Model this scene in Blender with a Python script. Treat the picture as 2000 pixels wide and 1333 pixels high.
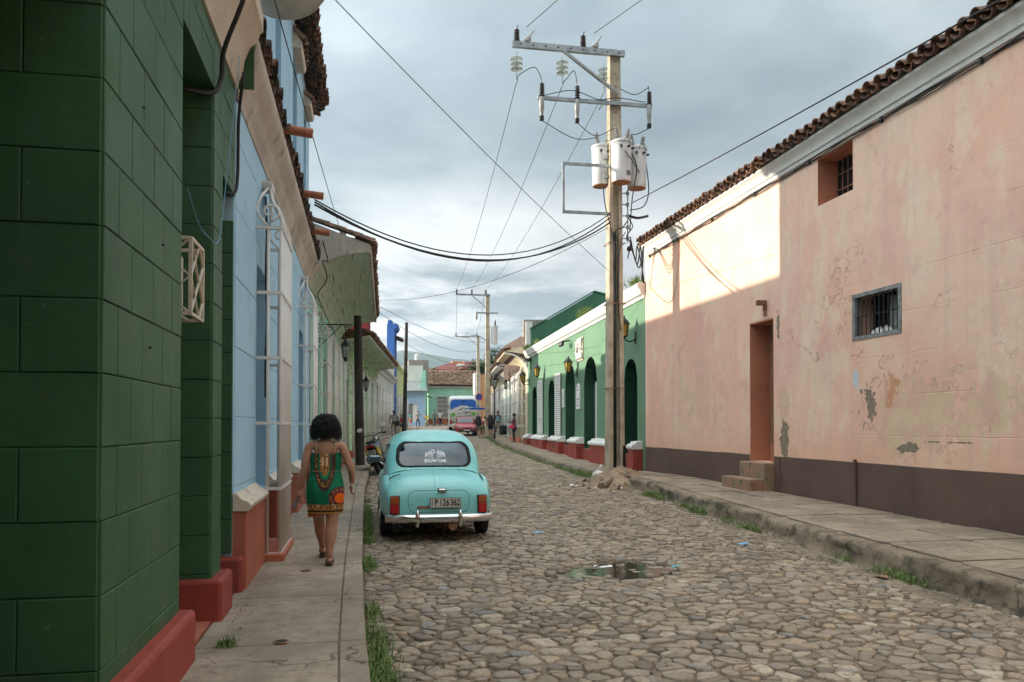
import bpy, bmesh, math, random
from mathutils import Vector, Matrix
from mathutils.bvhtree import BVHTree
R = math.radians
random.seed(11)
scene = bpy.context.scene
COL = scene.collection
for o in list(bpy.data.objects):
    bpy.data.objects.remove(o)

# ------------------------------------------------------------------ camera
cam_d = bpy.data.cameras.new('camera')
cam_d.sensor_width = 36.0
cam_d.lens = 28.0
cam_d.shift_y = 0.0688
cam_d.clip_start = 0.05
cam_d.clip_end = 9000
cam = bpy.data.objects.new('camera', cam_d)
COL.objects.link(cam)
cam.location = (0, 0, 1.68)
cam.rotation_euler = (R(91.0), 0, R(-10.63))
scene.camera = cam

# ------------------------------------------------------------------ sky and sun
SUN_AZ, SUN_EL = 68.0, 11.6           # degrees left of the street axis, above the horizon
sun_vec = Vector((-math.sin(R(SUN_AZ)) * math.cos(R(SUN_EL)), math.cos(R(SUN_AZ)) * math.cos(R(SUN_EL)), math.sin(R(SUN_EL))))
world = bpy.data.worlds.new('World')
scene.world = world
world.use_nodes = True
wn, wl = world.node_tree.nodes, world.node_tree.links
wn.clear()
def wnode(t, **k):
    n = wn.new(t)
    for a, b in k.items():
        setattr(n, a, b)
    return n
w_out = wnode('ShaderNodeOutputWorld')
w_bg = wnode('ShaderNodeBackground')
w_sky = wnode('ShaderNodeTexSky', sky_type='NISHITA')
w_sky.sun_disc = False
w_sky.sun_elevation = R(SUN_EL)
w_sky.sun_rotation = R(-SUN_AZ)
w_sky.dust_density = 2.0
w_sky.ozone_density = 1.5
w_co = wnode('ShaderNodeTexCoord')
w_sep = wnode('ShaderNodeSeparateXYZ')
wl.new(w_co.outputs['Generated'], w_sep.inputs[0])
def wmath(op, a, b=None, clamp=False):
    n = wnode('ShaderNodeMath', operation=op)
    n.use_clamp = clamp
    for i, v in enumerate((a, b)):
        if v is None:
            continue
        if isinstance(v, (int, float)):
            n.inputs[i].default_value = v
        else:
            wl.new(v, n.inputs[i])
    return n.outputs[0]
zz = wmath('ADD', wmath('MAXIMUM', w_sep.outputs[2], 0.0), 0.16)
w_cmb = wnode('ShaderNodeCombineXYZ')
wl.new(wmath('DIVIDE', w_sep.outputs[0], zz), w_cmb.inputs[0])
wl.new(wmath('DIVIDE', w_sep.outputs[1], zz), w_cmb.inputs[1])
def wnoise(scale, detail, rough, off, sx=1.0, sy=1.0):
    mp = wnode('ShaderNodeMapping')
    mp.inputs['Location'].default_value = off
    mp.inputs['Scale'].default_value = (sx, sy, 1)
    mp.inputs['Rotation'].default_value = (0, 0, R(8))
    wl.new(w_cmb.outputs[0], mp.inputs[0])
    n = wnode('ShaderNodeTexNoise')
    n.inputs['Scale'].default_value = scale
    n.inputs['Detail'].default_value = detail
    n.inputs['Roughness'].default_value = rough
    n.inputs['Distortion'].default_value = 0.25
    wl.new(mp.outputs[0], n.inputs['Vector'])
    return n.outputs[0]
def wramp(fac, stops):
    n = wnode('ShaderNodeValToRGB')
    el = n.color_ramp.elements
    while len(el) < len(stops):
        el.new(0.5)
    for e, (p, c) in zip(el, stops):
        e.position = p
        e.color = (*c, 1) if len(c) == 3 else c
    wl.new(fac, n.inputs[0])
    return n.outputs[0]
def wmix(fac, a, b, mode='MIX'):
    n = wnode('ShaderNodeMix', data_type='RGBA', blend_type=mode)
    for i, v in ((0, fac), (6, a), (7, b)):
        if isinstance(v, (int, float)):
            n.inputs[i].default_value = v
        elif isinstance(v, tuple):
            n.inputs[i].default_value = (*v, 1)
        else:
            wl.new(v, n.inputs[i])
    return n.outputs[2]
big = wnoise(0.50, 4, 0.50, (3.4, 0.6, 0), 1.0, 1.0)
fine = wnoise(1.5, 7, 0.58, (8.0, 2.0, 0), 1.0, 1.0)
cov = wmath('ADD', wmath('MULTIPLY', big, 0.72), wmath('MULTIPLY', fine, 0.28))
cloud = wramp(cov, [(0.40, (0.24, 0.30, 0.335)), (0.475, (0.37, 0.435, 0.47)), (0.545, (0.62, 0.67, 0.69)), (0.62, (0.98, 0.98, 0.96))])
# puffier brighter cumulus low over the horizon
low = wramp(w_sep.outputs[2], [(0.0, (1, 1, 1)), (0.14, (1, 1, 1)), (0.30, (0, 0, 0))])
puff = wramp(wnoise(1.15, 9, 0.62, (1.3, 5.4, 0), 1.0, 1.0), [(0.43, (0, 0, 0)), (0.55, (1, 1, 1))])
cloud = wmix(wmath('MULTIPLY', low, wmath('MULTIPLY', puff, 0.9)), cloud, (1.5, 1.48, 1.42))
# clouds brighten evenly towards the sun
w_dot = wnode('ShaderNodeVectorMath', operation='DOT_PRODUCT')
wl.new(w_co.outputs['Generated'], w_dot.inputs[0])
w_dot.inputs[1].default_value = sun_vec
glow = wmath('POWER', wmath('MAXIMUM', wmath('ADD', wmath('MULTIPLY', w_dot.outputs['Value'], 0.5), 0.5), 0.0), 4.0)
up_z = wmath('MAXIMUM', w_sep.outputs[2], 0.0)
rise = wmath('ADD', wmath('MULTIPLY', wmath('MULTIPLY', up_z, up_z), 2.1), 0.190)   # an overcast sky is brightest overhead
gain = wmath('ADD', wmath('MULTIPLY', glow, 1.25), rise)
cloud = wmix(1.0, cloud, gain, 'MULTIPLY')
clear = wmix(1.0, w_sky.outputs[0], (0.10, 0.10, 0.10), 'MULTIPLY')
sky_col = wmix(wramp(cov, [(0.30, (0.78, 0.78, 0.78)), (0.42, (0.93, 0.93, 0.93))]), clear, cloud)
wl.new(sky_col, w_bg.inputs[0])
w_bg.inputs[1].default_value = 1.0
wl.new(w_bg.outputs[0], w_out.inputs[0])

sun_d = bpy.data.lights.new('sun', 'SUN')
sun_d.energy = 5.0
sun_d.angle = R(0.6)
sun_d.color = (1.0, 0.90, 0.74)
sun = bpy.data.objects.new('sun', sun_d)
COL.objects.link(sun)
sun.location = (-60, 40, 40)
sun.rotation_euler = (-sun_vec).to_track_quat('-Z', 'Y').to_euler()

scene.view_settings.view_transform = 'Standard'
scene.view_settings.look = 'None'
scene.view_settings.gamma = 1.0
scene.view_settings.exposure = 1.05
scene.render.engine = 'CYCLES'
scene.cycles.use_denoising = True
scene.cycles.max_bounces = 6
scene.cycles.diffuse_bounces = 3
scene.cycles.glossy_bounces = 2
scene.cycles.transmission_bounces = 2
scene.cycles.use_adaptive_sampling = True
scene.cycles.adaptive_threshold = 0.03
scene.cycles.caustics_reflective = False

# ------------------------------------------------------------------ the lie of the street
def g(Y):
    return 0.01 * max(0.0, Y - 5) + 0.012 * max(0.0, Y - 30)
class Line:
    def __init__(s, x, y, deg):
        s.x, s.y, s.deg, s.a = x, y, deg, R(deg)
    def pt(s, lx, ly):
        return s.x + lx * math.cos(s.a) + ly * math.sin(s.a), s.y - lx * math.sin(s.a) + ly * math.cos(s.a)
L1 = Line(-1.15, 0, 0)
L2 = Line(-1.15, 18, 1.5)
L3 = Line(*L2.pt(0, 12), 5.85)
R1 = Line(8.0, 0, 0)
R2 = Line(8.0, 21.8, 2.6)
R3 = Line(*R2.pt(0, 21.4), 5.85)
def interp(tab, Y):
    for (a, b), (c, d) in zip(tab, tab[1:]):
        if Y <= c:
            return b + (d - b) * (Y - a) / (c - a)
    return tab[-1][1]
def kerb_l(Y):
    return interp([(-5, .16), (3, .10), (6, .02), (9, 0.0), (18, .04), (30, .36), (48, 2.2), (80, 5.5), (120, 9.6)], Y)
def kerb_r(Y):
    return interp([(-5, 5.35), (5, 5.55), (9, 5.72), (13, 6.0), (17, 6.35), (21.8, 6.5), (43, 7.5), (56, 8.85), (80, 11.3), (120, 15)], Y)

# ------------------------------------------------------------------ mesh helpers
class MB:
    def __init__(s):
        s.v, s.f = [], []
    def add(s, vs, fs):
        n = len(s.v)
        s.v += [tuple(p) for p in vs]
        s.f += [tuple(i + n for i in f) for f in fs]
        return s
    def box(s, x0, y0, z0, x1, y1, z1):
        x0, x1 = min(x0, x1), max(x0, x1); y0, y1 = min(y0, y1), max(y0, y1); z0, z1 = min(z0, z1), max(z0, z1)
        return s.add([(x0, y0, z0), (x1, y0, z0), (x1, y1, z0), (x0, y1, z0), (x0, y0, z1), (x1, y0, z1), (x1, y1, z1), (x0, y1, z1)],
                     [(0, 3, 2, 1), (4, 5, 6, 7), (0, 1, 5, 4), (1, 2, 6, 5), (2, 3, 7, 6), (3, 0, 4, 7)])
    def prism(s, poly, a, b, axis='y'):
        """extrude a 2-D polygon: axis y -> poly is (x, z); axis x -> (y, z); axis z -> (x, y)"""
        mk = {'y': lambda p, t: (p[0], t, p[1]), 'x': lambda p, t: (t, p[0], p[1]), 'z': lambda p, t: (p[0], p[1], t)}[axis]
        n = len(poly)
        vs = [mk(p, a) for p in poly] + [mk(p, b) for p in poly]
        fs = [tuple(range(n)), tuple(range(2 * n - 1, n - 1, -1))]
        fs += [(i, i + n, (i + 1) % n + n, (i + 1) % n) for i in range(n)]
        return s.add(vs, fs)
    def tube(s, pts, r, n=8, caps=True):
        pts = [Vector(p) for p in pts]
        rs = r if isinstance(r, (list, tuple)) else [r] * len(pts)
        vs, up = [], None
        for i, p in enumerate(pts):
            t = (pts[min(i + 1, len(pts) - 1)] - pts[max(i - 1, 0)])
            t = t.normalized() if t.length > 1e-9 else Vector((0, 0, 1))
            if up is None:
                up = Vector((0, 0, 1)) if abs(t.z) < .9 else Vector((1, 0, 0))
            a = t.cross(up)
            if a.length < 1e-6:
                up = Vector((0, 1, 0)); a = t.cross(up)
            a.normalize(); b = t.cross(a).normalized()
            up = -b if b.dot(up) < 0 else b
            a = t.cross(up).normalized(); b = a.cross(t)
            for k in range(n):
                th = 2 * math.pi * k / n
                vs.append(p + (a * math.cos(th) + b * math.sin(th)) * rs[i])
        fs = []
        for i in range(len(pts) - 1):
            for k in range(n):
                fs.append((i * n + k, i * n + (k + 1) % n, (i + 1) * n + (k + 1) % n, (i + 1) * n + k))
        if caps:
            fs.append(tuple(range(n - 1, -1, -1)))
            fs.append(tuple(range((len(pts) - 1) * n, len(pts) * n)))
        return s.add(vs, fs)
    def bar(s, p, q, w, h=None):
        """square bar between two points"""
        p, q = Vector(p), Vector(q)
        h = h or w
        t = (q - p).normalized()
        up = Vector((0, 0, 1)) if abs(t.z) < .95 else Vector((0, 1, 0))
        a = t.cross(up).normalized() * w / 2
        b = t.cross(a).normalized() * h / 2
        vs = [p - a - b, p + a - b, p + a + b, p - a + b, q - a - b, q + a - b, q + a + b, q - a + b]
        return s.add(vs, [(0, 3, 2, 1), (4, 5, 6, 7), (0, 1, 5, 4), (1, 2, 6, 5), (2, 3, 7, 6), (3, 0, 4, 7)])
    def lathe(s, prof, n=16, c=(0, 0, 0), axis='z'):
        vs = []
        for r, h in prof:
            for k in range(n):
                th = 2 * math.pi * k / n
                a, b = r * math.cos(th), r * math.sin(th)
                p = {'z': (a, b, h), 'y': (a, h, b), 'x': (h, a, b)}[axis]
                vs.append((p[0] + c[0], p[1] + c[1], p[2] + c[2]))
        fs = []
        for i in range(len(prof) - 1):
            for k in range(n):
                fs.append((i * n + k, i * n + (k + 1) % n, (i + 1) * n + (k + 1) % n, (i + 1) * n + k))
        fs.append(tuple(range(n)))
        fs.append(tuple(range((len(prof) - 1) * n, len(prof) * n)))
        return s.add(vs, fs)
    def grid(s, rows, close_u=False):
        m = len(rows[0]); vs = [p for r in rows for p in r]; fs = []
        for i in range(len(rows) - 1):
            for k in range(m if close_u else m - 1):
                fs.append((i * m + k, i * m + (k + 1) % m, (i + 1) * m + (k + 1) % m, (i + 1) * m + k))
        return s.add(vs, fs)
    def xf(s, M):
        s.v = [tuple(M @ Vector(p)) for p in s.v]
        return s
    def mesh(s, name, mat=None, smooth=False, normals=True):
        me = bpy.data.meshes.new(name)
        me.from_pydata(s.v, [], s.f)
        if normals:
            bm = bmesh.new(); bm.from_mesh(me)
            bmesh.ops.recalc_face_normals(bm, faces=bm.faces)
            bm.to_mesh(me); bm.free()
        if mat is not None:
            me.materials.append(MATS[mat] if isinstance(mat, str) else mat)
        if smooth is True:
            for p in me.polygons:
                p.use_smooth = True
        elif smooth:
            me.polygons.foreach_set('use_smooth', [True] * len(me.polygons))
            try:
                me.set_sharp_from_angle(angle=R(smooth))
            except Exception:
                pass
        me.update()
        return me
    def build(s, name, mat, parent=None, smooth=False, normals=True, bevel=0):
        o = bpy.data.objects.new(name, s.mesh(name, mat, smooth, normals))
        COL.objects.link(o)
        if parent is not None:
            o.parent = parent
        if bevel:
            m = o.modifiers.new('bevel', 'BEVEL'); m.width = bevel; m.segments = 2; m.limit_method = 'ANGLE'; m.angle_limit = R(40)
        return o
def share(name, me, parent=None, loc=(0, 0, 0), rot=(0, 0, 0), sc=(1, 1, 1)):
    o = bpy.data.objects.new(name, me)
    COL.objects.link(o)
    o.location, o.rotation_euler, o.scale = loc, rot, sc
    if parent is not None:
        o.parent = parent
    return o
def tag(o, label=None, cat=None, group=None, kind=None):
    for k, v in (('label', label), ('category', cat), ('group', group), ('kind', kind)):
        if v:
            o[k] = v
    return o
def thing(name, label, cat, loc=(0, 0, 0), rz=0.0, group=None):
    o = bpy.data.objects.new(name, None)
    o.empty_display_size = .2
    COL.objects.link(o)
    o.location = loc
    o.rotation_euler = (0, 0, rz)
    return tag(o, label, cat, group)
def on_line(line, name, label, cat, lx=0.0, ly=0.0, z=0.0, group=None):
    x, y = line.pt(lx, ly)
    return thing(name, label, cat, (x, y, z), -line.a, group)
HAZE = 0.00022
BENCH = bpy.data.scenes.new('bench')                  # small scratch scene: modifiers and type are evaluated there, then it is removed
def evaluated_mesh(o):
    BENCH.collection.objects.link(o)
    vl = BENCH.view_layers[0]
    vl.update()
    me = bpy.data.meshes.new_from_object(o.evaluated_get(vl.depsgraph))
    BENCH.collection.objects.unlink(o)
    return me
def text_mesh(txt, size, depth=.004, font_scale=(1, 1), align='CENTER', shear=0.0, bold=0.0):
    cu = bpy.data.curves.new('lettering', 'FONT')
    cu.body = txt; cu.size = size; cu.extrude = depth; cu.align_x = align; cu.align_y = 'CENTER'; cu.shear = shear
    cu.offset = bold; cu.resolution_u = 3
    o = bpy.data.objects.new('lettering_source', cu)
    me = evaluated_mesh(o)
    bpy.data.objects.remove(o); bpy.data.curves.remove(cu)
    me.transform(Matrix.Diagonal((font_scale[0], font_scale[1], 1, 1)))
    return me

# ------------------------------------------------------------------ materials
MATS = {}
def lerp(a, b, t):
    return a + (b - a) * t
class NT:
    """small wrapper for a material's node tree"""
    def __init__(s, name):
        s.m = bpy.data.materials.new(name); s.m.use_nodes = True
        s.t = s.m.node_tree; s.b = s.t.nodes['Principled BSDF']
        s.geo = s.t.nodes.new('ShaderNodeNewGeometry')
        s.pos = s.geo.outputs['Position']
        MATS[name] = s.m
        NT.last = s
    def n(s, t, **k):
        x = s.t.nodes.new(t)
        for a, b in k.items():
            setattr(x, a, b)
        return x
    def put(s, sock, v):
        if isinstance(v, (int, float)):
            sock.default_value = v
        elif isinstance(v, (tuple, list)):
            sock.default_value = (*v, 1) if len(v) == 3 and sock.type == 'RGBA' else v
        else:
            s.t.links.new(v, sock)
    def math(s, op, a, b=0.0, c=0.0, clamp=False):
        x = s.n('ShaderNodeMath', operation=op); x.use_clamp = clamp
        s.put(x.inputs[0], a); s.put(x.inputs[1], b); s.put(x.inputs[2], c)
        return x.outputs[0]
    def mix(s, f, a, b, mode='MIX'):
        x = s.n('ShaderNodeMix', data_type='RGBA', blend_type=mode)
        s.put(x.inputs[0], f); s.put(x.inputs[6], a); s.put(x.inputs[7], b)
        return x.outputs[2]
    def vec(s, v, sc=(1, 1, 1), loc=(0, 0, 0)):
        x = s.n('ShaderNodeMapping')
        x.inputs['Scale'].default_value = sc; x.inputs['Location'].default_value = loc
        s.put(x.inputs[0], v)
        return x.outputs[0]
    def noise(s, scale, detail=5, rough=.55, v=None, dist=0.0):
        x = s.n('ShaderNodeTexNoise')
        x.inputs['Scale'].default_value = scale; x.inputs['Detail'].default_value = min(detail, 5)
        x.inputs['Roughness'].default_value = rough; x.inputs['Distortion'].default_value = dist
        s.put(x.inputs['Vector'], s.pos if v is None else v)
        return x.outputs[0]
    def voro(s, scale, v=None, feature='F1', out='Distance'):
        x = s.n('ShaderNodeTexVoronoi', feature=feature)
        x.inputs['Scale'].default_value = scale
        s.put(x.inputs['Vector'], s.pos if v is None else v)
        return x.outputs[out]
    def ramp(s, f, a, b, lo=0.0, hi=1.0):
        x = s.n('ShaderNodeMapRange'); x.interpolation_type = 'SMOOTHSTEP'
        s.put(x.inputs[0], f)
        x.inputs[1].default_value = a; x.inputs[2].default_value = b; x.inputs[3].default_value = lo; x.inputs[4].default_value = hi
        return x.outputs[0]
    def bump(s, h, strength=.4, dist=.01, prev=None):
        x = s.n('ShaderNodeBump')
        x.inputs['Strength'].default_value = strength; x.inputs['Distance'].default_value = dist
        s.put(x.inputs['Height'], h)
        if prev is not None:
            s.t.links.new(prev, x.inputs['Normal'])
        s.t.links.new(x.outputs[0], s.b.inputs['Normal'])
        return x.outputs[0]
    def set(s, col=None, rough=None, metal=None, spec=None):
        for k, v in (('Base Color', col), ('Roughness', rough), ('Metallic', metal), ('Specular IOR Level', spec)):
            if v is not None:
                s.put(s.b.inputs[k], v)
        return s.m
def shade(c, k):
    return tuple(min(1, x * k) for x in c)
def plaster(name, col, col2=None, sc=.9, dirt=(.20, .17, .13), dirt_amt=.35, bump=.35, rough=.85, streak=.25, fine=14):
    """painted render: cloudy tone, rain streaks, grime and trowel relief"""
    t = NT(name)
    col2 = col2 or shade(col, .82)
    c = t.mix(t.ramp(t.noise(sc, 6, .6), .35, .68), col, col2)
    c = t.mix(t.math('MULTIPLY', t.ramp(t.noise(fine, 4, .6), .45, .75), .16), c, shade(col, 1.14))
    st = t.noise(3.2, 4, .6, t.vec(t.pos, (1.6, 1.6, .16)))
    c = t.mix(t.math('MULTIPLY', t.ramp(st, .52, .74), streak), c, shade(col2, .72))
    gr = t.noise(2.3, 9, .68, t.vec(t.pos, (1, 1, .8), (5, 3, 9)))
    c = t.mix(t.math('MULTIPLY', t.ramp(gr, .56, .72), dirt_amt), c, dirt)
    b = t.bump(t.noise(3.0, 6, .6), bump * .5, .02)
    t.bump(t.noise(38, 4, .6), bump, .004, b)
    t.set(c, t.ramp(gr, .3, .8, rough - .1, min(1, rough + .08)), spec=.25)
    return t
def simple(name, col, rough=.6, metal=0.0, var=.18, sc=8, bump=0.0, bsc=60, spec=.4, dirt=None, dirt_amt=.4):
    t = NT(name)
    c = t.mix(t.ramp(t.noise(sc, 5, .6), .3, .7), shade(col, 1 - var), shade(col, 1 + var * .5))
    if dirt:
        c = t.mix(t.math('MULTIPLY', t.ramp(t.noise(sc * .7, 8, .7, t.vec(t.pos, (1, 1, .4), (3, 1, 2))), .5, .68), dirt_amt), c, dirt)
    if bump:
        t.bump(t.noise(bsc, 4, .6), bump, .004)
    t.set(c, rough, metal, spec)
    return t
# ------------------------------------------------------------------ paints and surfaces
plaster('green_block_paint', (.050, .128, .058), (.036, .098, .043), dirt=(.10, .13, .085), dirt_amt=.32, bump=.45, rough=.62, streak=.18)
t = MATS_T = NT.last
fl_ = t.math('MULTIPLY', t.ramp(t.noise(21, 4, .7), .685, .71), .8)
old = t.b.inputs['Base Color'].links[0].from_socket
wash = t.mix(t.math('MULTIPLY', t.ramp(t.noise(1.3, 4, .6, t.vec(t.pos, (1, 1, .35), (4, 1, 6))), .46, .64), .45), old, (.085, .150, .090))
t.put(t.b.inputs['Base Color'], t.mix(fl_, wash, (.15, .19, .14)))
plaster('red_plinth_paint', (.33, .062, .045), (.25, .050, .038), dirt=(.10, .05, .04), dirt_amt=.45, rough=.6)
plaster('terracotta_plinth', (.44, .145, .085), (.36, .12, .075), dirt=(.16, .09, .06), dirt_amt=.35, rough=.7)
plaster('blue_paint', (.43, .66, .81), (.38, .60, .76), dirt=(.30, .33, .34), dirt_amt=.28, bump=.3)
plaster('deep_blue_paint', (.10, .23, .34), (.085, .20, .30), dirt=(.10, .14, .18), dirt_amt=.2, bump=.2, rough=.55)
plaster('cream_moulding', (.66, .58, .48), (.60, .50, .40), dirt=(.13, .10, .08), dirt_amt=.55, streak=.4, bump=.12)
plaster('stained_cornice', (.58, .52, .44), (.40, .34, .28), dirt=(.07, .06, .05), dirt_amt=.85, streak=.7)
plaster('mint_paint', (.36, .72, .58), (.33, .66, .53), dirt=(.28, .34, .28), dirt_amt=.25)
plaster('pale_green_paint', (.58, .74, .48), (.54, .68, .46), dirt=(.34, .36, .26), dirt_amt=.25)
t = plaster('eave_plank_green', (.52, .60, .48), (.44, .52, .41), dirt=(.20, .20, .15), dirt_amt=.5, streak=.5)
dash = t.math('MULTIPLY', t.ramp(t.noise(1.0, 3, .5, t.vec(t.pos, (24, .38, 24))), .60, .66), .8)
old = t.b.inputs['Base Color'].links[0].from_socket
t.put(t.b.inputs['Base Color'], t.mix(dash, old, (.06, .055, .045)))
plaster('white_paint', (.74, .73, .70), (.66, .65, .62), dirt=(.30, .27, .23), dirt_amt=.3, bump=.15)
plaster('grille_white', (.74, .70, .65), (.68, .63, .58), dirt=(.28, .20, .14), dirt_amt=.35, bump=.1, rough=.5)
plaster('right_green_paint', (.145, .258, .165), (.126, .230, .146), dirt=(.16, .30, .19), dirt_amt=.3, bump=.25, streak=.3)
plaster('dark_green_paint', (.016, .062, .034), (.013, .052, .029), dirt=(.03, .07, .04), dirt_amt=.2, bump=.15, rough=.55)
plaster('gable_green_paint', (.055, .150, .092), (.048, .132, .082), dirt=(.08, .12, .09), dirt_amt=.4, bump=.2)
plaster('brown_dado', (.138, .088, .070), (.112, .072, .060), dirt=(.20, .16, .14), dirt_amt=.22, rough=.7, streak=.35)
plaster('recess_salmon', (.50, .205, .125), (.42, .17, .10), dirt=(.22, .10, .06), dirt_amt=.4)
plaster('far_cream', (.74, .64, .46), (.66, .57, .42), dirt=(.34, .28, .20), dirt_amt=.35)
plaster('far_white', (.70, .69, .66), (.62, .61, .58), dirt=(.36, .34, .31), dirt_amt=.4)
plaster('far_blue', (.36, .52, .72), (.32, .48, .68), dirt=(.3, .35, .4), dirt_amt=.2)
plaster('royal_blue', (.07, .19, .55), (.06, .17, .50), dirt=(.1, .15, .3), dirt_amt=.2)
plaster('yellow_green', (.62, .66, .30), (.55, .60, .28), dirt=(.3, .3, .18), dirt_amt=.25)
plaster('oxblood', (.30, .045, .05), (.26, .04, .045), dirt=(.1, .05, .05), dirt_amt=.3)
plaster('house_pink', (.56, .24, .24), (.5, .22, .21), dirt=(.25, .14, .12), dirt_amt=.3)
plaster('house_orange', (.62, .34, .17), (.56, .30, .15), dirt=(.3, .18, .1), dirt_amt=.3)
plaster('grey_render', (.30, .28, .25), (.24, .22, .20), dirt=(.08, .07, .06), dirt_amt=.6)
plaster('ochre_render', (.56, .46, .20), (.50, .40, .17), dirt=(.25, .2, .1), dirt_amt=.3)
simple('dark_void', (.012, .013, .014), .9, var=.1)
simple('shutter_brown', (.30, .17, .10), .6, dirt=(.10, .06, .04))
simple('wood_pole', (.055, .046, .038), .9, var=.4, sc=14, bump=.8, bsc=30)
simple('iron_black', (.018, .018, .018), .45, .3)
simple('rubber', (.014, .014, .014), .75)
simple('cable_black', (.016, .016, .017), .6)
simple('galvanised', (.34, .36, .37), .45, .8, var=.25, sc=5)
simple('ceramic_dark', (.05, .035, .03), .25)
simple('ceramic_grey', (.36, .36, .35), .3)
simple('transformer_paint', (.72, .72, .71), .4, var=.08, sc=2, dirt=(.45, .36, .28), dirt_amt=.35)
simple('rust_base', (.36, .17, .08), .8, var=.4)
simple('rust_metal', (.24, .12, .07), .8, var=.4)
simple('concrete_pole', (.46, .39, .29), .9, var=.25, sc=3, bump=.4, bsc=50, dirt=(.22, .17, .12))
simple('amber_glass', (.50, .30, .06), .2, var=.2, sc=20)
simple('lantern_pane', (.30, .33, .32), .25, var=.2)
simple('pane_glass', (.05, .06, .065), .08, spec=.8)
simple('paper_white', (.76, .75, .72), .6, var=.06)
simple('pipe_clay', (.42, .15, .07), .75, var=.3)
simple('dish_white', (.62, .60, .56), .45, var=.1)
simple('ac_cream', (.60, .53, .43), .55, dirt=(.22, .14, .09), dirt_amt=.6)
simple('hair_black', (.010, .009, .009), .38, var=.5, sc=40)
t = simple('skin_tan', (.41, .215, .135), .5, var=.20, sc=7, bump=.25, bsc=120)
t.b.inputs['Subsurface Weight'].default_value = .08
simple('skin_dark', (.10, .050, .030), .5, var=.12)
simple('skin_light', (.46, .25, .17), .5, var=.12)
t = NT('blade')
r_ = t.geo.outputs['Random Per Island']
c = t.mix(r_, (.080, .150, .030), (.165, .245, .060)); c = t.mix(t.ramp(t.math('FRACT', t.math('MULTIPLY', r_, 9.1)), .90, .93), c, (.28, .24, .11))
t.set(c, .7)
simple('leaf_far', (.060, .105, .030), .8, var=.5, sc=2)
t = NT('hill_wood'); t.set(t.mix(t.ramp(t.noise(.012, 8, .6), .35, .65), (.045, .075, .035), (.10, .13, .06)), .95)
# clay tiles: each piece its own tone, lichen and soot
t = NT('clay_tile')
rnd = t.geo.outputs['Random Per Island']
oi = t.n('ShaderNodeObjectInfo').outputs['Random']
c = t.mix(t.math('FRACT', t.math('ADD', rnd, oi)), (.19, .10, .062), (.40, .21, .125))
c = t.mix(t.ramp(t.noise(9, 8, .7), .40, .62), c, (.052, .046, .040))
c = t.mix(t.math('MULTIPLY', t.ramp(t.noise(4, 6, .7), .60, .72), .7), c, (.42, .36, .28))
t.bump(t.noise(30, 5, .6), .6, .008); t.set(c, .92)
t = NT('clay_tile_far')
c = t.mix(t.geo.outputs['Random Per Island'], (.20, .115, .07), (.50, .34, .21))
c = t.mix(t.math('MULTIPLY', t.ramp(t.noise(1.6, 5, .7), .5, .62), .6), c, (.13, .10, .07)); t.set(c, .95)
t = NT('clay_tile_dark')
c = t.mix(t.math('FRACT', t.math('ADD', t.geo.outputs['Random Per Island'], t.n('ShaderNodeObjectInfo').outputs['Random'])), (.10, .062, .045), (.24, .135, .085))
c = t.mix(t.ramp(t.noise(7, 8, .7), .38, .60), c, (.030, .027, .024))
t.bump(t.noise(30, 5, .6), .6, .008); t.set(c, .92)

# road stones, bed, concrete
def stone_material(name):
    t = NT(name)
    r1 = t.math('FRACT', t.math('ADD', t.geo.outputs['Random Per Island'], t.math('MULTIPLY', t.n('ShaderNodeObjectInfo').outputs['Random'], 1.0)))
    r2 = t.math('FRACT', t.math('MULTIPLY', r1, 17.3))
    c = t.mix(r1, (.138, .109, .080), (.345, .278, .206))
    c = t.mix(t.math('MULTIPLY', t.ramp(r2, .80, .92), .65), c, (.36, .26, .16))
    c = t.mix(t.math('MULTIPLY', t.ramp(r2, .08, .0), .6), c, (.19, .19, .185))
    c = t.mix(t.math('MULTIPLY', t.ramp(t.math('FRACT', t.math('MULTIPLY', r1, 43.7)), .90, .97), .6), c, (.50, .42, .31))
    c = t.mix(t.math('MULTIPLY', t.ramp(t.noise(22, 6, .65), .44, .66), .65), c, (.125, .098, .072))
    c = t.mix(t.math('MULTIPLY', t.ramp(t.noise(1.1, 5, .6), .45, .70), .55), c, (.245, .192, .138))
    b = t.bump(t.noise(10, 5, .62), .9, .02)
    t.bump(t.noise(60, 4, .6), .7, .004, b)
    t.set(c, t.ramp(t.noise(2.0, 4), .35, .7, .55, .85), spec=.35)
stone_material('cobble')
t = NT('road_bed')
c = t.mix(t.ramp(t.noise(1.3, 8, .65), .35, .66), (.215, .162, .112), (.095, .071, .050))
c = t.mix(t.math('MULTIPLY', t.ramp(t.voro(60, feature='F1'), .25, .05), .6), c, (.34, .30, .25))
c = t.mix(t.math('MULTIPLY', t.ramp(t.noise(18, 7, .7), .5, .7), .6), c, (.085, .068, .055))
b = t.bump(t.noise(14, 6, .65), .6, .02)
t.bump(t.noise(90, 4, .6), .6, .004, b); t.set(c, .92, spec=.2)
t = NT('far_cobble_surface')
v = t.voro(4.2, t.vec(t.pos, (1, 1, 0)), 'DISTANCE_TO_EDGE')
vc = t.voro(4.2, t.vec(t.pos, (1, 1, 0)), 'F1', 'Color')
sp = t.n('ShaderNodeSeparateColor'); t.t.links.new(vc, sp.inputs[0])
c = t.mix(sp.outputs[0], (.17, .13, .095), (.30, .235, .17))
c = t.mix(t.ramp(v, .09, .03), c, (.10, .085, .068))
t.bump(t.ramp(v, 0, .16), .8, .03); t.set(c, .85)
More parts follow.
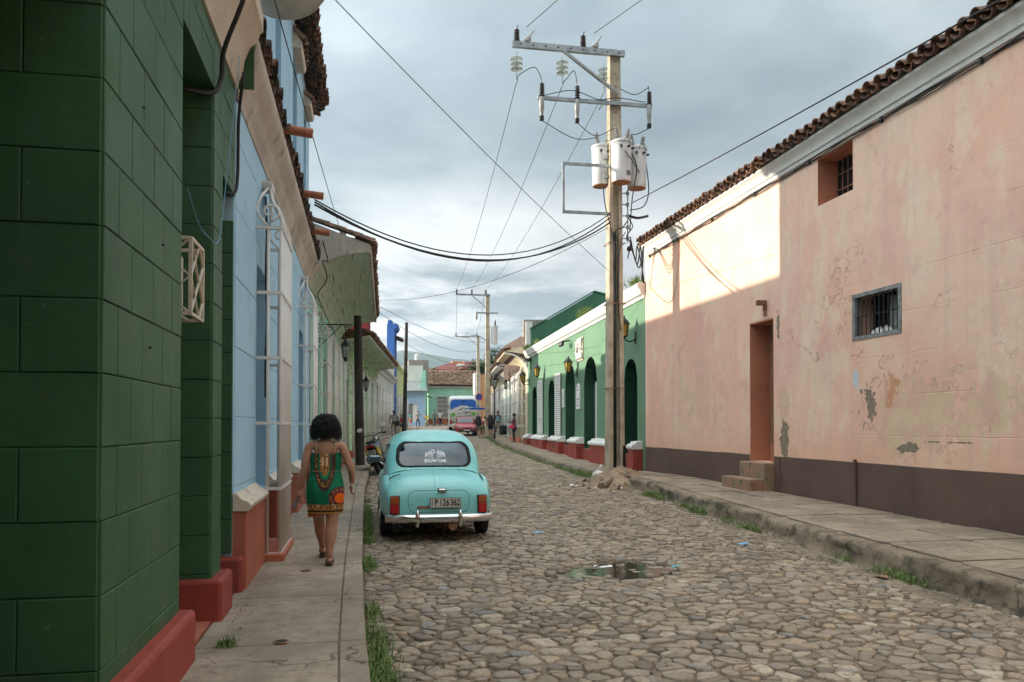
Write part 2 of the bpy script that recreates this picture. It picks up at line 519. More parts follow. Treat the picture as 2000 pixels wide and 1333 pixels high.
def concrete(name, col, dark, crack=.75, moss=0.0):
    t = NT(name)
    c = t.mix(t.ramp(t.noise(1.7, 8, .62), .34, .68), shade(col, 1.08), shade(col, .68))
    c = t.mix(t.math('MULTIPLY', t.ramp(t.noise(9, 8, .7), .48, .66), .6), c, shade(col, .50))
    c = t.mix(t.math('MULTIPLY', t.ramp(t.noise(.75, 5, .65, t.vec(t.pos, (1.4, .6, 1), (2, 7, 1))), .50, .62), .55), c, shade(col, .62))
    c = t.mix(t.math('MULTIPLY', t.ramp(t.voro(110), .28, .06), .3), c, shade(col, 1.3))
    wob = t.n('ShaderNodeVectorMath', operation='ADD')
    nz = t.n('ShaderNodeTexNoise'); nz.inputs['Scale'].default_value = 3.2; nz.inputs['Detail'].default_value = 7
    t.t.links.new(t.pos, nz.inputs['Vector'])
    sc = t.n('ShaderNodeVectorMath', operation='SCALE'); sc.inputs['Scale'].default_value = .5
    t.t.links.new(nz.outputs['Color'], sc.inputs[0]); t.t.links.new(t.pos, wob.inputs[0]); t.t.links.new(sc.outputs[0], wob.inputs[1])
    ed = t.voro(.85, wob.outputs[0], 'DISTANCE_TO_EDGE')
    ck = t.math('MULTIPLY', t.ramp(ed, .010, .002), t.math('MULTIPLY', t.ramp(t.noise(.9, 3), .47, .55), crack))
    c = t.mix(ck, c, dark)
    if moss:
        c = t.mix(t.math('MULTIPLY', t.ramp(t.noise(2.6, 9, .7, t.vec(t.pos, (1, 1, 1.6))), .46, .64), moss), c, (.058, .050, .034))
    b = t.bump(t.math('SUBTRACT', t.noise(7, 7, .65), t.math('MULTIPLY', ck, 1.5)), .45, .012)
    t.bump(t.noise(80, 5, .6), .45, .003, b)
    t.set(c, .88, spec=.25)
concrete('sidewalk_concrete', (.335, .270, .205), (.060, .050, .040))
concrete('old_concrete', (.300, .240, .178), (.055, .048, .04), .9, .12)
concrete('kerb_concrete', (.25, .195, .14), (.05, .045, .035), .8, .95)
t = NT('puddle_water')
t.bump(t.noise(9, 3, .5), .12, .012)
t.set((.050, .040, .028), .07, spec=.5)
t = NT('earth')
c = t.mix(t.ramp(t.noise(2.5, 8, .65), .35, .65), (.30, .22, .145), (.17, .12, .08)); t.bump(t.noise(12, 7, .7), .9, .03); t.set(c, .95)
t = NT('field_ground'); t.set(t.mix(t.ramp(t.noise(.05, 8, .6), .4, .6), (.12, .14, .06), (.22, .18, .11)), .95)

# the weathered pink wall
def pink_wall():
    t = NT('pink_weathered')
    sx = t.n('ShaderNodeSeparateXYZ'); t.put(sx.inputs[0], t.pos)
    y, z = sx.outputs[1], sx.outputs[2]
    c = t.mix(t.ramp(t.noise(.42, 5, .6), .42, .58), (.83, .505, .380), (.83, .575, .435))
    c = t.mix(t.math('MULTIPLY', t.ramp(t.noise(.75, 6, .6, t.vec(t.pos, (1, 1, .55), (7, 2, 1))), .44, .64), .65), c, (.75, .425, .350))
    c = t.mix(t.math('MULTIPLY', t.ramp(t.noise(1.5, 8, .65, t.vec(t.pos, (1, 1, .5), (1, 9, 3))), .50, .64), .7), c, (.82, .640, .480))
    c = t.mix(t.math('MULTIPLY', t.ramp(t.noise(3.1, 5, .62, t.vec(t.pos, (1, 1.5, .09))), .50, .74), .45), c, (.68, .45, .37))
    c = t.mix(t.math('MULTIPLY', t.ramp(t.noise(6.0, 8, .7, t.vec(t.pos, (1, 1, .8), (2, 4, 8))), .54, .72), .30), c, (.46, .25, .17))
    fine = t.noise(7.5, 9, .72)
    mid = t.noise(2.6, 7, .66)
    def blob(cy, cz, ry, rz, wob=.9, nz=None):
        a = t.math('POWER', t.math('DIVIDE', t.math('SUBTRACT', y, cy), ry), 2.0)
        b = t.math('POWER', t.math('DIVIDE', t.math('SUBTRACT', z, cz), rz), 2.0)
        d = t.math('SQRT', t.math('ADD', a, b))
        n_ = mid if nz is None else t.math('ADD', t.math('MULTIPLY', mid, .55), t.math('MULTIPLY', nz, .45))
        return t.math('ADD', d, t.math('MULTIPLY', t.math('SUBTRACT', n_, .5), wob * 4.5))
    # bare yellowish render showing through
    yel = t.math('MAXIMUM', t.ramp(blob(10.45, 1.80, 1.15, .62, 1.0, fine), .95, .72), t.math('MAXIMUM', t.ramp(blob(14.15, 2.05, .18, .62), 1.0, .5), t.ramp(blob(8.9, 2.0, .7, .7), .9, .4)))
    rim_ = t.math('MULTIPLY', t.ramp(blob(10.45, 1.80, 1.15, .62, 1.0, fine), 1.02, .96), t.ramp(blob(10.45, 1.80, 1.15, .62, 1.0, fine), .86, .94))
    yel = t.math('MAXIMUM', yel, t.math('MULTIPLY', t.ramp(blob(17.8, 2.3, 1.6, .9), 1.0, .3), .6))
    c = t.mix(t.math('MULTIPLY', yel, .75), c, t.mix(t.ramp(t.noise(3.6, 6, .7), .40, .60), (.66, .53, .33), (.66, .42, .33)))
    c = t.mix(t.math('MULTIPLY', rim_, t.math('MULTIPLY', t.ramp(t.noise(3.3, 4, .6), .50, .58), .65)), c, (.30, .19, .12))
    damp = t.math('MULTIPLY', t.ramp(t.math('ADD', z, t.math('MULTIPLY', t.noise(1.4, 5, .6), 1.3)), 2.35, 1.65), .35)
    c = t.mix(damp, c, (.74, .42, .26))
    rst = t.ramp(blob(10.95, 2.25, .22, .38), 1.0, .4)
    c = t.mix(t.math('MULTIPLY', rst, .7), c, (.55, .23, .09))
    # spalled plaster down to grey-brown stone
    sp1 = t.ramp(blob(11.50, 2.05, .36, .58, 1.6, fine), .30, .20)
    sp2 = t.ramp(blob(14.12, 1.40, .17, .40, .9, fine), .85, .78)
    sp3 = t.ramp(blob(10.55, 1.34, .34, .10, .9, fine), .70, .60)
    sp4 = t.ramp(blob(9.75, 1.44, .75, .022, 1.0, fine), .55, .42)
    sp5 = t.ramp(blob(14.35, 3.65, .10, .30, .8, fine), .80, .68)
    spall = t.math('MAXIMUM', t.math('MAXIMUM', sp1, sp2), t.math('MAXIMUM', t.math('MAXIMUM', sp3, sp4), sp5))
    c = t.mix(spall, c, t.mix(t.ramp(t.noise(24, 4, .6), .4, .6), (.19, .155, .105), (.32, .27, .20)))
    wh = t.ramp(blob(11.85, 2.42, .09, .20, .9, fine), .75, .6)
    c = t.mix(wh, c, (.56, .60, .62))
    # hairline cracks
    wn_ = t.n('ShaderNodeTexNoise'); wn_.inputs['Scale'].default_value = 2.4; wn_.inputs['Detail'].default_value = 5; wn_.inputs['Roughness'].default_value = .7
    t.put(wn_.inputs['Vector'], t.pos)
    ed = t.voro(.33, t.mix(.9, t.pos, wn_.outputs['Color'], 'ADD'), 'DISTANCE_TO_EDGE')
    ck = t.math('MULTIPLY', t.ramp(ed, .005, .001), t.ramp(t.noise(.8, 3, .5, t.vec(t.pos, (1, 1, 1), (4, 4, 4))), .55, .64))
    c = t.mix(t.math('MULTIPLY', ck, .6), c, (.30, .16, .11))
    dots = t.ramp(t.noise(16, 2, .5), .76, .785)
    c = t.mix(t.math('MULTIPLY', dots, .7), c, (.22, .12, .08))
    # faint scored courses
    ln = t.math('ABSOLUTE', t.math('SUBTRACT', t.math('FRACT', t.math('ADD', t.math('DIVIDE', z, .62), t.math('MULTIPLY', t.noise(.7, 2), .08))), .5))
    line = t.math('MULTIPLY', t.ramp(ln, .014, .004), t.ramp(t.noise(1.1, 3, .5, t.vec(t.pos, (1, .35, 3))), .47, .57))
    hgt = t.math('SUBTRACT', t.noise(1.6, 6, .6), t.math('ADD', t.math('MULTIPLY', spall, .8), t.math('ADD', t.math('MULTIPLY', line, .25), t.math('MULTIPLY', ck, .3))))
    b0 = t.bump(t.noise(.55, 3, .5), .5, .12)
    b = t.bump(hgt, .6, .035, b0)
    t.bump(t.noise(30, 6, .65), .4, .006, b)
    t.set(c, .88, spec=.2)
pink_wall()

# ------------------------------------------------------------------ ground, road, sidewalks
def struct(name, mb, mat, **k):
    return tag(mb.build(name, mat, **k), kind='structure')
ys = [-80, -20, 5, 30, 60, 90, 120, 400, 1200, 4000]
mb = MB()
mb.grid([[(x, y, g(min(y, 100)) - .25 + (0 if y < 130 else -6)) for x in (-3000, -400, -30, 30, 400, 3000)] for y in ys])
struct('ground', mb, 'field_ground', normals=False)

from mathutils import noise as mnoise
PUD = (2.85, 8.65)
def puddle_depth(x, y):
    a, b = (x - PUD[0]), (y - PUD[1])
    u, v = a * .93 + b * .37, -a * .37 + b * .93
    d = math.sqrt((u / .86) ** 2 + (v / .52) ** 2) + .35 * mnoise.noise((x * 1.7, y * 1.7, 4.2))
    return max(0.0, 1 - d)
def bed_z(x, y):
    n = mnoise.noise((x * .8, y * .8, 0)) * .012 + mnoise.noise((x * 3.1, y * 3.1, 7)) * .006
    return g(y) + n - min(.045, puddle_depth(x, y) * .11)
mb = MB()
rows = []
Y = 1.0
while Y < 26:
    a, b = kerb_l(Y), kerb_r(Y)
    rows.append([(lerp(a - .05, b + .05, k / 48), Y, bed_z(lerp(a, b, k / 48), Y)) for k in range(49)])
    Y += .13
mb.grid(rows)
road = struct('road', mb, 'road_bed', smooth=True, normals=False)
mb = MB()
rows = []
Y = 25.9
while Y < 112:
    a, b = kerb_l(Y), kerb_r(Y)
    if Y > 80:
        a, b = -25, 40
    rows.append([(lerp(a - .05, b + .05, k / 12), Y, g(Y) + (.0 if Y < 60 else 0)) for k in range(13)])
    Y += 2.0
mb.grid(rows)
struct('road_beyond', mb, 'far_cobble_surface', smooth=True, normals=False)

def clip_poly(poly, px, py, nx, ny):
    out = []
    m = len(poly)
    for i in range(m):
        a, b = poly[i], poly[(i + 1) % m]
        da = (a[0] - px) * nx + (a[1] - py) * ny
        db = (b[0] - px) * nx + (b[1] - py) * ny
        if da <= 0:
            out.append(a)
        if (da < 0 < db) or (db < 0 < da):
            t = da / (da - db)
            out.append((a[0] + (b[0] - a[0]) * t, a[1] + (b[1] - a[1]) * t))
    return out
def chaikin(p, k=.27):
    o = []
    for i in range(len(p)):
        a, b = p[i], p[(i + 1) % len(p)]
        o.append((lerp(a[0], b[0], k), lerp(a[1], b[1], k)))
        o.append((lerp(a[0], b[0], 1 - k), lerp(a[1], b[1], 1 - k)))
    return o
def stone_cells(y0, y1, sx, sy, rng):
    nx, ny = int(8.5 / sx) + 2, int((y1 - y0) / sy) + 2
    pts, wt = {}, {}
    for i in range(-1, nx):
        for j in range(-1, ny):
            if rng.random() < .27:
                continue                                        # a neighbour grows into the gap
            wt[i, j] = rng.uniform(.55, 1.0) if rng.random() < .72 else rng.uniform(1.2, 1.9)
            pts[i, j] = ((i + .5 * (j % 2) + rng.uniform(-.44, .44)) * sx - .2, y0 + (j + rng.uniform(-.44, .44)) * sy)
    cells = []
    for (i, j), (x, y) in pts.items():
        if not (kerb_l(y) + .03 < x < kerb_r(y) - .03) or not (y0 < y < y1):
            continue
        poly = [(x - sx * .95, y - sy * 1.3), (x + sx * .95, y - sy * 1.3), (x + sx * .95, y + sy * 1.3), (x - sx * .95, y + sy * 1.3)]
        for di in (-2, -1, 0, 1, 2):
            for dj in (-2, -1, 0, 1, 2):
                q = pts.get((i + di, j + dj))
                if q is None or (di == 0 and dj == 0):
                    continue
                f_ = wt[i, j] / (wt[i, j] + wt[i + di, j + dj])
                f_ = .5 + (f_ - .5) * .75
                poly = clip_poly(poly, lerp(x, q[0], f_), lerp(y, q[1], f_), q[0] - x, q[1] - y)
                if len(poly) < 3:
                    break
            if len(poly) < 3:
                break
        poly = clip_poly(poly, kerb_l(y) + .02, y, -1, 0)
        poly = clip_poly(poly, kerb_r(y) - .02, y, 1, 0) if len(poly) > 2 else poly
        if len(poly) >= 3:
            cells.append((x, y, poly))
    return cells
def stone_mesh(poly, cx, cy, rng, low=False):
    """boundary ring in the bed, a worn shoulder ring and a slightly domed, tilted top"""
    ins = rng.uniform(.003, .010) + .020 * max(0.0, mnoise.noise((cx * .7, cy * .7, 12))) + (.012 if rng.random() < .2 else 0)
    p = []
    for (x, y) in poly:
        d = math.hypot(x - cx, y - cy)
        k = max(.3, 1 - ins / max(d, .03))
        p.append((cx + (x - cx) * k, cy + (y - cy) * k))
    p = chaikin(p, .23)
    p = [(x + rng.uniform(-.006, .006), y + rng.uniform(-.005, .005)) for x, y in p]
    fill = .5 + .5 * mnoise.noise((cx * .55, cy * .55, 31)) + .25 * mnoise.noise((cx * 1.7, cy * 1.7, 3))
    h = rng.uniform(.003, .016) + .016 * max(0.0, min(1.0, fill)) * rng.uniform(.4, 1.5)
    if puddle_depth(cx, cy) > 0:
        h = rng.uniform(.006, .060)
    tx, ty = rng.uniform(-.05, .05), rng.uniform(-.05, .05)
    n = len(p)
    vs, fs = [], []
    ph = rng.uniform(0, 9)
    for k, (s, z) in enumerate(((1.0, -.022), (.965, h * .66), (.86, h * .98))):
        for i, (x, y) in enumerate(p):
            w = 1 + (.045 * math.sin(i * 2.3 + ph) if k else 0)
            X, Y2 = (x - cx) * s * w, (y - cy) * s * w
            vs.append((X, Y2, z + (tx * X + ty * Y2 if k else 0)))
    vs.append((0, 0, h * 1.03))
    for k in (0, 1):
        for i in range(n):
            fs.append((k * n + i, k * n + (i + 1) % n, (k + 1) * n + (i + 1) % n, (k + 1) * n + i))
    for i in range(n):
        fs.append((2 * n + i, 2 * n + (i + 1) % n, 3 * n))
    return vs, fs
rng = random.Random(5)
cells = stone_cells(3.6, 17.0, .158, .084, rng)
def in_view(x, y):
    xc, yc = x * .9828 - y * .1845, x * .1845 + y * .9828
    return yc > 4.7 and -.22 < xc / yc < .68
near = sorted((c for c in cells if in_view(c[0], c[1])), key=lambda c: math.hypot(c[0], c[1]))[:300]
near_ids = set(id(c) for c in near)
for c in near:
    vs, fs = stone_mesh(c[2], c[0], c[1], rng)
    m = MB().add(vs, fs)
    o = m.build('cobblestone', 'cobble', road, smooth=True, normals=False)
    o.location = (c[0], c[1], bed_z(c[0], c[1]))
mb = MB()
for c in cells:
    if id(c) in near_ids:
        continue
    vs, fs = stone_mesh(c[2], c[0], c[1], rng)
    z = bed_z(c[0], c[1])
    mb.add([(v[0] + c[0], v[1] + c[1], v[2] + z) for v in vs], fs)
for c in stone_cells(17.0, 46.0, .20, .115, rng):
    vs, fs = stone_mesh(c[2], c[0], c[1], rng, True)
    z = bed_z(c[0], c[1]) + .008 if c[1] < 26 else g(c[1]) + .004
    mb.add([(v[0] + c[0], v[1] + c[1], v[2] + z) for v in vs], fs)
o = mb.build('cobblestones_beyond', 'cobble', road, smooth=True, normals=False)
o['kind'] = 'stuff'
# standing water in the hollow of the road
mb = MB()
rows = []
for j in range(34):
    rows.append([(PUD[0] - 1.5 + i * .1, PUD[1] - 1.4 + j * .085, g(PUD[1]) + .004) for i in range(31)])
full = MB().grid(rows)
keep = [f for f in full.f if all(puddle_depth(full.v[i][0], full.v[i][1]) > .02 for i in f)]
full.f = keep
pw = struct('puddle', full, 'puddle_water', smooth=True, normals=False)

# left sidewalk: cast slabs and a row of kerb stones
mb = MB()
rows = []
Y = .5
while Y < 82:
    z = g(Y) + .135
    x0 = -1.3 if Y < 18 else (L2.pt(-.2, Y - 18)[0] if Y < 30 else L3.pt(-.2, Y - 30)[0])
    rows.append([(x0, Y, z), (kerb_l(Y) - .03, Y, z), (kerb_l(Y) - .015, Y, z - .012), (kerb_l(Y) - .015, Y, g(Y) - .1)])
    Y += .5
mb.grid(rows)
side_l = struct('sidewalk', mb, 'sidewalk_concrete', normals=False)
rng = random.Random(3)
Y = 1.5
while Y < 30:
    ln = rng.choice((.72, .8, .95, 1.1, 1.5)) if Y < 12 else rng.uniform(1.4, 2.2)
    Y2 = Y + ln
    xw = (-1.12 if Y < 18 else L2.pt(.02, Y - 18)[0])
    def slab(xa, xb, xa2, xb2, name, dz, mat, top=.17):
        m = MB()
        e, q = .008, .010
        zs = [g(Y) + top + dz, g(Y2) + top + dz * .3 + rng.uniform(-.004, .004)]
        vs = [(xa, Y + e, g(Y) + .02), (xb, Y + e, g(Y) - .05), (xb2, Y2 - e, g(Y2) - .05), (xa2, Y2 - e, g(Y2) + .02),
              (xa, Y + e, zs[0] - q), (xb, Y + e, zs[0] - q), (xb2, Y2 - e, zs[1] - q), (xa2, Y2 - e, zs[1] - q),
              (xa + q, Y + e + q, zs[0]), (xb - q, Y + e + q, zs[0]), (xb2 - q, Y2 - e - q, zs[1]), (xa2 + q, Y2 - e - q, zs[1])]
        m.add(vs, [(0, 1, 5, 4), (1, 2, 6, 5), (2, 3, 7, 6), (3, 0, 4, 7), (4, 5, 9, 8), (5, 6, 10, 9), (6, 7, 11, 10), (7, 4, 8, 11), (8, 9, 10, 11)])
        return m.build(name, mat, side_l, normals=False)
    k0, k1 = kerb_l(Y), kerb_l(Y2)
    slab(xw, k0 - .19, xw, k1 - .19, 'slab', rng.uniform(-.004, .004), 'sidewalk_concrete')
    slab(k0 - .183, k0, k1 - .183, k1, 'kerb_stone', rng.uniform(-.006, .005), 'sidewalk_concrete')
    Y = Y2

# right sidewalk: a high broken platform with a mouldering kerb
def zr(Y):
    return g(Y) + interp([(-20, .265), (18.5, .265), (23.5, .15), (200, .15)], Y)
mb = MB()
rows = []
Y = 1.0
while Y < 82:
    wx = 8.1 if Y < 21.8 else (R2.pt(.1, Y - 21.8)[0] if Y < 43 else R3.pt(.1, Y - 43)[0])
    a = kerb_r(Y) + .22
    rows.append([(lerp(a, wx, k / 8), Y, zr(Y) + mnoise.noise((k * .7, Y * .9, 3)) * .016 - .004) for k in range(9)])
    Y += .35
mb.grid(rows)
side_r = struct('raised_sidewalk', mb, 'old_concrete', smooth=True, normals=False)
mb = MB()
rows = []
Y = 1.0
while Y < 82:
    x = kerb_r(Y)
    h = zr(Y) - g(Y)
    row = []
    rough_amt = 1.0 if Y < 24 else .3
    for k, (dx, f) in enumerate(((-.12, -.15), (-.05, .02), (.0, .12), (.015, .35), (.03, .6), (.035, .82), (.06, .97), (.11, 1.01), (.24, 1.0))):
        nx = mnoise.noise((Y * 2.3, k * .9, 1)) * .035 + mnoise.noise((Y * 7.1, k * 2.1, 5)) * .015
        nz = mnoise.noise((Y * 1.9, k * .7, 9)) * .018
        if k in (6, 7):
            nx += max(0, mnoise.noise((Y * 1.1, 0, 2)) - .1) * .12
        row.append((x + dx + nx * rough_amt, Y, g(Y) + h * f + (nz * rough_amt if k < 8 else 0)))
    rows.append(row)
    Y += .12 if Y < 24 else .6
mb.grid(rows)
struct('kerb', mb, 'kerb_concrete', smooth=True, normals=False)
# slabs laid on the platform
rng = random.Random(8)
Y = 3.0
while Y < 24:
    ln = rng.uniform(.9, 1.7)
    if Y + ln > 21.6:
        break
    for (fa, fb) in ((.0, .52), (.53, 1.0)):
        k0, k1 = kerb_r(Y) + .26, kerb_r(Y + ln) + .26
        wx = 7.96
        m = MB()
        dz = rng.uniform(-.005, .012)
        e = .010
        A, B = lerp(k0, wx, fa) + e, lerp(k0, wx, fb) - e
        A2, B2 = lerp(k1, wx, fa) + e, lerp(k1, wx, fb) - e
        sh = rng.uniform(-.12, .12)
        z0, z1 = zr(Y) + .020 + dz, zr(Y + ln) + .020 + dz + rng.uniform(-.006, .006)
        P = [(A, Y + e), (B, Y + e + sh * .5), (B2, Y + ln - e + sh * .5), (A2, Y + ln - e)]
        P = chaikin(P, .06)
        P = [(x + mnoise.noise((x * 5, y * 5, 1)) * .02, y + mnoise.noise((x * 5, y * 5, 8)) * .02) for x, y in P]
        n = len(P)
        zf = lambda y: lerp(z0, z1, (y - Y) / ln)
        vs = [(x, y, zf(y) - .05) for x, y in P] + [(x, y, zf(y) - .006) for x, y in P] + [(x + (.01 if x < (A + B) / 2 else -.01), y, zf(y)) for x, y in P]
        fs = [(k * n + i, k * n + (i + 1) % n, (k + 1) * n + (i + 1) % n, (k + 1) * n + i) for k in (0, 1) for i in range(n)] + [tuple(range(2 * n, 3 * n))]
        m.add(vs, fs).build('paving_slab', 'old_concrete', side_r, normals=False)
    Y += ln
# crumbled footing between kerb and stones
mb = MB()
rows = []
Y = 3.0
while Y < 13.2:
    x = kerb_r(Y)
    rows.append([(x - .34 + k * .06 + mnoise.noise((Y * 3, k, 4)) * .03, Y, g(Y) + (.055 + mnoise.noise((Y * 5.3, k * 1.7, 2)) * .06) * math.sin(math.pi * min(1, k / 5)) * (1 if Y < 11.5 else (13.2 - Y) / 1.7) - .012) for k in range(7)])
    Y += .07
mb.grid(rows)
struct('kerb_footing', mb, 'kerb_concrete', smooth=True, normals=False)
# ------------------------------------------------------------------ building kit
def block(mb_name, parent, mat, face, u0, u1, z0, z1, proud=.009, gap=.0022, ch=.005, back=.03, off=0.0):
    """one scored block: face 'x' lies in the plane x=off (faces +x), '-x' faces -x, '-y' in the plane y=off (faces -y)"""
    j = lambda: random.uniform(-.0015, .0015)
    a0, a1, b0, b1 = u0 + gap, u1 - gap, z0 + gap, z1 - gap
    rect = [(a0, b0), (a1, b0), (a1, b1), (a0, b1)]
    top = [(a0 + ch + j(), b0 + ch + j()), (a1 - ch + j(), b0 + ch + j()), (a1 - ch + j(), b1 - ch + j()), (a0 + ch + j(), b1 - ch + j())]
    P = proud + random.uniform(-.002, .002)
    def at3(p, d):
        return {'x': (off + d, p[0], p[1]), '-x': (off - d, p[0], p[1]), '-y': (p[0], off - d, p[1])}[face]
    vs = [at3(p, -back) for p in rect] + [at3(p, P - ch) for p in rect] + [at3(p, P) for p in top]
    fs = [(k * 4 + i, k * 4 + (i + 1) % 4, (k + 1) * 4 + (i + 1) % 4, (k + 1) * 4 + i) for k in (0, 1) for i in range(4)] + [(8, 9, 10, 11)]
    return MB().add(vs, fs).build(mb_name, mat, parent)
def blocks(parent, mat, face, rects, z_org, h, ln, shift=.5, off=0.0, phase=0.0, proud=.009, name='block'):
    for (u0, u1, z0, z1) in rects:
        k = math.floor((z0 - z_org) / h)
        while z_org + k * h < z1 - .03:
            a, b = max(z0, z_org + k * h), min(z1, z_org + (k + 1) * h)
            if b - a > .03:
                st = phase + (shift * ln if k % 2 else 0)
                e = u0 + ((st - u0) % ln if True else 0)
                cuts = [u0]
                while e < u1 - .06:
                    if e - cuts[-1] > .06:
                        cuts.append(e)
                    e += ln
                cuts.append(u1)
                for p, q in zip(cuts, cuts[1:]):
                    block(name, parent, mat, face, p, q, a, b, off=off, proud=proud)
            k += 1
def wall_open(y0, y1, z0, z1, openings, s=1, depth=.4, thick=.45, x=0.0):
    """wall in the plane x (faces +x for s=1, -x for s=-1) with reveals; opening = (a, b, zb, zt, rise of its arch)"""
    mb = MB()
    def q(*p):
        mb.add(p, [tuple(range(len(p)))])
    ops = sorted(openings)
    cur = y0
    back = x - s * depth
    for (a, b, zb, zt, rise) in ops:
        q((x, cur, z0), (x, a, z0), (x, a, z1), (x, cur, z1))
        if zb > z0:
            q((x, a, z0), (x, b, z0), (x, b, zb), (x, a, zb))
        n = 10 if rise else 1
        arc = []
        for i in range(n + 1):
            t = i / n
            yy = lerp(a, b, t)
            arc.append((yy, zt - rise + rise * math.sqrt(max(0, 1 - (2 * t - 1) ** 2)) if rise else zt))
        for (p, r) in zip(arc, arc[1:]):
            q((x, p[0], p[1]), (x, r[0], r[1]), (x, r[0], z1), (x, p[0], z1))
            q((x, p[0], p[1]), (x, r[0], r[1]), (back, r[0], r[1]), (back, p[0], p[1]))
        for yy, zz_ in ((a, arc[0][1]), (b, arc[-1][1])):
            q((x, yy, zb), (x, yy, zz_), (back, yy, zz_), (back, yy, zb))
        q((x, a, zb), (x, b, zb), (back, b, zb), (back, a, zb))
        cur = b
    q((x, cur, z0), (x, y1, z0), (x, y1, z1), (x, cur, z1))
    xb = x - s * thick
    q((x, y0, z0), (x, y0, z1), (xb, y0, z1), (xb, y0, z0))
    q((x, y1, z0), (x, y1, z1), (xb, y1, z1), (xb, y1, z0))
    q((x, y0, z1), (x, y1, z1), (xb, y1, z1), (xb, y0, z1))
    q((xb, y0, z0), (xb, y1, z0), (xb, y1, z1), (xb, y0, z1))
    return mb
def moulding(prof, y0, y1, s=1):
    """extrude an (out, z) profile along the wall"""
    return MB().prism([(s * o, z) for o, z in prof], y0, y1, 'y')
def barrel(r0, r1, ln, n=7, th=.016, up=True):
    """half-round clay tile lying along +x, from x=0 (eave end) back to -ln"""
    mb = MB()
    rows = []
    for x, r in ((0.0, r0), (-ln, r1)):
        out, inn = [], []
        for i in range(n + 1):
            a = math.pi * i / n
            sg = 1 if up else -1
            out.append((x, r * math.cos(a), sg * r * math.sin(a)))
            inn.append((x, (r - th) * math.cos(a), sg * (r - th) * math.sin(a)))
        rows.append(out + inn[::-1])
    mb.grid(rows, close_u=True)
    m = len(rows[0]) // 2
    for b in (0, 2 * m):
        for i in range(m - 1):
            mb.f.append((b + i, b + i + 1, b + 2 * m - 2 - i, b + 2 * m - 1 - i))
    return mb
tile_up = barrel(.105, .085, .50).mesh('tile', 'clay_tile', 60)
tile_dn = barrel(.100, .085, .50, up=False).mesh('tile', 'clay_tile', 60)
tile_up_d = barrel(.105, .085, .45).mesh('tile', 'clay_tile_dark', 60)
tile_dn_d = barrel(.100, .085, .45, up=False).mesh('tile', 'clay_tile_dark', 60)
def eave_tiles(parent, x, z, y0, y1, s=1, pitch=.25, slope=.28, dark=False, under=True):
    """a row of cover and channel tiles along an eave; s=1 projects towards +x"""
    y = y0
    rz = 0 if s > 0 else math.pi
    while y < y1:
        j = lambda k=.012: random.uniform(-k, k)
        share('tile', tile_up_d if dark else tile_up, parent, (x + s * j(.03), y + j(), z + j(.008)), (j(.05), s * 0 + (slope + j(.05)), rz + j(.06)))
        if under:
            share('tile', tile_dn_d if dark else tile_dn, parent, (x - s * .02 + s * j(.03), y + pitch / 2 + j(), z - .012 + j(.006)), (j(.05), slope + j(.04), rz + j(.06)))
        y += pitch
def tile_field(name, parent, x0, z0, x1, z1, y0, y1, mat='clay_tile', pitch=.25, course=.36, kind='stuff'):
    """a whole roof slope of overlapping barrel tiles (far off: one piece of roofing)"""
    mb = MB()
    n = max(1, int(math.hypot(x1 - x0, z1 - z0) / course))
    dx, dz = (x1 - x0) / n, (z1 - z0) / n
    nl = math.hypot(dx, dz)
    ux, uz = -dz / nl, dx / nl
    if uz < 0:
        ux, uz = -ux, -uz
    y = y0
    while y < y1 - pitch * .4:
        for i in range(n):
            jy, jl = random.uniform(-.02, .02), random.uniform(-.012, .02)
            ax, az = x0 + dx * i, z0 + dz * i
            bx, bz = ax + dx * 1.12, az + dz * 1.12
            rows = []
            for (px, pz, r, lift) in ((ax, az, .105, .045 + jl), (bx, bz, .085, .012)):
                rows.append([(px + ux * (lift + r * math.sin(math.pi * k / 4)), y + jy + r * 1.12 * math.cos(math.pi * k / 4), pz + uz * (lift + r * math.sin(math.pi * k / 4))) for k in range(5)])
            mb.grid(rows)
        y += pitch
    o = mb.build(name, mat, parent, normals=False)
    if kind:
        o['kind'] = kind
    return o
def curve_pts(ctrl, n=10):
    """Catmull-Rom through control points"""
    P = [Vector(p) for p in ctrl]
    P = [P[0] * 2 - P[1]] + P + [P[-1] * 2 - P[-2]]
    out = []
    for i in range(1, len(P) - 2):
        for k in range(n):
            t = k / n
            a, b, c, d = P[i - 1], P[i], P[i + 1], P[i + 2]
            out.append(.5 * ((2 * b) + (-a + c) * t + (2 * a - 5 * b + 4 * c - d) * t * t + (-a + 3 * b - 3 * c + d) * t ** 3))
    out.append(P[-2])
    return out
def spiral(c, r0, r1, a0, turns, ax1, ax2, n=22):
    c, ax1, ax2 = Vector(c), Vector(ax1), Vector(ax2)
    return [c + (ax1 * math.cos(a0 + turns * 2 * math.pi * i / n) + ax2 * math.sin(a0 + turns * 2 * math.pi * i / n)) * lerp(r0, r1, i / n) for i in range(n + 1)]
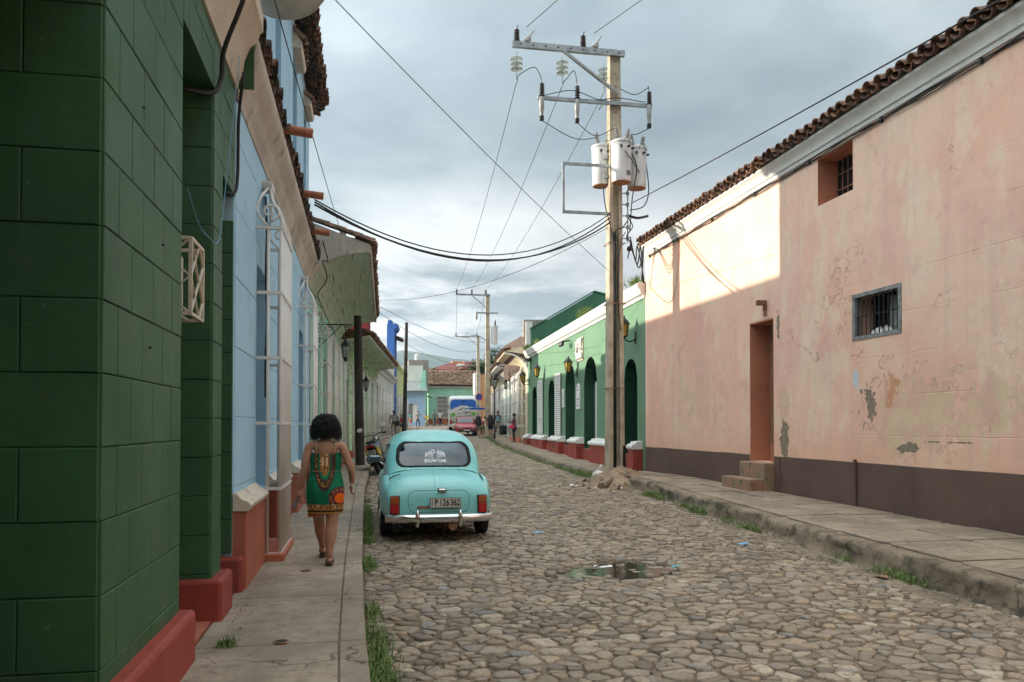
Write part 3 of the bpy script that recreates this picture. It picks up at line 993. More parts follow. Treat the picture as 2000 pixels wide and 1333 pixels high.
def grille(parent, y0, y1, dx, z0, z1, nfront=9, nside=1, rails=5, r=.013, mat='grille_white', crown=.52, s=1, base=None, name='window_grille', rail_z=None, label=None):
    """projecting barred window: U-shaped rails, upright bars, bottle-shaped crown gathered on a cap"""
    dx *= s
    yc = (y0 + y1) / 2
    zs = rail_z or [lerp(z0, z1, i / (rails - 1)) for i in range(rails)]
    def rail(z):
        w, h = r * 1.15, r * .85
        e = w if dx > 0 else -w
        out = [(0, y0 - w), (dx + e, y0 - w), (dx + e, y1 + w), (0, y1 + w), (0, y1 - w), (dx - e, y1 - w), (dx - e, y0 + w), (0, y0 + w)]
        return MB().prism(out, z - h, z + h, 'z')
    gobj = rail(zs[0]).build(name, mat, parent)
    rm = rail(0.0).mesh('rail', mat)
    for z in zs[1:]:
        share('rail', rm, gobj, (0, 0, z))
    if crown:
        m = MB()
        m.prism([(yc - .11, z1 + crown - .02), (yc + .11, z1 + crown - .02), (yc + .14, z1 + crown + .035), (yc + .14, z1 + crown + .06), (yc - .14, z1 + crown + .06), (yc - .14, z1 + crown + .035)], 0, dx * .45, 'x')
        m.build('crown_cap', mat, gobj)
    if label:
        gobj['label'] = label
    spots = [(dx, lerp(y0, y1, i / (nfront - 1))) for i in range(nfront)]
    for k in range(1, nside + 1):
        spots += [(dx * k / (nside + 1), y0), (dx * k / (nside + 1), y1)]
    me = MB().tube([(0, 0, 0), (0, 0, z1 - z0)], r, 6).mesh('bar', mat, True)
    for (x, y) in spots:
        share('bar', me, gobj, (x, y, z0))
    if crown:
        for i in range(nfront):
            y = spots[i][1]
            f = (y - yc)
            pts = curve_pts([(dx, y, z1), (dx * .99, yc + f * .98, z1 + crown * .22), (dx * .80, yc + f * .70, z1 + crown * .45), (dx * .48, yc + f * .30, z1 + crown * .70), (dx * .36, yc + f * .17, z1 + crown)], 4)
            MB().tube(pts, r * .85, 6).build('crown_bar', mat, gobj, smooth=True)
        for yy, sg in ((y0, 1), (y1, -1)):
            pts = curve_pts([(dx * .30, yc - sg * .09, z1 + crown), (dx * .15, yy + sg * .10, z1 + crown * .62), (dx * .05, yy, z1 + crown * .30), (dx * .45, yy, z1 + .02)], 5)
            MB().tube(pts, r * .8, 6).build('scroll', mat, gobj, smooth=True)
            MB().tube(spiral((dx * .55, yy, z1 + crown * .30), abs(dx) * .40, .02, -1.5, 1.3, (1, 0, 0), (0, 0, 1)), r * .75, 6).build('scroll', mat, gobj, smooth=True)
    if base:
        MB().box(-.02 * s, y0 - .06, base[0], dx + .05 * s, y1 + .06, base[1]).build('grille_base', base[2], parent, bevel=.015)
    return gobj
def shutter(parent, y0, y1, z0, z1, x, s=1, rows=4, mat='grille_white', slats=7, name='shutter', two=False):
    """panelled louvre leaf lying against plane x"""
    m = MB()
    t = .035 * s
    fr = .055
    edges = [y0, (y0 + y1) / 2, y1] if two else [y0, y1]
    for a, b in zip(edges, edges[1:]):
        m.box(x, a, z0, x + t, a + fr, z1); m.box(x, b - fr, z0, x + t, b, z1)
        for k in range(rows + 1):
            zc = lerp(z0 + fr / 2, z1 - fr / 2, k / rows)
            m.box(x, a + fr, zc - fr / 2, x + t, b - fr, zc + fr / 2)
    o = m.build(name, mat, parent)
    MB().box(x + t * .02, y0 + fr * .5, z0 + fr * .5, x + t * .10, y1 - fr * .5, z1 - fr * .5).build('slat_gap_shade', 'dark_void', o)  # near-black sheet standing in for the shade between the slats
    for a, b in zip(edges, edges[1:]):
        for k in range(rows):
            za = lerp(z0 + fr / 2, z1 - fr / 2, k / rows) + fr / 2
            zb = lerp(z0 + fr / 2, z1 - fr / 2, (k + 1) / rows) - fr / 2
            hh = (zb - za) / slats
            me = MB().add([(x + t * .15, a + fr, 0), (x + t * .15, b - fr, 0), (x + t * .85, b - fr, -hh * .72), (x + t * .85, a + fr, -hh * .72),
                           (x + t * .15, a + fr, .008), (x + t * .15, b - fr, .008), (x + t * .85, b - fr, -hh * .72 + .008), (x + t * .85, a + fr, -hh * .72 + .008)],
                          [(0, 1, 2, 3), (4, 5, 6, 7), (0, 1, 5, 4), (1, 2, 6, 5), (2, 3, 7, 6), (3, 0, 4, 7)]).mesh('slat', mat)
            for i in range(slats):
                share('slat', me, o, (0, 0, za + hh * (i + 1)))
    return o

# ------------------------------------------------------------------ green block building, near corner
gb = on_line(L1, 'corner_building', 'dark green block-scored corner building with red plinths in the left foreground', 'building', 0, 3.83)
core = MB()
core.box(-5, 0, -.3, -.006, 1.56, 4.9)
core.box(-5, 1.56, 4.3, -.006, 2.65, 4.9)
core.box(-5, 2.65, -.3, -.006, 3.05, 4.9)
core.box(-5, 3.05, 3.75, -.006, 3.70, 4.9)
core.box(-5, 1.56, -.3, -.55, 2.65, 4.3)
core.box(-5, 3.05, -.3, -.42, 3.70, 3.75)
core.box(-5, -14, 4.9, -.15, 3.70, 5.6)
core.box(-5, -1.05, 3.75, -.006, 0, 4.9)
core.box(-5, -1.05, -.3, -.75, 0, 3.75)
core.box(-5, -14, -.3, -.006, -1.05, 4.9)
core.build('wall', 'green_block_paint', gb)
ZJ, CH = 1.913, .331
blocks(gb, 'green_block_paint', 'x', [(0, 1.56, -.1, 4.75)], ZJ, CH, .43, .5, phase=.22)
blocks(gb, 'green_block_paint', 'x', [(1.56, 2.65, 4.3, 4.75)], ZJ, CH, .43, .5, phase=.22)
blocks(gb, 'green_block_paint', 'x', [(2.65, 3.05, -.1, 4.75), (3.05, 3.70, 3.75, 4.75)], ZJ + .12, .30, .43, .5, phase=.1)
k = -7
while ZJ + k * CH < 5.0:
    za, zb = max(-.1, ZJ + k * CH), ZJ + (k + 1) * CH
    cuts = [-5, -2.6, -1.9, -1.33, -.9, -.33, -.002] if k % 2 == 0 else [-5, -2.2, -1.6, -1.1, -.62, -.002]
    for p, q in zip(cuts[2:], cuts[3:]):
        block('block', gb, 'green_block_paint', '-y', p, q, za, zb)
    k += 1
k = -7
while ZJ + .12 + k * .30 < 4.3:
    za, zb = max(-.1, ZJ + .12 + k * .30), min(4.3, ZJ + .12 + (k + 1) * .30)
    block('block', gb, 'green_block_paint', '-y', -.55, -.002, za, zb, off=2.65)
    if zb < 3.75 and k > -6:
        block('block', gb, 'green_block_paint', '-y', -.42, -.002, za, zb, off=3.70 - .012)
    k += 1
for (a, b, xb) in ((-.10, 1.62, -.75), (-13.9, -.98, -.75), (2.58, 3.10, -.55), (3.60, 3.78, -.42)):
    MB().box(xb, a, -.3, .10, b, .50).build('plinth', 'red_plinth_paint', gb, bevel=.03)
MB().box(-.56, 1.62, -.2, .02, 2.58, .19).build('threshold', 'terracotta_plinth', gb)
MB().box(-.548, 1.60, .19, -.50, 2.62, 3.4).build('door', 'dark_green_paint', gb)
MB().box(-.415, 3.10, .19, -.38, 3.62, 3.2).build('door', 'dark_green_paint', gb)
prof = [(0, 4.72), (.03, 4.72), (.045, 4.80), (.075, 4.86), (.09, 4.98), (.135, 5.10), (.20, 5.17), (.225, 5.24), (.25, 5.26), (.25, 5.42), (.22, 5.46), (0, 5.46)]
moulding(prof, -13.9, 3.66).build('cornice', 'cream_moulding', gb, smooth=35)
MB().box(-.3, 3.663, 4.74, .17, 3.70, 5.4).build('cornice_end', 'green_block_paint', gb)
# nails and stubs left in the blocks
for (y, z) in ((.62, 3.35), (1.05, 2.72), (.78, 2.10)):
    MB().tube([(0, y, z), (.022, y, z + .004)], .006, 6).build('nail', 'iron_black', gb)

# air conditioner in its rusty cage over the first doorway
ac = thing('air_conditioner', 'cream window air conditioner in a rusty diamond-mesh cage on the green building', 'air conditioner', (-1.72, 5.55, 2.42))
MB().box(.02, .04, .06, .48, .36, .44).build('housing', 'ac_cream', ac, bevel=.012)
cg = MB()
W, D, HH = .60, .40, .50
for x in (0, W):
    for y in (0, D):
        cg.bar((x, y, 0), (x, y, HH), .022)
for z in (0, HH):
    for p, q in (((0, 0, z), (W, 0, z)), ((0, D, z), (W, D, z)), ((0, 0, z), (0, D, z)), ((W, 0, z), (W, D, z))):
        cg.bar(p, q, .022)
cage = cg.build('cage', 'ac_cream', ac)
def zig(pts):
    MB().tube(pts, .010, 5).build('wire', 'ac_cream', cage)
for k in range(3):
    y = D * (k + .5) / 3
    zig([(W, y + (D * .16 if (i + k) % 2 else -D * .16), HH * i / 4) for i in range(5)])
for k in range(4):
    x = W * (k + .5) / 4
    zig([(x + (W * .12 if (i + k) % 2 else -W * .12), 0, HH * i / 4) for i in range(5)])
for k in range(7):
    zig([(W * k / 6, 0, .005), (W * k / 6, D, .005)])

# ------------------------------------------------------------------ blue building
bb = on_line(L1, 'blue_house', 'pale blue two-storey house with terracotta plinth and tall barred windows', 'building', 0, 7.55)
ops = [(1.50, 2.58, .95, 3.45, 0), (4.45, 5.85, .20, 3.25, .18), (7.45, 8.45, .95, 3.45, 0)]
wall_open(0, 10.45, -.3, 4.95, ops, 1, .30, .5, x=-.006).build('wall', 'blue_paint', bb)
piers = [(0.05, 1.50, .9, 4.80), (1.50, 2.58, 3.45, 4.80), (2.58, 4.45, .9, 4.80), (4.45, 5.85, 3.45, 4.80), (5.85, 7.45, .9, 4.80), (7.45, 8.45, 3.45, 4.80), (8.45, 10.45, .9, 4.80)]
blocks(bb, 'blue_paint', 'x', piers, 1.12, .64, 9.0, 0, phase=4.0, proud=.008, name='panel')
for (a, b, z0, z1, _) in ops:
    MB().box(-.30, a, z0, -.262, b, z1).build('shutter', 'deep_blue_paint', bb)
for (a, b) in ((0.02, 1.42), (2.68, 4.40), (5.90, 7.36), (8.54, 10.43)):
    MB().box(-.05, a, -.3, .12, b, .90).build('plinth', 'terracotta_plinth', bb, bevel=.012)
    moulding([(0, .902), (.135, .902), (.155, .925), (.158, .955), (.135, .985), (.07, 1.01), (.03, 1.06), (0, 1.06)], a - .012, b + .012).build('plinth_cap', 'cream_moulding', bb, smooth=40)
MB().box(-.03, 1.45, -.3, .012, 2.64, .90).build('apron', 'terracotta_plinth', bb)
MB().box(-.03, 7.40, -.3, .012, 8.52, .90).build('apron', 'terracotta_plinth', bb)
grille(bb, 1.46, 2.60, .27, .28, 3.84, nfront=9, nside=1, rails=6, r=.019, crown=.58, base=(-.1, .29, 'terracotta_plinth'))
grille(bb, 7.36, 8.52, .27, .28, 3.84, nfront=9, nside=1, rails=6, r=.019, crown=.58, base=(-.1, .31, 'terracotta_plinth'))
prof = [(0, 4.66), (.02, 4.66), (.03, 4.76), (.055, 4.80), (.07, 4.90), (.10, 4.99), (.145, 5.04), (.165, 5.10), (.18, 5.12), (.19, 5.26), (.17, 5.32), (0, 5.34)]
moulding(prof, .0, 10.42).build('cornice', 'stained_cornice', bb, smooth=35)
MB().box(-5, 0, 4.95, -.2, 10.45, 5.3).build('roof_slab', 'grey_render', bb)
rf = MB().prism([(.17, 5.33), (-.02, 5.40), (-.02, 5.33)], .0, 10.42, 'y').build('lean_to_roof', 'clay_tile_dark', bb)
eave_tiles(rf, .23, 5.37, .1, 10.4, 1, .22, .12, dark=True)
# upper storey
up_ops = [(3.6, 4.35, 5.9, 8.05, 0), (6.35, 7.15, 5.9, 8.05, 0), (8.85, 9.5, 5.9, 8.05, 0)]
wall_open(1.2, 10.45, 5.0, 8.75, up_ops, 1, .22, .5, x=-.03).build('upper_wall', 'blue_paint', bb)
MB().box(-4.8, 1.2, 5.0, -.5, 10.44, 8.74).build('upper_core', 'blue_paint', bb)
for (a, b, z0, z1, _) in up_ops:
    MB().box(-.27, a, z0, -.24, b, z1).build('shutter', 'deep_blue_paint', bb)
    hd = MB().prism([(-.03, z1 + .02), (.10, z1 + .02), (.13, z1 + .10), (-.03, z1 + .36)], a - .12, b + .12, 'y').build('window_hood', 'cream_moulding', bb)
    eave_tiles(hd, .14, z1 + .14, a - .05, b + .1, 1, .22, .75, under=False)
rf = MB().prism([(.18, 8.78), (-4.9, 10.6), (-4.9, 8.70), (-.1, 8.70)], 1.0, 10.62, 'y').build('roof', 'clay_tile_dark', bb)
eave_tiles(rf, .36, 8.80, 1.0, 10.65, 1, .22, .34)
eave_tiles(rf, .26, 8.71, 1.1, 10.6, 1, .22, .30, dark=True)
# clay rainwater spouts
for y, x in ((2.75, .44), (5.55, .44), (8.05, .44)):
    MB().tube([(.0, y, 5.42), (x + .08, y - .02, 5.36)], [.055, .06], 10).build('spout', 'pipe_clay', bb, smooth=40)

# ------------------------------------------------------------------ mint house with the deep coved eave
mh = on_line(L2, 'mint_house', 'mint green house with white barred windows under a deep coved plank eave', 'building')
mops = [(1.5, 2.6, 1.0, 3.5, 0), (4.2, 5.5, .3, 3.5, 0), (6.6, 7.8, 1.0, 3.5, 0), (9.3, 10.5, .3, 3.5, 0)]
wall_open(0, 12, -.3, 5.0, mops, 1, .3, .5).build('wall', 'mint_paint', mh)
for (a, b, z0, z1, _) in mops:
    shutter(mh, a + .02, b - .02, z0, z1, -.16, 1, 4, 'cream_moulding', 9, two=True)
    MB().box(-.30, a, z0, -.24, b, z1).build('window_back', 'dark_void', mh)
for i, (a, b, z0, z1, _) in enumerate(mops):
    grille(mh, a - .12, b + .12, .30, .38, 3.85, nfront=8, nside=1, rails=6, r=.018, crown=.55, base=(-.1, .42 + .012 * i, 'terracotta_plinth'))
MB().box(-.02, 0.01, -.3, .05, 11.99, .95).build('plinth', 'white_paint', mh)
# cove made of long planks
cove = [(0.0, 4.70), (.06, 4.93), (.16, 5.10), (.29, 5.23), (.44, 5.33), (.60, 5.40), (.77, 5.45), (.94, 5.49), (1.11, 5.515), (1.28, 5.53)]
cv = MB().prism([(0.0, 4.72)] + [(x - .02, z + .03) for x, z in cove[1:]] + [(1.30, 5.70), (-.1, 6.1), (-.1, 4.72)], .012, 12.0, 'y').build('eave', 'white_paint', mh)
for (a, b) in zip(cove, cove[1:]):
    dx, dz = b[0] - a[0], b[1] - a[1]
    l_ = math.hypot(dx, dz)
    nx, nz = dz / l_ * .018, -dx / l_ * .018
    e = .012
    MB().prism([(a[0] + dx * e, a[1] + dz * e), (b[0] - dx * e * 2, b[1] - dz * e * 2), (b[0] - dx * e * 2 + nx, b[1] - dz * e * 2 + nz), (a[0] + dx * e + nx, a[1] + dz * e + nz)], .002, 11.99, 'y').build('plank', 'eave_plank_green', cv)
# short staves of weathered timber across the cove
MB().prism([(1.27, 5.50), (1.33, 5.50), (1.34, 5.66), (1.27, 5.68)], -.03, 12.02, 'y').build('fascia', 'stained_cornice', mh)
MB().prism([(-.15, 4.85)] + [(x + .0, z) for x, z in cove[1:]] + [(1.31, 5.70), (.6, 5.94), (-.15, 6.22)], -.05, .0, 'y').build('eave_end_board', 'stained_cornice', mh)
rf = MB().prism([(1.30, 5.70), (-5, 7.75), (-5, 5.0), (-.1, 5.0), (-.1, 5.6)], -.04, 12.02, 'y').build('roof', 'clay_tile_dark', mh)
eave_tiles(rf, 1.42, 5.74, -.02, 12.0, 1, .23, .30)
for k in range(6):
    share('tile', tile_up, rf, (1.12 - k * .36, .04, 5.86 + k * .118), (0, .30, random.uniform(-.06, .06)))
MB().box(.55, 1.6, 5.9, .70, 1.75, 6.45).build('chimney_stub', 'grey_render', mh)

# ------------------------------------------------------------------ pale green house beyond it
pg = on_line(L3, 'pale_green_house', 'pale green house with flat plank eave and red tile edge beyond the mint house', 'building')
pops = [(1.6, 2.8, .6, 3.5, 0), (4.6, 5.8, .6, 3.5, 0), (7.4, 8.6, .6, 3.5, 0), (10.2, 11.4, .6, 3.5, 0), (13.0, 14.2, .6, 3.5, 0)]
wall_open(0, 15.3, -.3, 4.9, pops, 1, .3, .5).build('wall', 'pale_green_paint', pg)
for i, (a, b, z0, z1, _) in enumerate(pops):
    shutter(pg, a + .02, b - .02, z0, z1, -.16, 1, 3, 'grey_render', 8, two=True)
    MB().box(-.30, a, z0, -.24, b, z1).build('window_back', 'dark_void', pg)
    grille(pg, a - .15, b + .15, .32, .62, 3.75, nfront=7, nside=1, rails=5, r=.024, crown=.5, base=(.1, .66 + .035 * i, 'terracotta_plinth'))
for k in range(8):
    y = 1.0 + k * 1.95
    MB().box(0, y, 4.25, .16, y + .12, 4.72).build('bracket', 'pale_green_paint', pg)
ev = MB().prism([(-.1, 4.70), (1.12, 4.92), (1.12, 5.02), (-.1, 5.3)], .0, 15.4, 'y').build('eave', 'white_paint', pg)
for k in range(7):
    a, b = .01 + k * .158, .01 + (k + 1) * .158 - .012
    MB().prism([(a, 4.70 + a * .18), (b, 4.70 + b * .18), (b, 4.692 + b * .18 - .012), (a, 4.692 + a * .18 - .012)], .01, 15.39, 'y').build('plank', 'eave_plank_green', ev)
rf = MB().prism([(1.14, 5.02), (-5, 6.9), (-5, 4.8), (-.2, 4.8)], -.02, 15.42, 'y').build('roof', 'clay_tile', pg)
eave_tiles(rf, 1.24, 5.06, 0, 15.4, 1, .24, .28)

# ------------------------------------------------------------------ white house with urn balustrade
wh = on_line(L3, 'balustrade_house', 'dingy white house with urns along its roof balustrade on the left', 'building', 0, 15.35)
wops = [(1.2, 2.3, .8, 3.9, 0), (4.0, 5.1, .8, 3.9, 0), (6.8, 7.9, .8, 3.9, 0), (9.6, 10.7, .8, 3.9, 0)]
wall_open(0, 15.8, -.2, 5.0, wops, 1, .3, .5).build('wall', 'far_white', wh)
for a, b, z0, z1, _ in wops:
    shutter(wh, a + .02, b - .02, z0, z1, -.14, 1, 3, 'grey_render', 5, two=True)
    grille(wh, a - .15, b + .15, .13, .95, 3.9, nfront=6, nside=1, rails=5, r=.026, crown=0)
MB().box(-4, 0, 0, -.4, 15.8, 5.0).build('house_core', 'far_white', wh)
moulding([(0, 4.75), (.08, 4.78), (.12, 4.95), (.30, 5.05), (.32, 5.15), (0, 5.2)], -.0, 15.8).build('cornice', 'far_white', wh)
moulding([(-.15, 5.2), (.05, 5.2), (.05, 5.28), (-.15, 5.28)], 0, 15.8).build('balustrade_base', 'far_white', wh)
moulding([(-.17, 5.95), (.07, 5.95), (.07, 6.05), (-.17, 6.05)], 0, 15.8).build('balustrade_rail', 'far_white', wh)
bal = MB().lathe([(.05, 0), (.05, .04), (.03, .08), (.07, .22), (.06, .34), (.03, .5), (.05, .6), (.05, .67)], 8).mesh('baluster', 'far_white', 50)
for k in range(42):
    share('baluster', bal, wh, (-.05, .25 + k * .365, 5.28))
urn = MB().lathe([(.10, 0), (.10, .06), (.04, .12), (.05, .2), (.16, .38), (.19, .52), (.15, .58), (.08, .62), (.10, .66), (.03, .78)], 12).mesh('urn', 'far_white', 50)
for k in range(7):
    y = .3 + k * 2.4
    MB().box(-.18, y - .15, 5.28, .08, y + .15, 6.12).build('balustrade_post', 'far_white', wh)
    share('urn', urn, wh, (-.05, y, 6.12))
rd = on_line(L3, 'oxblood_house', 'oxblood red upper wall showing behind the tiled eave and the urns', 'building', -.35, 14.2)
wall_open(0, 1.6, 0, 8.1, [(.5, 1.0, 6.4, 7.3, 0)], 1, .2, .4).build('wall', 'oxblood', rd)
MB().box(-3.5, 0.01, 0, -.4, 1.59, 8.1).build('house_core', 'oxblood', rd)
MB().box(-.19, .5, 6.4, -.15, 1.0, 7.3).build('window', 'pane_glass', rd)
moulding([(0, 8.0), (.08, 8.02), (.1, 8.12), (0, 8.14)], -.05, 1.65).build('cornice', 'oxblood', rd)
bt = on_line(L3, 'royal_blue_house', 'tall royal blue house front rising above the urn balustrade', 'building', 0, 31.2)
wall_open(0, 3.2, -.2, 9.4, [(1.0, 2.0, 1, 3.8, 0), (1.0, 2.0, 5.8, 8.0, 0)], 1, .25, .4).build('wall', 'royal_blue', bt)
for a in (1.0,):
    shutter(bt, a + .02, a + .98, 1, 3.8, -.12, 1, 3, 'far_white', 4)
    shutter(bt, a + .02, a + .98, 5.8, 8.0, -.12, 1, 3, 'far_white', 4)
    grille(bt, a - .15, a + 1.15, .30, 1.0, 4.0, nfront=6, nside=1, rails=5, r=.028, crown=0)
MB().box(-.55, 0.01, 0, -.41, 3.19, 9.4).build('house_core', 'royal_blue', bt)
moulding([(0, 9.0), (.1, 9.05), (.22, 9.25), (.25, 9.42), (0, 9.45)], 0, 3.2).build('cornice', 'royal_blue', bt)
MB().box(-.5, .2, 9.45, -.2, 2.2, 9.7).build('parapet', 'royal_blue', bt)
rf = MB().prism([(.5, 8.3), (.5, 8.36), (-.1, 8.62), (-.1, 8.52)], 1.2, 3.2, 'y').build('awning_roof', 'clay_tile_dark', bt)
eave_tiles(rf, .55, 8.36, 1.3, 3.1, 1, .25, .4, under=False)
yg = on_line(L3, 'yellow_green_house', 'yellow-green house with sloping roof line at the far left end', 'building', 0, 34.5)
wall_open(0, 15.5, -.2, 6.6, [(1.5, 2.6, 1.4, 4.0, 0), (5, 6.1, 1.4, 4.0, 0), (8.5, 9.6, 1.4, 4, 0), (12, 13.1, 1.4, 4, 0)], 1, .25, .4).build('wall', 'yellow_green', yg)
MB().box(-7, 0.01, 0, -.41, 15.49, 6.6).build('house_core', 'yellow_green', yg)
MB().prism([(-7, 6.6), (0, 6.6), (-2.5, 8.2)], .0, 15.5, 'y').build('roof', 'clay_tile_dark', yg)
for a in (1.5, 5, 8.5, 12):
    shutter(yg, a + .02, a + 1.08, 1.4, 4.0, -.12, 1, 3, 'far_white', 4)
    grille(yg, a - .2, a + 1.3, .30, 1.5, 4.2, nfront=6, nside=1, rails=5, r=.03, crown=0)
moulding([(0, 6.3), (.1, 6.35), (.2, 6.5), (.2, 6.6), (0, 6.62)], 0, 15.5).build('cornice', 'yellow_green', yg)
# ------------------------------------------------------------------ pink building
pk = on_line(R1, 'pink_building', 'weathered pink building with brown dado and tiled eave filling the right side', 'building', 0, 2.0)
# local y = world Y - 2 ; the facade faces -x
pops = [(8.71, 9.94, 3.08, 3.84, 0), (9.89 + .002, 10.94, 5.60, 6.44, 0), (12.53, 13.52, .94, 3.82, 0)]
low = wall_open(-16, 19.8, -.3, 4.7, [pops[0], pops[2]], -1, .50, .6)
low.v += []
hi = wall_open(-16, 19.8, 4.7, 6.95, [pops[1]], -1, .42, .6)
low.add(hi.v, hi.f)
low.build('wall', 'pink_weathered', pk)
MB().box(.6, -15.98, -.3, 9, 19.78, 6.9).build('building_core', 'pink_weathered', pk)
for a, b in ((-16, 12.53), (13.52, 19.8)):
    m = MB()
    n = int((b - a) / .25) + 1
    rows = []
    for i in range(n + 1):
        y = lerp(a, b, i / n)
        wob = mnoise.noise((y * .8, 0, 0)) * .018 + mnoise.noise((y * 4.1, 0, 3)) * .006
        rows.append([(-.007, y, -.2), (-.007, y, 1.07 + wob), (.01, y, 1.072 + wob)])
    m.grid(rows)
    m.build('dado', 'brown_dado', pk, normals=False)
# door recess: salmon reveals, a door leaf set deep inside and a stone plinth in it
def sheet(x0, y0, z0, x1, y1, z1, name, mat, parent):
    return MB().box(x0, y0, z0, x1, y1, z1).build(name, mat, parent)
sheet(.002, 13.502, .95, .49, 13.517, 3.81, 'reveal', 'recess_salmon', pk)
sheet(.002, 12.533, .95, .49, 12.548, 3.81, 'reveal', 'recess_salmon', pk)
sheet(.002, 12.55, 3.79, .49, 13.50, 3.815, 'soffit', 'recess_salmon', pk)
dl = sheet(.44, 12.55, .95, .485, 13.50, 3.79, 'door', 'shutter_brown', pk)
for k in range(4):
    sheet(.425, 12.60 + k * .225, 1.05, .44, 12.80 + k * .225, 3.70, 'plank', 'shutter_brown', dl)
sheet(.04, 12.56, .95, .30, 12.74, 1.32, 'door_stop', 'terracotta_plinth', pk)
stp = MB().box(-.30, 12.50, -.1, .48, 13.70, .93).build('step', 'rust_step', pk, bevel=.02) if False else None
t = NT('worn_step')
c = t.mix(t.ramp(t.noise(3, 7, .65), .36, .64), (.34, .17, .10), (.24, .19, .13)); c = t.mix(t.ramp(t.noise(6, 8, .7), .52, .68), c, (.10, .075, .055))
t.bump(t.noise(20, 5, .6), .6, .01); t.set(c, .9)
MB().box(-.22, 12.52, -.1, .46, 13.58, .935).build('step', 'worn_step', pk, bevel=.022)
MB().box(-.52, 12.54, -.1, -.222, 13.80, .62).build('step', 'worn_step', pk, bevel=.022)
# bricked salmon reveals of the upper window, its bars
a, b, z0, z1, _ = pops[1]
sheet(-.0, b - .014, z0 + .002, .41, b - .002, z1 - .002, 'reveal', 'recess_salmon', pk)
sheet(-.0, a + .002, z0 + .002, .41, a + .014, z1 - .002, 'reveal', 'recess_salmon', pk)
sheet(-.0, a + .016, z1 - .014, .41, b - .016, z1 - .002, 'soffit', 'recess_salmon', pk)
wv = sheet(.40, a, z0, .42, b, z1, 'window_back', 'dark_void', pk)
for k in range(7):
    MB().tube([(.36, lerp(a + .05, b - .05, k / 6), z0), (.36, lerp(a + .05, b - .05, k / 6), z1)], .012, 6).build('bar', 'rust_metal', pk)
for z in (z0 + .28, z0 + .56):
    MB().bar((.36, a, z), (.36, b, z), .02).build('bar', 'rust_metal', pk)
# lower barred window with grey timber frame
simple('grey_timber', (.24, .245, .245), .8, var=.4, sc=12, bump=.5)
a, b, z0, z1, _ = pops[0]
fr = MB()
for (ya, yb, za, zb) in ((a, a + .07, z0, z1), (b - .07, b, z0, z1), (a + .07, b - .07, z0, z0 + .06), (a + .07, b - .07, z1 - .06, z1)):
    fr.box(-.012, ya, za, .10, yb, zb)
win = fr.build('window_frame', 'grey_timber', pk)
for k in range(10):
    y = lerp(a + .12, b - .12, k / 9)
    MB().tube([(.02, y, z0 + .04), (.02, y, z1 - .04)], .009, 6).build('bar', 'iron_black', win)
MB().bar((.03, a + .05, (z0 + z1) / 2), (.03, b - .05, (z0 + z1) / 2), .018).build('bar', 'iron_black', win)
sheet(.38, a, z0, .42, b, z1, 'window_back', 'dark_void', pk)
sheet(.25, a + .35, z0 + .0, .36, a + .62, z1 - .1, 'bottle_shelf', 'grey_timber', pk)
# crumpled papers on the sill
for k in range(5):
    m = MB()
    rr = .07
    m.lathe([(.01, -rr), (rr * .8, -rr * .6), (rr, 0), (rr * .7, rr * .6), (.01, rr)], 7)
    m.v = [(x + random.uniform(-.02, .02), y + random.uniform(-.02, .02), z + random.uniform(-.02, .02)) for x, y, z in m.v]
    m.xf(Matrix.Translation((.16, a + .50 + k * .09, z0 + .08 + .03 * (k % 2))))
    m.build('crumpled_paper', 'paper_white', pk)
# cornice, cables and the tile edge
prof = [(0, 6.53), (.025, 6.53), (.035, 6.59), (.065, 6.61), (.07, 6.67), (.10, 6.73), (.145, 6.77), (.165, 6.785), (.17, 6.83), (0, 6.85)]
moulding(prof, -16, 19.8, -1).build('cornice', 'white_cornice' if 'white_cornice' in MATS else 'white_paint', pk, smooth=35)
rf = MB().prism([(-.16, 6.86), (4.5, 8.9), (9, 7.0), (9, 6.8), (-.10, 6.80)], -16, 19.82, 'y').build('roof', 'clay_tile_dark', pk)
eave_tiles(rf, -.28, 6.93, 3.1, 19.8, -1, .25, .26)
for k, (x, z, rr) in enumerate(((-.03, 6.49, .013), (-.04, 6.465, .010), (-.03, 6.44, .008))):
    pts = [(x - .01 * math.sin(i * .9 + k), .2 + i * .66, z + .02 * math.sin(i * 1.7 + k * 2)) for i in range(30)]
    MB().tube(pts, rr, 6).build('cable', 'cable_black', pk, smooth=True)
for k in range(10):
    MB().box(-.05, .9 + k * 2.05, 6.43, -.0, .94 + k * 2.05, 6.51).build('cable_clip', 'iron_black', pk)
# downpipe stub and a chase in the dado
MB().tube([(-.03, 9.86, .2), (-.03, 9.86, 1.12)], .028, 8).build('pipe', 'brown_dado', pk)
MB().tube([(-.015, 12.30, .2), (-.015, 12.30, 1.05)], .02, 8).build('pipe', 'brown_dado', pk)
fx = thing('wall_bracket', 'rusty broken lamp bracket on the pink wall above the doorway', 'bracket', (8.0, 14.82, 3.9))
MB().box(-.05, -.03, .0, .0, .03, .24).build('plate', 'rust_metal', fx)
MB().box(-.20, -.05, .20, -.01, .05, .30).build('lamp_holder', 'rust_metal', fx, bevel=.01)
MB().tube(curve_pts([(-.02, .0, .22), (-.05, .02, .14), (-.03, -.01, .05), (-.04, .01, -.02)], 4), .012, 6).build('wire', 'cable_black', fx)

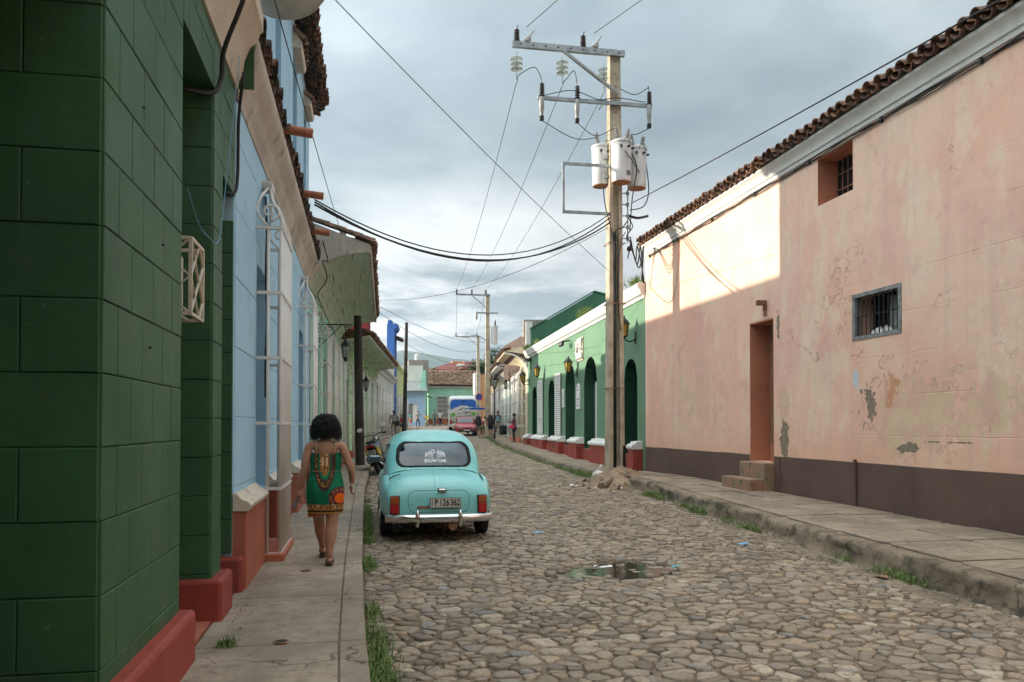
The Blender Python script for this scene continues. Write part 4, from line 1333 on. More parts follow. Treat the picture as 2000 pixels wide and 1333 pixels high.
# ------------------------------------------------------------------ green restaurant front
gr = on_line(R2, 'green_restaurant', 'bright green building with arched doorways, white cornice and red plinths', 'building')
arches = [(.80, 2.20, .80, 3.72, .62), (5.70, 7.72, .80, 4.22, .85), (9.35, 11.20, .85, 4.25, .80), (13.55, 15.10, .90, 3.80, .65), (18.35, 19.75, .95, 3.72, .60)]
wall_open(0, 21.4, -.1, 5.45, arches, -1, .55, .65).build('wall', 'right_green_paint', gr)
MB().box(.7, .02, 0, 9, 21.38, 5.4).build('building_core', 'right_green_paint', gr)
for i, (a, b, zb, zt, rise) in enumerate(arches):
    n = 10
    arc = [(lerp(a + .006, b - .006, t / n), zt - .006 - rise + rise * math.sqrt(max(0, 1 - (2 * t / n - 1) ** 2))) for t in range(n + 1)]
    # dark painted lining of the reveal
    m = MB()
    loop = [(a + .006, zb + .004)] + arc + [(b - .006, zb + .004)]
    m.grid([[(.012, y, z) for y, z in loop], [(.545, y, z) for y, z in loop]])
    m.build('reveal', 'dark_green_paint', gr, normals=False)
    MB().prism([(a + .01, zb)] + arc + [(b - .01, zb)], .50, .54, 'x').build('door', 'dark_green_paint', gr)
    if i in (1, 2):
        MB().box(.42, a + .02, zb + .02, .47, b - .03, zt - rise - .02).build('door_leaf', 'white_paint', gr)
plinths = [(.0, .0), (.28, .80), (2.20, 5.70), (7.72, 9.35), (11.20, 13.55), (15.10, 18.35), (19.75, 20.95)][1:]
for k, (a, b) in enumerate(plinths):
    MB().box(-.30, a, -.1, -.003, b, .98).build('plinth', 'red_plinth_paint', gr, bevel=.01)
    moulding([(-.0, .982), (.32, .982), (.345, 1.02), (.345, 1.07), (.31, 1.12), (.22, 1.14), (.20, 1.20), (0, 1.22)], a - .02, b + .02, -1).build('plinth_cap', 'white_paint', gr, smooth=40)
    if k in (3, 4):
        MB().box(-.304, (a + b) / 2 - .08, .70, -.296, (a + b) / 2 + .06, .92).build('vent', 'dark_void', gr)
for i, (a, b, zb, zt, rise) in enumerate(arches):
    MB().box(-.12, a + .003, -.1, .50, b - .003, zb - .005).build('threshold', 'red_plinth_paint', gr)
prof = [(0, 5.36), (.04, 5.36), (.06, 5.44), (.14, 5.48), (.16, 5.58), (.23, 5.66), (.25, 5.76), (.20, 5.80), (0, 5.84)]
moulding(prof, -.02, 21.42, -1).build('cornice', 'white_paint', gr, smooth=35)
shutter(gr, 12.0, 13.2, 1.24, 3.98, -.045, -1, 4, 'white_paint', 7, two=False, name='shutter')
shutter(gr, 16.35, 17.75, 1.26, 3.92, -.045, -1, 4, 'white_paint', 7, two=False, name='shutter')
# drain spout under the far end of the cornice
MB().box(-.30, 19.9, 5.14, -.02, 20.7, 5.28).build('spout', 'dark_green_paint', gr)
for k in range(4):
    MB().lathe([(.05, 0), (.06, .05), (.07, .16), (.04, .20)], 8, (-.38, 9.95 + k * .16, 4.95), 'z').build('spotlight', 'iron_black', gr, smooth=40)
    MB().bar((-.02, 9.95 + k * .16, 5.2), (-.38, 9.95 + k * .16, 5.14), .02).build('spotlight_arm', 'iron_black', gr)

sg = on_line(R2, 'restaurant_sign', 'white raised script lettering sign high on the green restaurant front', 'sign', -.03, 8.25, 4.62)
MB().box(-.012, -.50, -.42, .025, .55, .48).build('backing', 'sign_back' if 'sign_back' in MATS else 'cream_moulding', sg)
def stroke(pts, r=.035):
    m = MB().tube(curve_pts([(-.05, y, z) for y, z in pts], 5), r, 6)
    return m.build('letter', 'white_paint', sg, smooth=True)
stroke([(.46, .34), (.36, .12), (.44, -.05), (.38, -.20)], .05)
stroke([(.28, .30), (.36, .10)], .04)
stroke([(-.46, .44), (-.34, .16), (-.42, -.02)], .05)
stroke([(-.26, .40), (-.35, .16)], .04)
stroke([(.08, .20), (.02, .06), (-.04, .20)], .03)
for k in range(7):
    y = .40 - k * .13
    stroke([(y, -.36 + .02 * (k % 3)), (y - .03, -.12 - .03 * (k % 2)), (y - .08, -.34)], .032)
pq = on_line(R2, 'plaque', 'white arched-top plaque between the two tall arches of the green building', 'plaque', -.012, 8.62, 2.32)
pl = MB().prism([(-.30, 0), (.30, 0), (.30, .72), (.24, .88), (.12, .98), (0, 1.02), (-.12, .98), (-.24, .88), (-.30, .72)], -.03, .008, 'x').build('board', 'paper_white', pq)
for (w, z, h) in ((.22, .14, .03), (.14, .24, .025), (.17, .36, .06), (.22, .74, .03), (.07, .86, .05)):
    MB().box(-.034, -w, z, -.030, w, z + h).build('print', 'print_grey' if 'print_grey' in MATS else 'grey_render', pq)
mq = on_line(R2, 'menu_board', 'narrow white notice board beside the shutter on the green building', 'notice board', -.012, 11.55, 2.45)
MB().box(-.03, -.20, 0, .008, .20, .80).build('board', 'paper_white', mq)
for k in range(6):
    MB().box(-.034, -.14, .10 + k * .11, -.030, .14 - .03 * (k % 2), .135 + k * .11).build('print', 'grey_render', mq)

# gable wall behind the green front
gw = thing('gable_house', 'tall dark green gable wall rising behind the white cornice', 'building', (R2.pt(0, 21.0)[0], R2.pt(0, 21.0)[1], 0))
MB().prism([(.15, 4.6), (.15, 6.95), (3.75, 9.1), (5.3, 8.75), (9.5, 7.4), (9.5, 4.6)], .0, .35, 'y').build('gable_wall', 'gable_green_paint', gw)
MB().prism([(.10, 6.96), (3.75, 9.14), (5.3, 8.79), (9.5, 7.44), (9.5, 7.52), (5.3, 8.87), (3.75, 9.22), (.10, 7.04)], -.04, .39, 'y').build('coping', 'gable_green_paint', gw)
MB().prism([(.2, 4.6), (.2, 6.9), (3.75, 9.0), (9.4, 7.3), (9.4, 4.6)], .36, 9.0, 'y').build('roof', 'clay_tile_dark', gw)

# ------------------------------------------------------------------ cream house with the curved eave
ch = on_line(R3, 'cream_house', 'cream house with curved plaster eave and tall white barred windows', 'building')
cops = [(1.2, 2.6, 1.0, 4.2, 0), (4.0, 5.4, .9, 4.2, 0)]
wall_open(0, 7.0, -.1, 6.0, cops, -1, .3, .5).build('wall', 'far_cream', ch)
MB().box(.5, .01, 0, 7, 6.99, 6.0).build('house_core', 'far_cream', ch)
for i, (a, b, z0, z1, _) in enumerate(cops):
    shutter(ch, a + .02, b - .02, z0, z1, .16, -1, 4, 'grille_white', 5, two=True)
    grille(ch, a - .2, b + .2, .42, .95, 4.45, nfront=5, nside=1, rails=6, r=.045, crown=.55, s=-1, mat='white_paint')
for y in (1.02, 1.9, 2.78, 3.82, 4.7, 5.58):
    MB().lathe([(.17, -.2), (.17, .98), (.15, 1.0)], 10, (-.40, y, 0)).build('grille_plinth', 'terracotta_plinth', ch, smooth=50)
MB().box(-.1, 1.0, -.1, -.0, 5.6, .93).build('plinth', 'far_cream', ch)
def curved_eave(parent, y0, y1, zb, out, mat, s=-1, rise=.95):
    n = 9
    pr = [(out * (1 - math.cos(math.pi / 2 * i / n)) , zb + rise * math.sin(math.pi / 2 * i / n)) for i in range(n + 1)]
    e = MB().prism([(s * x, z) for x, z in pr] + [(s * (out + .04), zb + rise + .12), (-s * .1, zb + rise + .45), (-s * .1, zb)], y0, y1, 'y').build('eave', mat, parent, smooth=40)
    MB().prism([(s * (x + .0), z - .05) for x, z in pr] + [(s * x * 1.0, z + .03) for x, z in pr[::-1]], y0 - .03, y0 + .10, 'y').build('eave_rib', 'white_paint', parent)
    rf = MB().prism([(s * (out + .05), zb + rise + .12), (-s * 4.5, zb + rise + 1.0), (-s * 4.5, zb + .5), (-s * .2, zb + .5)], y0 - .02, y1 + .02, 'y').build('roof', 'clay_tile_dark', parent)
    MB().prism([(s * out, zb + rise + .11), (-s * 4.5, zb + rise + 1.02), (-s * 4.5, zb + .5), (-s * .05, zb + .5), (s * .05, zb + rise - .05)], y0 - .05, y0 - .022, 'y').build('gable_end', mat, parent)
    eave_tiles(rf, s * (out + .14), zb + rise + .16, y0, y1, s, .25, .36)
    return e
curved_eave(ch, .3, 6.9, 4.75, 1.25, 'far_cream')
MB().box(-.1, -.25, 4.9, .25, .0, 7.4).build('party_wall', 'far_white', ch)
MB().box(-.2, .02, 6.6, 1.9, .8, 7.55).build('parapet', 'grey_render', ch)
gh = on_line(R3, 'mint_grille_house', 'pale mint house with tall white grilles under a curved eave beyond the cream house', 'building', 0, 7.0)
gops = [(1.0, 2.5, 1.0, 4.4, 0), (4.2, 5.7, 1.0, 4.4, 0), (7.4, 8.9, 1.0, 4.4, 0)]
wall_open(0, 11.0, -.1, 5.6, gops, -1, .3, .5).build('wall', 'mint_paint', gh)
MB().box(.5, .01, 0, 7, 10.99, 5.6).build('house_core', 'mint_paint', gh)
MB().box(-.06, 0, -.1, -.003, 11.0, 1.05).build('plinth', 'far_white', gh)
for i, (a, b, z0, z1, _) in enumerate(gops):
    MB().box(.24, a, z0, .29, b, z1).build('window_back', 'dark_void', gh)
    grille(gh, a - .2, b + .2, .36, 1.0, 4.5, nfront=6, nside=1, rails=6, r=.04, crown=.4, s=-1, mat='white_paint')
curved_eave(gh, 1.6, 10.9, 4.6, 1.15, 'far_white')
fw = on_line(R3, 'sunlit_cream_house', 'sunlit cream house front beyond the second concrete pole', 'building', 0, 18.05)
fops = [(1.2, 2.4, 1.3, 4.2, 0), (5, 6.2, 1.3, 4.2, 0), (9, 10.2, 1.3, 4.2, 0)]
wall_open(0, 16, -.1, 5.6, fops, -1, .3, .5).build('wall', 'far_cream', fw)
MB().box(.5, .01, 0, 7, 15.99, 5.6).build('house_core', 'far_cream', fw)
for a, b, z0, z1, _ in fops:
    shutter(fw, a + .02, b - .02, z0, z1, .14, -1, 3, 'far_white', 4)
    grille(fw, a - .2, b + .2, .36, 1.3, 4.5, nfront=6, nside=1, rails=5, r=.04, crown=0, s=-1, mat='white_paint')
rf = MB().prism([(-.6, 5.6), (5, 7.6), (5, 5.5), (0, 5.5)], 0, 16, 'y').build('roof', 'clay_tile', fw)
eave_tiles(rf, -.7, 5.66, 0, 16, -1, .26, .32, under=False)
# ------------------------------------------------------------------ the turquoise saloon
t = NT('car_paint')
tc = t.n('ShaderNodeTexCoord').outputs['Object']
c = t.mix(t.ramp(t.noise(2.2, 5, .6, tc), .35, .68), (.200, .560, .545), (.235, .605, .585))
c = t.mix(t.math('MULTIPLY', t.ramp(t.noise(5, 8, .7, t.vec(tc, (1, 1, .7), (3, 1, 2))), .60, .72), .35), c, (.26, .42, .34))
c = t.mix(t.ramp(t.noise(13, 6, .7, tc), .735, .755), c, (.06, .05, .045))
sz_ = t.n('ShaderNodeSeparateXYZ'); t.put(sz_.inputs[0], tc)
road_dust = t.ramp(t.math('ADD', sz_.outputs[2], t.math('MULTIPLY', t.noise(5, 5, .65, tc), .35)), .66, .36)
c = t.mix(t.math('MULTIPLY', road_dust, .45), c, (.30, .27, .21))
c = t.mix(t.math('MULTIPLY', t.ramp(t.noise(3, 5, .7, t.vec(tc, (3, 3, .5), (1, 5, 2))), .54, .70), .30), c, (.33, .55, .50))
t.set(c, t.ramp(t.noise(6, 5, .6, tc), .3, .7, .26, .42), spec=.5)
t.b.inputs['Coat Weight'].default_value = .35; t.b.inputs['Coat Roughness'].default_value = .18
t = NT('chrome'); t.set((.70, .70, .69), t.ramp(t.noise(9, 5, .6), .4, .7, .10, .32), 1.0)
t = NT('car_glass'); t.set((.030, .042, .050), .05, spec=.6)
simple('lamp_red', (.42, .012, .015), .15, var=.2, sc=30); simple('lamp_amber', (.34, .085, .02), .2, var=.2, sc=30)
simple('tyre', (.020, .019, .018), .85, var=.3, sc=20, bump=.4, bsc=60, dirt=(.09, .075, .06), dirt_amt=.4)
simple('plate_white', (.50, .49, .46), .5, var=.08); simple('ink', (.012, .012, .013), .6); simple('sticker_white', (.72, .74, .75), .5, var=.05)
t = NT('clear_glass')
tr_ = t.n('ShaderNodeBsdfTransparent'); tr_.inputs[0].default_value = (.62, .70, .72, 1)
gs_ = t.n('ShaderNodeBsdfGlossy'); gs_.inputs['Roughness'].default_value = .04; gs_.inputs[0].default_value = (.9, .95, 1, 1)
fr_ = t.n('ShaderNodeFresnel'); fr_.inputs[0].default_value = 1.85
mx_ = t.n('ShaderNodeMixShader'); t.t.links.new(fr_.outputs[0], mx_.inputs[0]); t.t.links.new(tr_.outputs[0], mx_.inputs[1]); t.t.links.new(gs_.outputs[0], mx_.inputs[2])
t.t.links.new(mx_.outputs[0], t.t.nodes['Material Output'].inputs[0])
simple('saddle_brown', (.10, .075, .055), .7)
simple('mirror_glass', (.16, .21, .24), .12, .6)

def build_car():
    root = thing('parked_car', 'old turquoise saloon car parked on the cobbles, seen from behind', 'car', (1.04, 11.80, g(11.8) + .012), 0)
    ZT = [(-.80, .46), (-.79, .60), (-.765, .72), (-.70, .815), (-.6, .87), (-.48, .90), (-.2, .94), (.1, .965), (1.4, .985), (2.0, .95), (2.6, .90), (2.9, .82), (3.05, .70), (3.12, .52)]
    WT = [(-.80, .60), (-.79, .655), (-.765, .69), (-.7, .715), (-.6, .735), (-.4, .75), (0, .765), (1.5, .77), (2.4, .76), (2.8, .70), (3.0, .60), (3.12, .42)]
    stations = sorted(set([-.80, -.79, -.765, -.74, -.70, -.65, -.6, -.54, -.48] + [round(-.42 + .06 * i, 3) for i in range(60) if -.42 + .06 * i < 3.0] + [3.0, 3.05, 3.09, 3.12]))
    def zb(y):
        z = .27
        for ya in (0.0, 2.42):
            d = abs(y - ya)
            if d < .36:
                z = max(z, .29 + math.sqrt(.36 ** 2 - d * d) * .92)
        return z
    def section(y):
        w, zt = interp(WT, y), interp(ZT, y)
        b = zb(y)
        zm = min(.56, zt - .08)
        pts = []
        for i in range(6):
            f = i / 5
            z = lerp(b, max(zm, b + .02), f)
            pts.append((w * (.945 + .055 * math.sin(math.pi / 2 * min(1, max(0, (z - .27) / max(.05, zm - .27))))), z))
        n = 3.3
        z0 = pts[-1][1]
        for i in range(1, 17):
            a = math.pi / 2 * i / 16
            pts.append((w * math.cos(a) ** (2 / n), z0 + (max(zt, z0 + .02) - z0) * math.sin(a) ** (2 / n)))
        return pts
    body = MB()
    rows = []
    for y in stations:
        h = section(y)
        rows.append([(x, y, z) for x, z in h] + [(-x, y, z) for x, z in h[-2::-1]])
    body.grid(rows)
    for idx in (0, len(rows) - 1):
        m = len(rows[0])
        body.f.append(tuple(idx * m + k for k in range(m)))
    bo = body.build('body', 'car_paint', root, smooth=50)
    # cabin
    CZ = [(-.06, .955), (.0, 1.06), (.05, 1.16), (.11, 1.26), (.18, 1.36), (.26, 1.43), (.40, 1.485), (.6, 1.515), (.85, 1.535), (1.05, 1.52), (1.2, 1.46), (1.32, 1.35), (1.45, 1.18), (1.58, .975)]
    CW = [(-.06, .655), (.0, .675), (.13, .695), (.3, .705), (.6, .71), (.95, .71), (1.2, .69), (1.58, .63)]
    cab = MB()
    rows = []
    ny = 96
    for i in range(ny + 1):
        y = lerp(-.06, 1.58, i / ny)
        w, zc = interp(CW, y), interp(CZ, y)
        n = 3.6
        half = []
        for k in range(37):
            a = math.pi / 2 * k / 36
            half.append((w * math.cos(a) ** (2 / n), .80 + (zc - .80) * math.sin(a) ** (2 / n)))
        rows.append([(x, y, z) for x, z in half] + [(-x, y, z) for x, z in half[-2::-1]])
    cab.grid(rows)
    def bvh_of(mb):
        return BVHTree.FromPolygons([Vector(v) for v in mb.v], mb.f)
    bv_b, bv_c = bvh_of(body), bvh_of(cab)
    def rrect(x0, x1, z0, z1, r, n=5, slant=0.0, bow=0.0):
        P = []
        for (cx, cz, a0) in ((x1 - r, z1 - r, 0), (x0 + r, z1 - r, 90), (x0 + r, z0 + r, 180), (x1 - r, z0 + r, 270)):
            for k in range(n + 1):
                a = R(a0 + 90 * k / n)
                P.append([cx + r * math.cos(a), cz + r * math.sin(a)])
        xm = (x0 + x1) / 2
        for p in P:
            f = (p[1] - z0) / (z1 - z0)
            p[0] = xm + (p[0] - xm) * (1 - slant * f)
            p[1] += bow * (1 - ((p[0] - xm) / ((x1 - x0) / 2)) ** 2)
        return P
    def hit(bv, axis, p, off):
        if axis == 'rear':
            o, d = Vector((p[0], -4, p[1])), Vector((0, 1, 0))
        elif axis == 'front':
            o, d = Vector((p[0], 8, p[1])), Vector((0, -1, 0))
        else:
            sx = 1 if axis == 'right' else -1
            o, d = Vector((sx * 4, p[0], p[1])), Vector((-sx, 0, 0))
        h = bv.ray_cast(o, d)
        if h[0] is None:
            return None
        n = h[1]
        if n.dot(d) > 0:
            n = -n
        return h[0] + n * off
    def patch(bv, axis, poly, off, name, mat, parent, k=7):
        """a surface patch hugging the shell inside a polygon"""
        n = len(poly)
        cx, cz = sum(p[0] for p in poly) / n, sum(p[1] for p in poly) / n
        m = MB(); rows = []
        for j in range(k + 1):
            f = max(.02, j / k)
            row = []
            for p in poly:
                q = hit(bv, axis, (cx + (p[0] - cx) * f, cz + (p[1] - cz) * f), off)
                row.append(q if q is not None else Vector((0, 0, -5)))
            rows.append(row)
        m.grid(rows, close_u=True)
        m.f.append(tuple(range(n)))
        m.f = [f for f in m.f if all(m.v[i][2] > -1 for i in f)]
        return m.build(name, mat, parent, smooth=True)
    def line_on(bv, axis, pts, r, name, mat, parent, off=.001):
        P = [hit(bv, axis, p, off) for p in pts]
        P = [p for p in P if p is not None]
        return MB().tube(P, r, 6).build(name, mat, parent, smooth=True)
    # rear window and windscreen are real openings: cut the shell, then rubber, glass, lettering
    def inside(p, poly):
        c_, n_ = False, len(poly)
        for i in range(n_):
            (x1, y1), (x2, y2) = poly[i], poly[(i + 1) % n_]
            if (y1 > p[1]) != (y2 > p[1]) and p[0] < (x2 - x1) * (p[1] - y1) / (y2 - y1) + x1:
                c_ = not c_
        return c_
    rw = rrect(-.545, .545, .985, 1.340, .13, 6, .06, .02)
    ws = rrect(-.54, .54, 1.01, 1.37, .10, 6)
    def mid(f):
        return tuple(sum(cab.v[i][k] for i in f) / len(f) for k in range(3))
    shell = MB(); shell.v = cab.v
    for f in cab.f:
        m_ = mid(f)
        if (m_[1] < .35 and inside((m_[0], m_[2]), rw)) or (m_[1] > 1.1 and inside((m_[0], m_[2]), ws)):
            continue
        shell.f.append(f)
    ca = shell.build('cabin', 'car_paint', root, smooth=60, normals=False)
    def ring(bv, axis, poly, s0, s1, off, name, mat, parent):
        n = len(poly); cx, cz = sum(p[0] for p in poly) / n, sum(p[1] for p in poly) / n
        rows = []
        for e_, o_ in ((s0, off - .004), (s0, off + .006), ((s0 + s1) / 2, off + .012), (s1, off + .006), (s1, off - .004)):
            row = []
            for p in poly:
                d_ = math.hypot(p[0] - cx, p[1] - cz); k_ = 1 + e_ / d_
                q = hit(bv, axis, (cx + (p[0] - cx) * k_, cz + (p[1] - cz) * k_), o_)
                row.append(q if q is not None else (rows[-1][len(row)] if rows else Vector((0, 0, 1))))
            rows.append(row)
        return MB().grid(rows, close_u=True).build(name, mat, parent, smooth=True)
    ring(bv_c, 'rear', rw, .022, -.028, .0, 'window_rubber', 'rubber', ca)
    ring(bv_c, 'front', ws, .02, -.028, .0, 'window_rubber', 'rubber', ca)
    gl = patch(bv_c, 'rear', rrect(-.53, .53, 1.0, 1.328, .12, 6, .06, .02), .002, 'rear_window', 'clear_glass', ca)
    # inside: dark trim, seats, shelf and wheel
    MB().box(-.66, .20, .55, .66, 1.75, .80).build('cabin_floor', 'rubber', root)
    MB().box(-.60, .02, .86, .60, .26, .90).build('rear_shelf', 'saddle_brown', root)
    MB().box(-.60, .34, .75, .60, .46, 1.08).build('rear_seat', 'saddle_brown', root, bevel=.04)
    for sx in (-1, 1):
        MB().box(sx * .32 - .24, .98, .75, sx * .32 + .24, 1.08, 1.14).build('front_seat', 'saddle_brown', root, bevel=.05)
    MB().box(-.60, 1.46, .80, .60, 1.66, 1.02).build('dashboard', 'rubber', root, bevel=.03)
    MB().tube([(-.30 + .18 * math.cos(2 * math.pi * k / 20), 1.36 - .05 * math.sin(2 * math.pi * k / 20), 1.06 + .17 * math.sin(2 * math.pi * k / 20)) for k in range(21)], .012, 6).build('steering_wheel', 'rubber', root)
    MB().box(-.10, 1.22, 1.32, .10, 1.25, 1.37).build('interior_mirror', 'rubber', root)
    def letters(txt, size, cx, cz, arch=0.0, name='lettering', bv=bv_c, off=.005, sx=1.0, mat='sticker_white', bold=.0):
        me = text_mesh(txt, size, 0, (sx, 1), bold=bold)
        for v in me.vertices:
            x = cx + v.co.x; z = cz + v.co.y - arch * (v.co.x ** 2) * 8
            q = hit(bv, 'rear', (x, z), off)
            v.co = q if q is not None else Vector((x, 0, z))
        me.materials.clear(); me.materials.append(MATS[mat])
        o = bpy.data.objects.new(name, me); COL.objects.link(o); o.parent = gl if bv is bv_c else root
        return o
    letters('BAD ASS', .075, .02, 1.205, .30, bold=.004, sx=1.05)
    letters('SHOW CAR', .058, .02, 1.072, .0, bold=.004, sx=1.05)
    # two crossed chequered flags between the words
    m = MB()
    for sgn in (-1, 1):
        for i in range(6):
            for j in range(4):
                if (i + j) % 2:
                    continue
                x0 = .02 + sgn * (.025 + i * .017); z0 = 1.108 + j * .016 + .004 * i
                q = [(x0, z0), (x0 + sgn * .017, z0 + .004), (x0 + sgn * .017, z0 + .020), (x0, z0 + .016)]
                vs = [hit(bv_c, 'rear', p, .005) for p in q]
                if all(v is not None for v in vs):
                    m.add(vs, [(0, 1, 2, 3)])
    fl = m.build('flag_print', 'sticker_white', gl); fl['kind'] = 'stuff'
    # side glass and windscreen
    for ax in ('left', 'right'):
        for (a, b) in ((.34, .80), (.84, 1.30)):
            patch(bv_c, ax, rrect(a, b, 1.02, 1.31, .05, 3), .005, 'window_rubber', 'rubber', ca)
            patch(bv_c, ax, rrect(a + .025, b - .025, 1.045, 1.285, .04, 3), .009, 'side_window', 'car_glass', ca)
    patch(bv_c, 'front', rrect(-.53, .53, 1.02, 1.36, .10, 4), .002, 'windscreen', 'clear_glass', ca)
    # boot: lid seam, centre crease, handle, plate recess
    lid = rrect(-.42, .42, .405, .700, .10, 6)
    line_on(bv_b, 'rear', lid + lid[:1], .0035, 'boot_seam', 'ink', bo, -.001)
    line_on(bv_b, 'rear', [(-.05, .72 + .012 * i) for i in range(20)], .0022, 'boot_seam', 'ink', bo, -.001)
    line_on(bv_b, 'rear', rrect(-.17, .19, .43, .66, .04, 4) , .002, 'boot_seam', 'car_paint', bo)
    hb = hit(bv_b, 'rear', (.045, .705), 0)
    MB().box(-.055, -.045, -.022, .055, .012, .022).xf(Matrix.Translation(hb)).build('boot_handle', 'chrome', bo, bevel=.014)
    MB().box(-.062, -.02, -.029, .062, .014, .029).xf(Matrix.Translation(hb)).build('handle_backing', 'rubber', bo, bevel=.014)
    pl = MB().box(-.215, -.004, -.068, .215, .004, .068).build('number_plate', 'plate_white', root, bevel=.003)
    py = hit(bv_b, 'rear', (.09, .53), 0)
    pl.location = (.09, py.y - .035, .535); pl.rotation_euler = (R(-4), 0, 0)
    rim = MB()
    for (a, b, c_, d) in ((-.215, -.207, -.068, .068), (.207, .215, -.068, .068), (-.207, .207, .061, .068), (-.207, .207, -.068, -.061)):
        rim.box(a, -.0065, c_, b, -.004, d)
    rim.build('plate_rim', 'rust_metal', pl)
    for txt, x, sz, sx in (('P', -.130, .125, .70), ('126', -.020, .125, .74), ('362', .130, .125, .74)):
        me = text_mesh(txt, sz, .001, (sx, 1), bold=.003)
        me.transform(Matrix.Rotation(R(90), 4, 'X'))
        me.materials.clear(); me.materials.append(MATS['ink'])
        share('plate_character', me, pl, (x, -.006, -.002))
    for k in range(5):
        MB().box(-.190, -.006, -.040 + k * .019, -.180, -.0045, -.028 + k * .019).build('plate_mark', 'ink', pl)
    MB().box(-.30, py.y - .012, .455, -.13, py.y + .01, .490).build('badge', 'rust_metal', bo)
    for x in (-.365, .37):
        q = hit(bv_b, 'rear', (x, .505), 0)
        MB().lathe([(.011, -.006), (.014, .004)], 10, (q.x, q.y, q.z), 'y').build('lock', 'chrome', bo)
    for x, z in ((-.05, .455), (.10, .452)):
        q = hit(bv_b, 'rear', (x, z), 0)
        MB().lathe([(.006, -.003), (.006, .004)], 8, (q.x, q.y, q.z), 'y').build('bolt', 'ink', bo)
    # tail lamps
    for sx in (-1, 1):
        lamp = MB().box(-.066, -.03, -.125, .066, .10, .125).build('tail_lamp', 'rubber', root, bevel=.012)
        q = hit(bv_b, 'rear', (sx * .60, .50), 0)
        lamp.location = (sx * .600, q.y, .512); lamp.rotation_euler = (0, 0, sx * R(8))
        MB().box(-.058, -.045, .012, .058, -.028, .117).build('amber_lens', 'lamp_amber', lamp, bevel=.008)
        MB().box(-.058, -.045, -.117, .058, -.028, .008).build('red_lens', 'lamp_red', lamp, bevel=.008)
        MB().box(-.03, -.048, -.095, .03, -.046, -.05).build('reflector', 'lamp_red', lamp)
    # swelling rear wings
    for sx in (-1, 1):
        m = MB(); rows = []
        for i in range(25):
            a = math.pi * i / 24
            yy = -.02 + .60 * math.cos(a)
            rad = math.sin(a) ** .7
            row = []
            for k in range(13):
                b = math.pi * k / 12 - math.pi / 2
                xx = .67 + .135 * rad * math.cos(b) ** .8
                z_ = .545 + (.34 if b > 0 else .28) * rad * math.sin(b)
                row.append((sx * xx, yy, max(.268, z_)))
            rows.append(row)
        m.grid(rows)
        def out(f):
            cy = sum(m.v[i][1] for i in f) / len(f); cz = sum(m.v[i][2] for i in f) / len(f)
            return math.hypot(cy, cz - .31) > .335
        m.f = [f for f in m.f if out(f)]
        m.build('wing', 'car_paint', root, smooth=60)
    # chrome bumper with overriders
    bp = []
    for i in range(25):
        x = lerp(-.735, .735, i / 24)
        bp.append((x, -.885 + .11 * (abs(x) / .735) ** 3.2, .325))
    m = MB(); rows = []
    for (x, y, z) in bp:
        row = []
        for k in range(8):
            a = 2 * math.pi * k / 8
            row.append((x, y + .022 * math.cos(a), z + .052 * math.sin(a)))
        rows.append(row)
    m.grid(rows, close_u=True)
    m.f += [tuple(range(8)), tuple(range(24 * 8, 25 * 8))]
    bump_o = m.build('bumper', 'chrome', root, smooth=50)
    for x in (-.30, .285):
        m = MB()
        m.lathe([(.004, .0), (.028, .02), (.034, .10), (.030, .20), (.012, .24), (.002, .245)], 10)
        m.xf(Matrix.Translation((x, -.915, .205)) @ Matrix.Diagonal((.95, 1.1, 1, 1)))
        m.build('overrider', 'chrome', bump_o, smooth=60)
    MB().box(-.70, -.80, .275, .70, -.72, .36).build('rear_valance', 'car_paint', root)
    MB().tube([(.20, .1, .23), (.20, -.5, .225), (.19, -.80, .215)], .034, 10).build('exhaust', 'rust_metal', root, smooth=50)
    MB().lathe([(.06, -.86), (.066, -.84), (.05, -.74), (.036, -.70)], 12, (.19, 0, .215), 'y').build('exhaust_tip', 'rust_metal', root, smooth=50)
    MB().box(.08, -.72, .17, .16, -.45, .25).build('exhaust_box', 'rust_metal', root, bevel=.02)
    # running gear
    MB().box(-.60, -.70, .30, .60, 3.0, .50).build('underbody', 'rubber', root)
    MB().tube([(-.62, 0, .30), (.62, 0, .30)], .045, 8).build('rear_axle', 'rubber', root)
    for (x, y) in ((-.70, 0), (.70, 0), (-.68, 2.42), (.68, 2.42)):
        tw = MB().lathe([(.17, -.08), (.27, -.085), (.305, -.065), (.312, 0), (.305, .065), (.27, .085), (.17, .08)], 28, (0, 0, 0), 'x')
        tyre = tw.build('wheel', 'tyre', root, smooth=45)
        tyre.location = (x, y, .305)
        s_ = 1 if x > 0 else -1
        MB().lathe([(.172, s_ * .05), (.17, s_ * .085), (.13, s_ * .08), (.07, s_ * .10), (.004, s_ * .105)], 20, (0, 0, 0), 'x').build('hub_cap', 'chrome', tyre, smooth=50)
    # doors: seams, handles, mirror, sill trim
    for sx, ax in ((-1, 'left'), (1, 'right')):
        for yy in (.33, .82, 1.38):
            line_on(bv_b, ax, [(yy, .30 + .05 * i) for i in range(13)], .003, 'door_seam', 'ink', bo)
        line_on(bv_b, ax, [(.45 + .1 * i, .315) for i in range(16)], .010, 'sill_trim', 'chrome', bo)
        for yy in (.42, .92):
            q = hit(bv_b, ax, (yy, .84), 0)
            if q is not None:
                MB().bar(q + Vector((sx * .02, 0, 0)), q + Vector((sx * .02, .10, 0)), .018).build('door_handle', 'chrome', bo)
    for sx in (-1,):
        MB().tube([(sx * .68, 1.62, .94), (sx * .80, 1.62, 1.03)], .012, 6).build('mirror_arm', 'chrome', root)
        mm = MB().box(-.10, -.018, -.058, .10, .03, .058).build('wing_mirror', 'mirror_glass', root, bevel=.025)
        mm.location = (sx * .84, 1.60, 1.045)
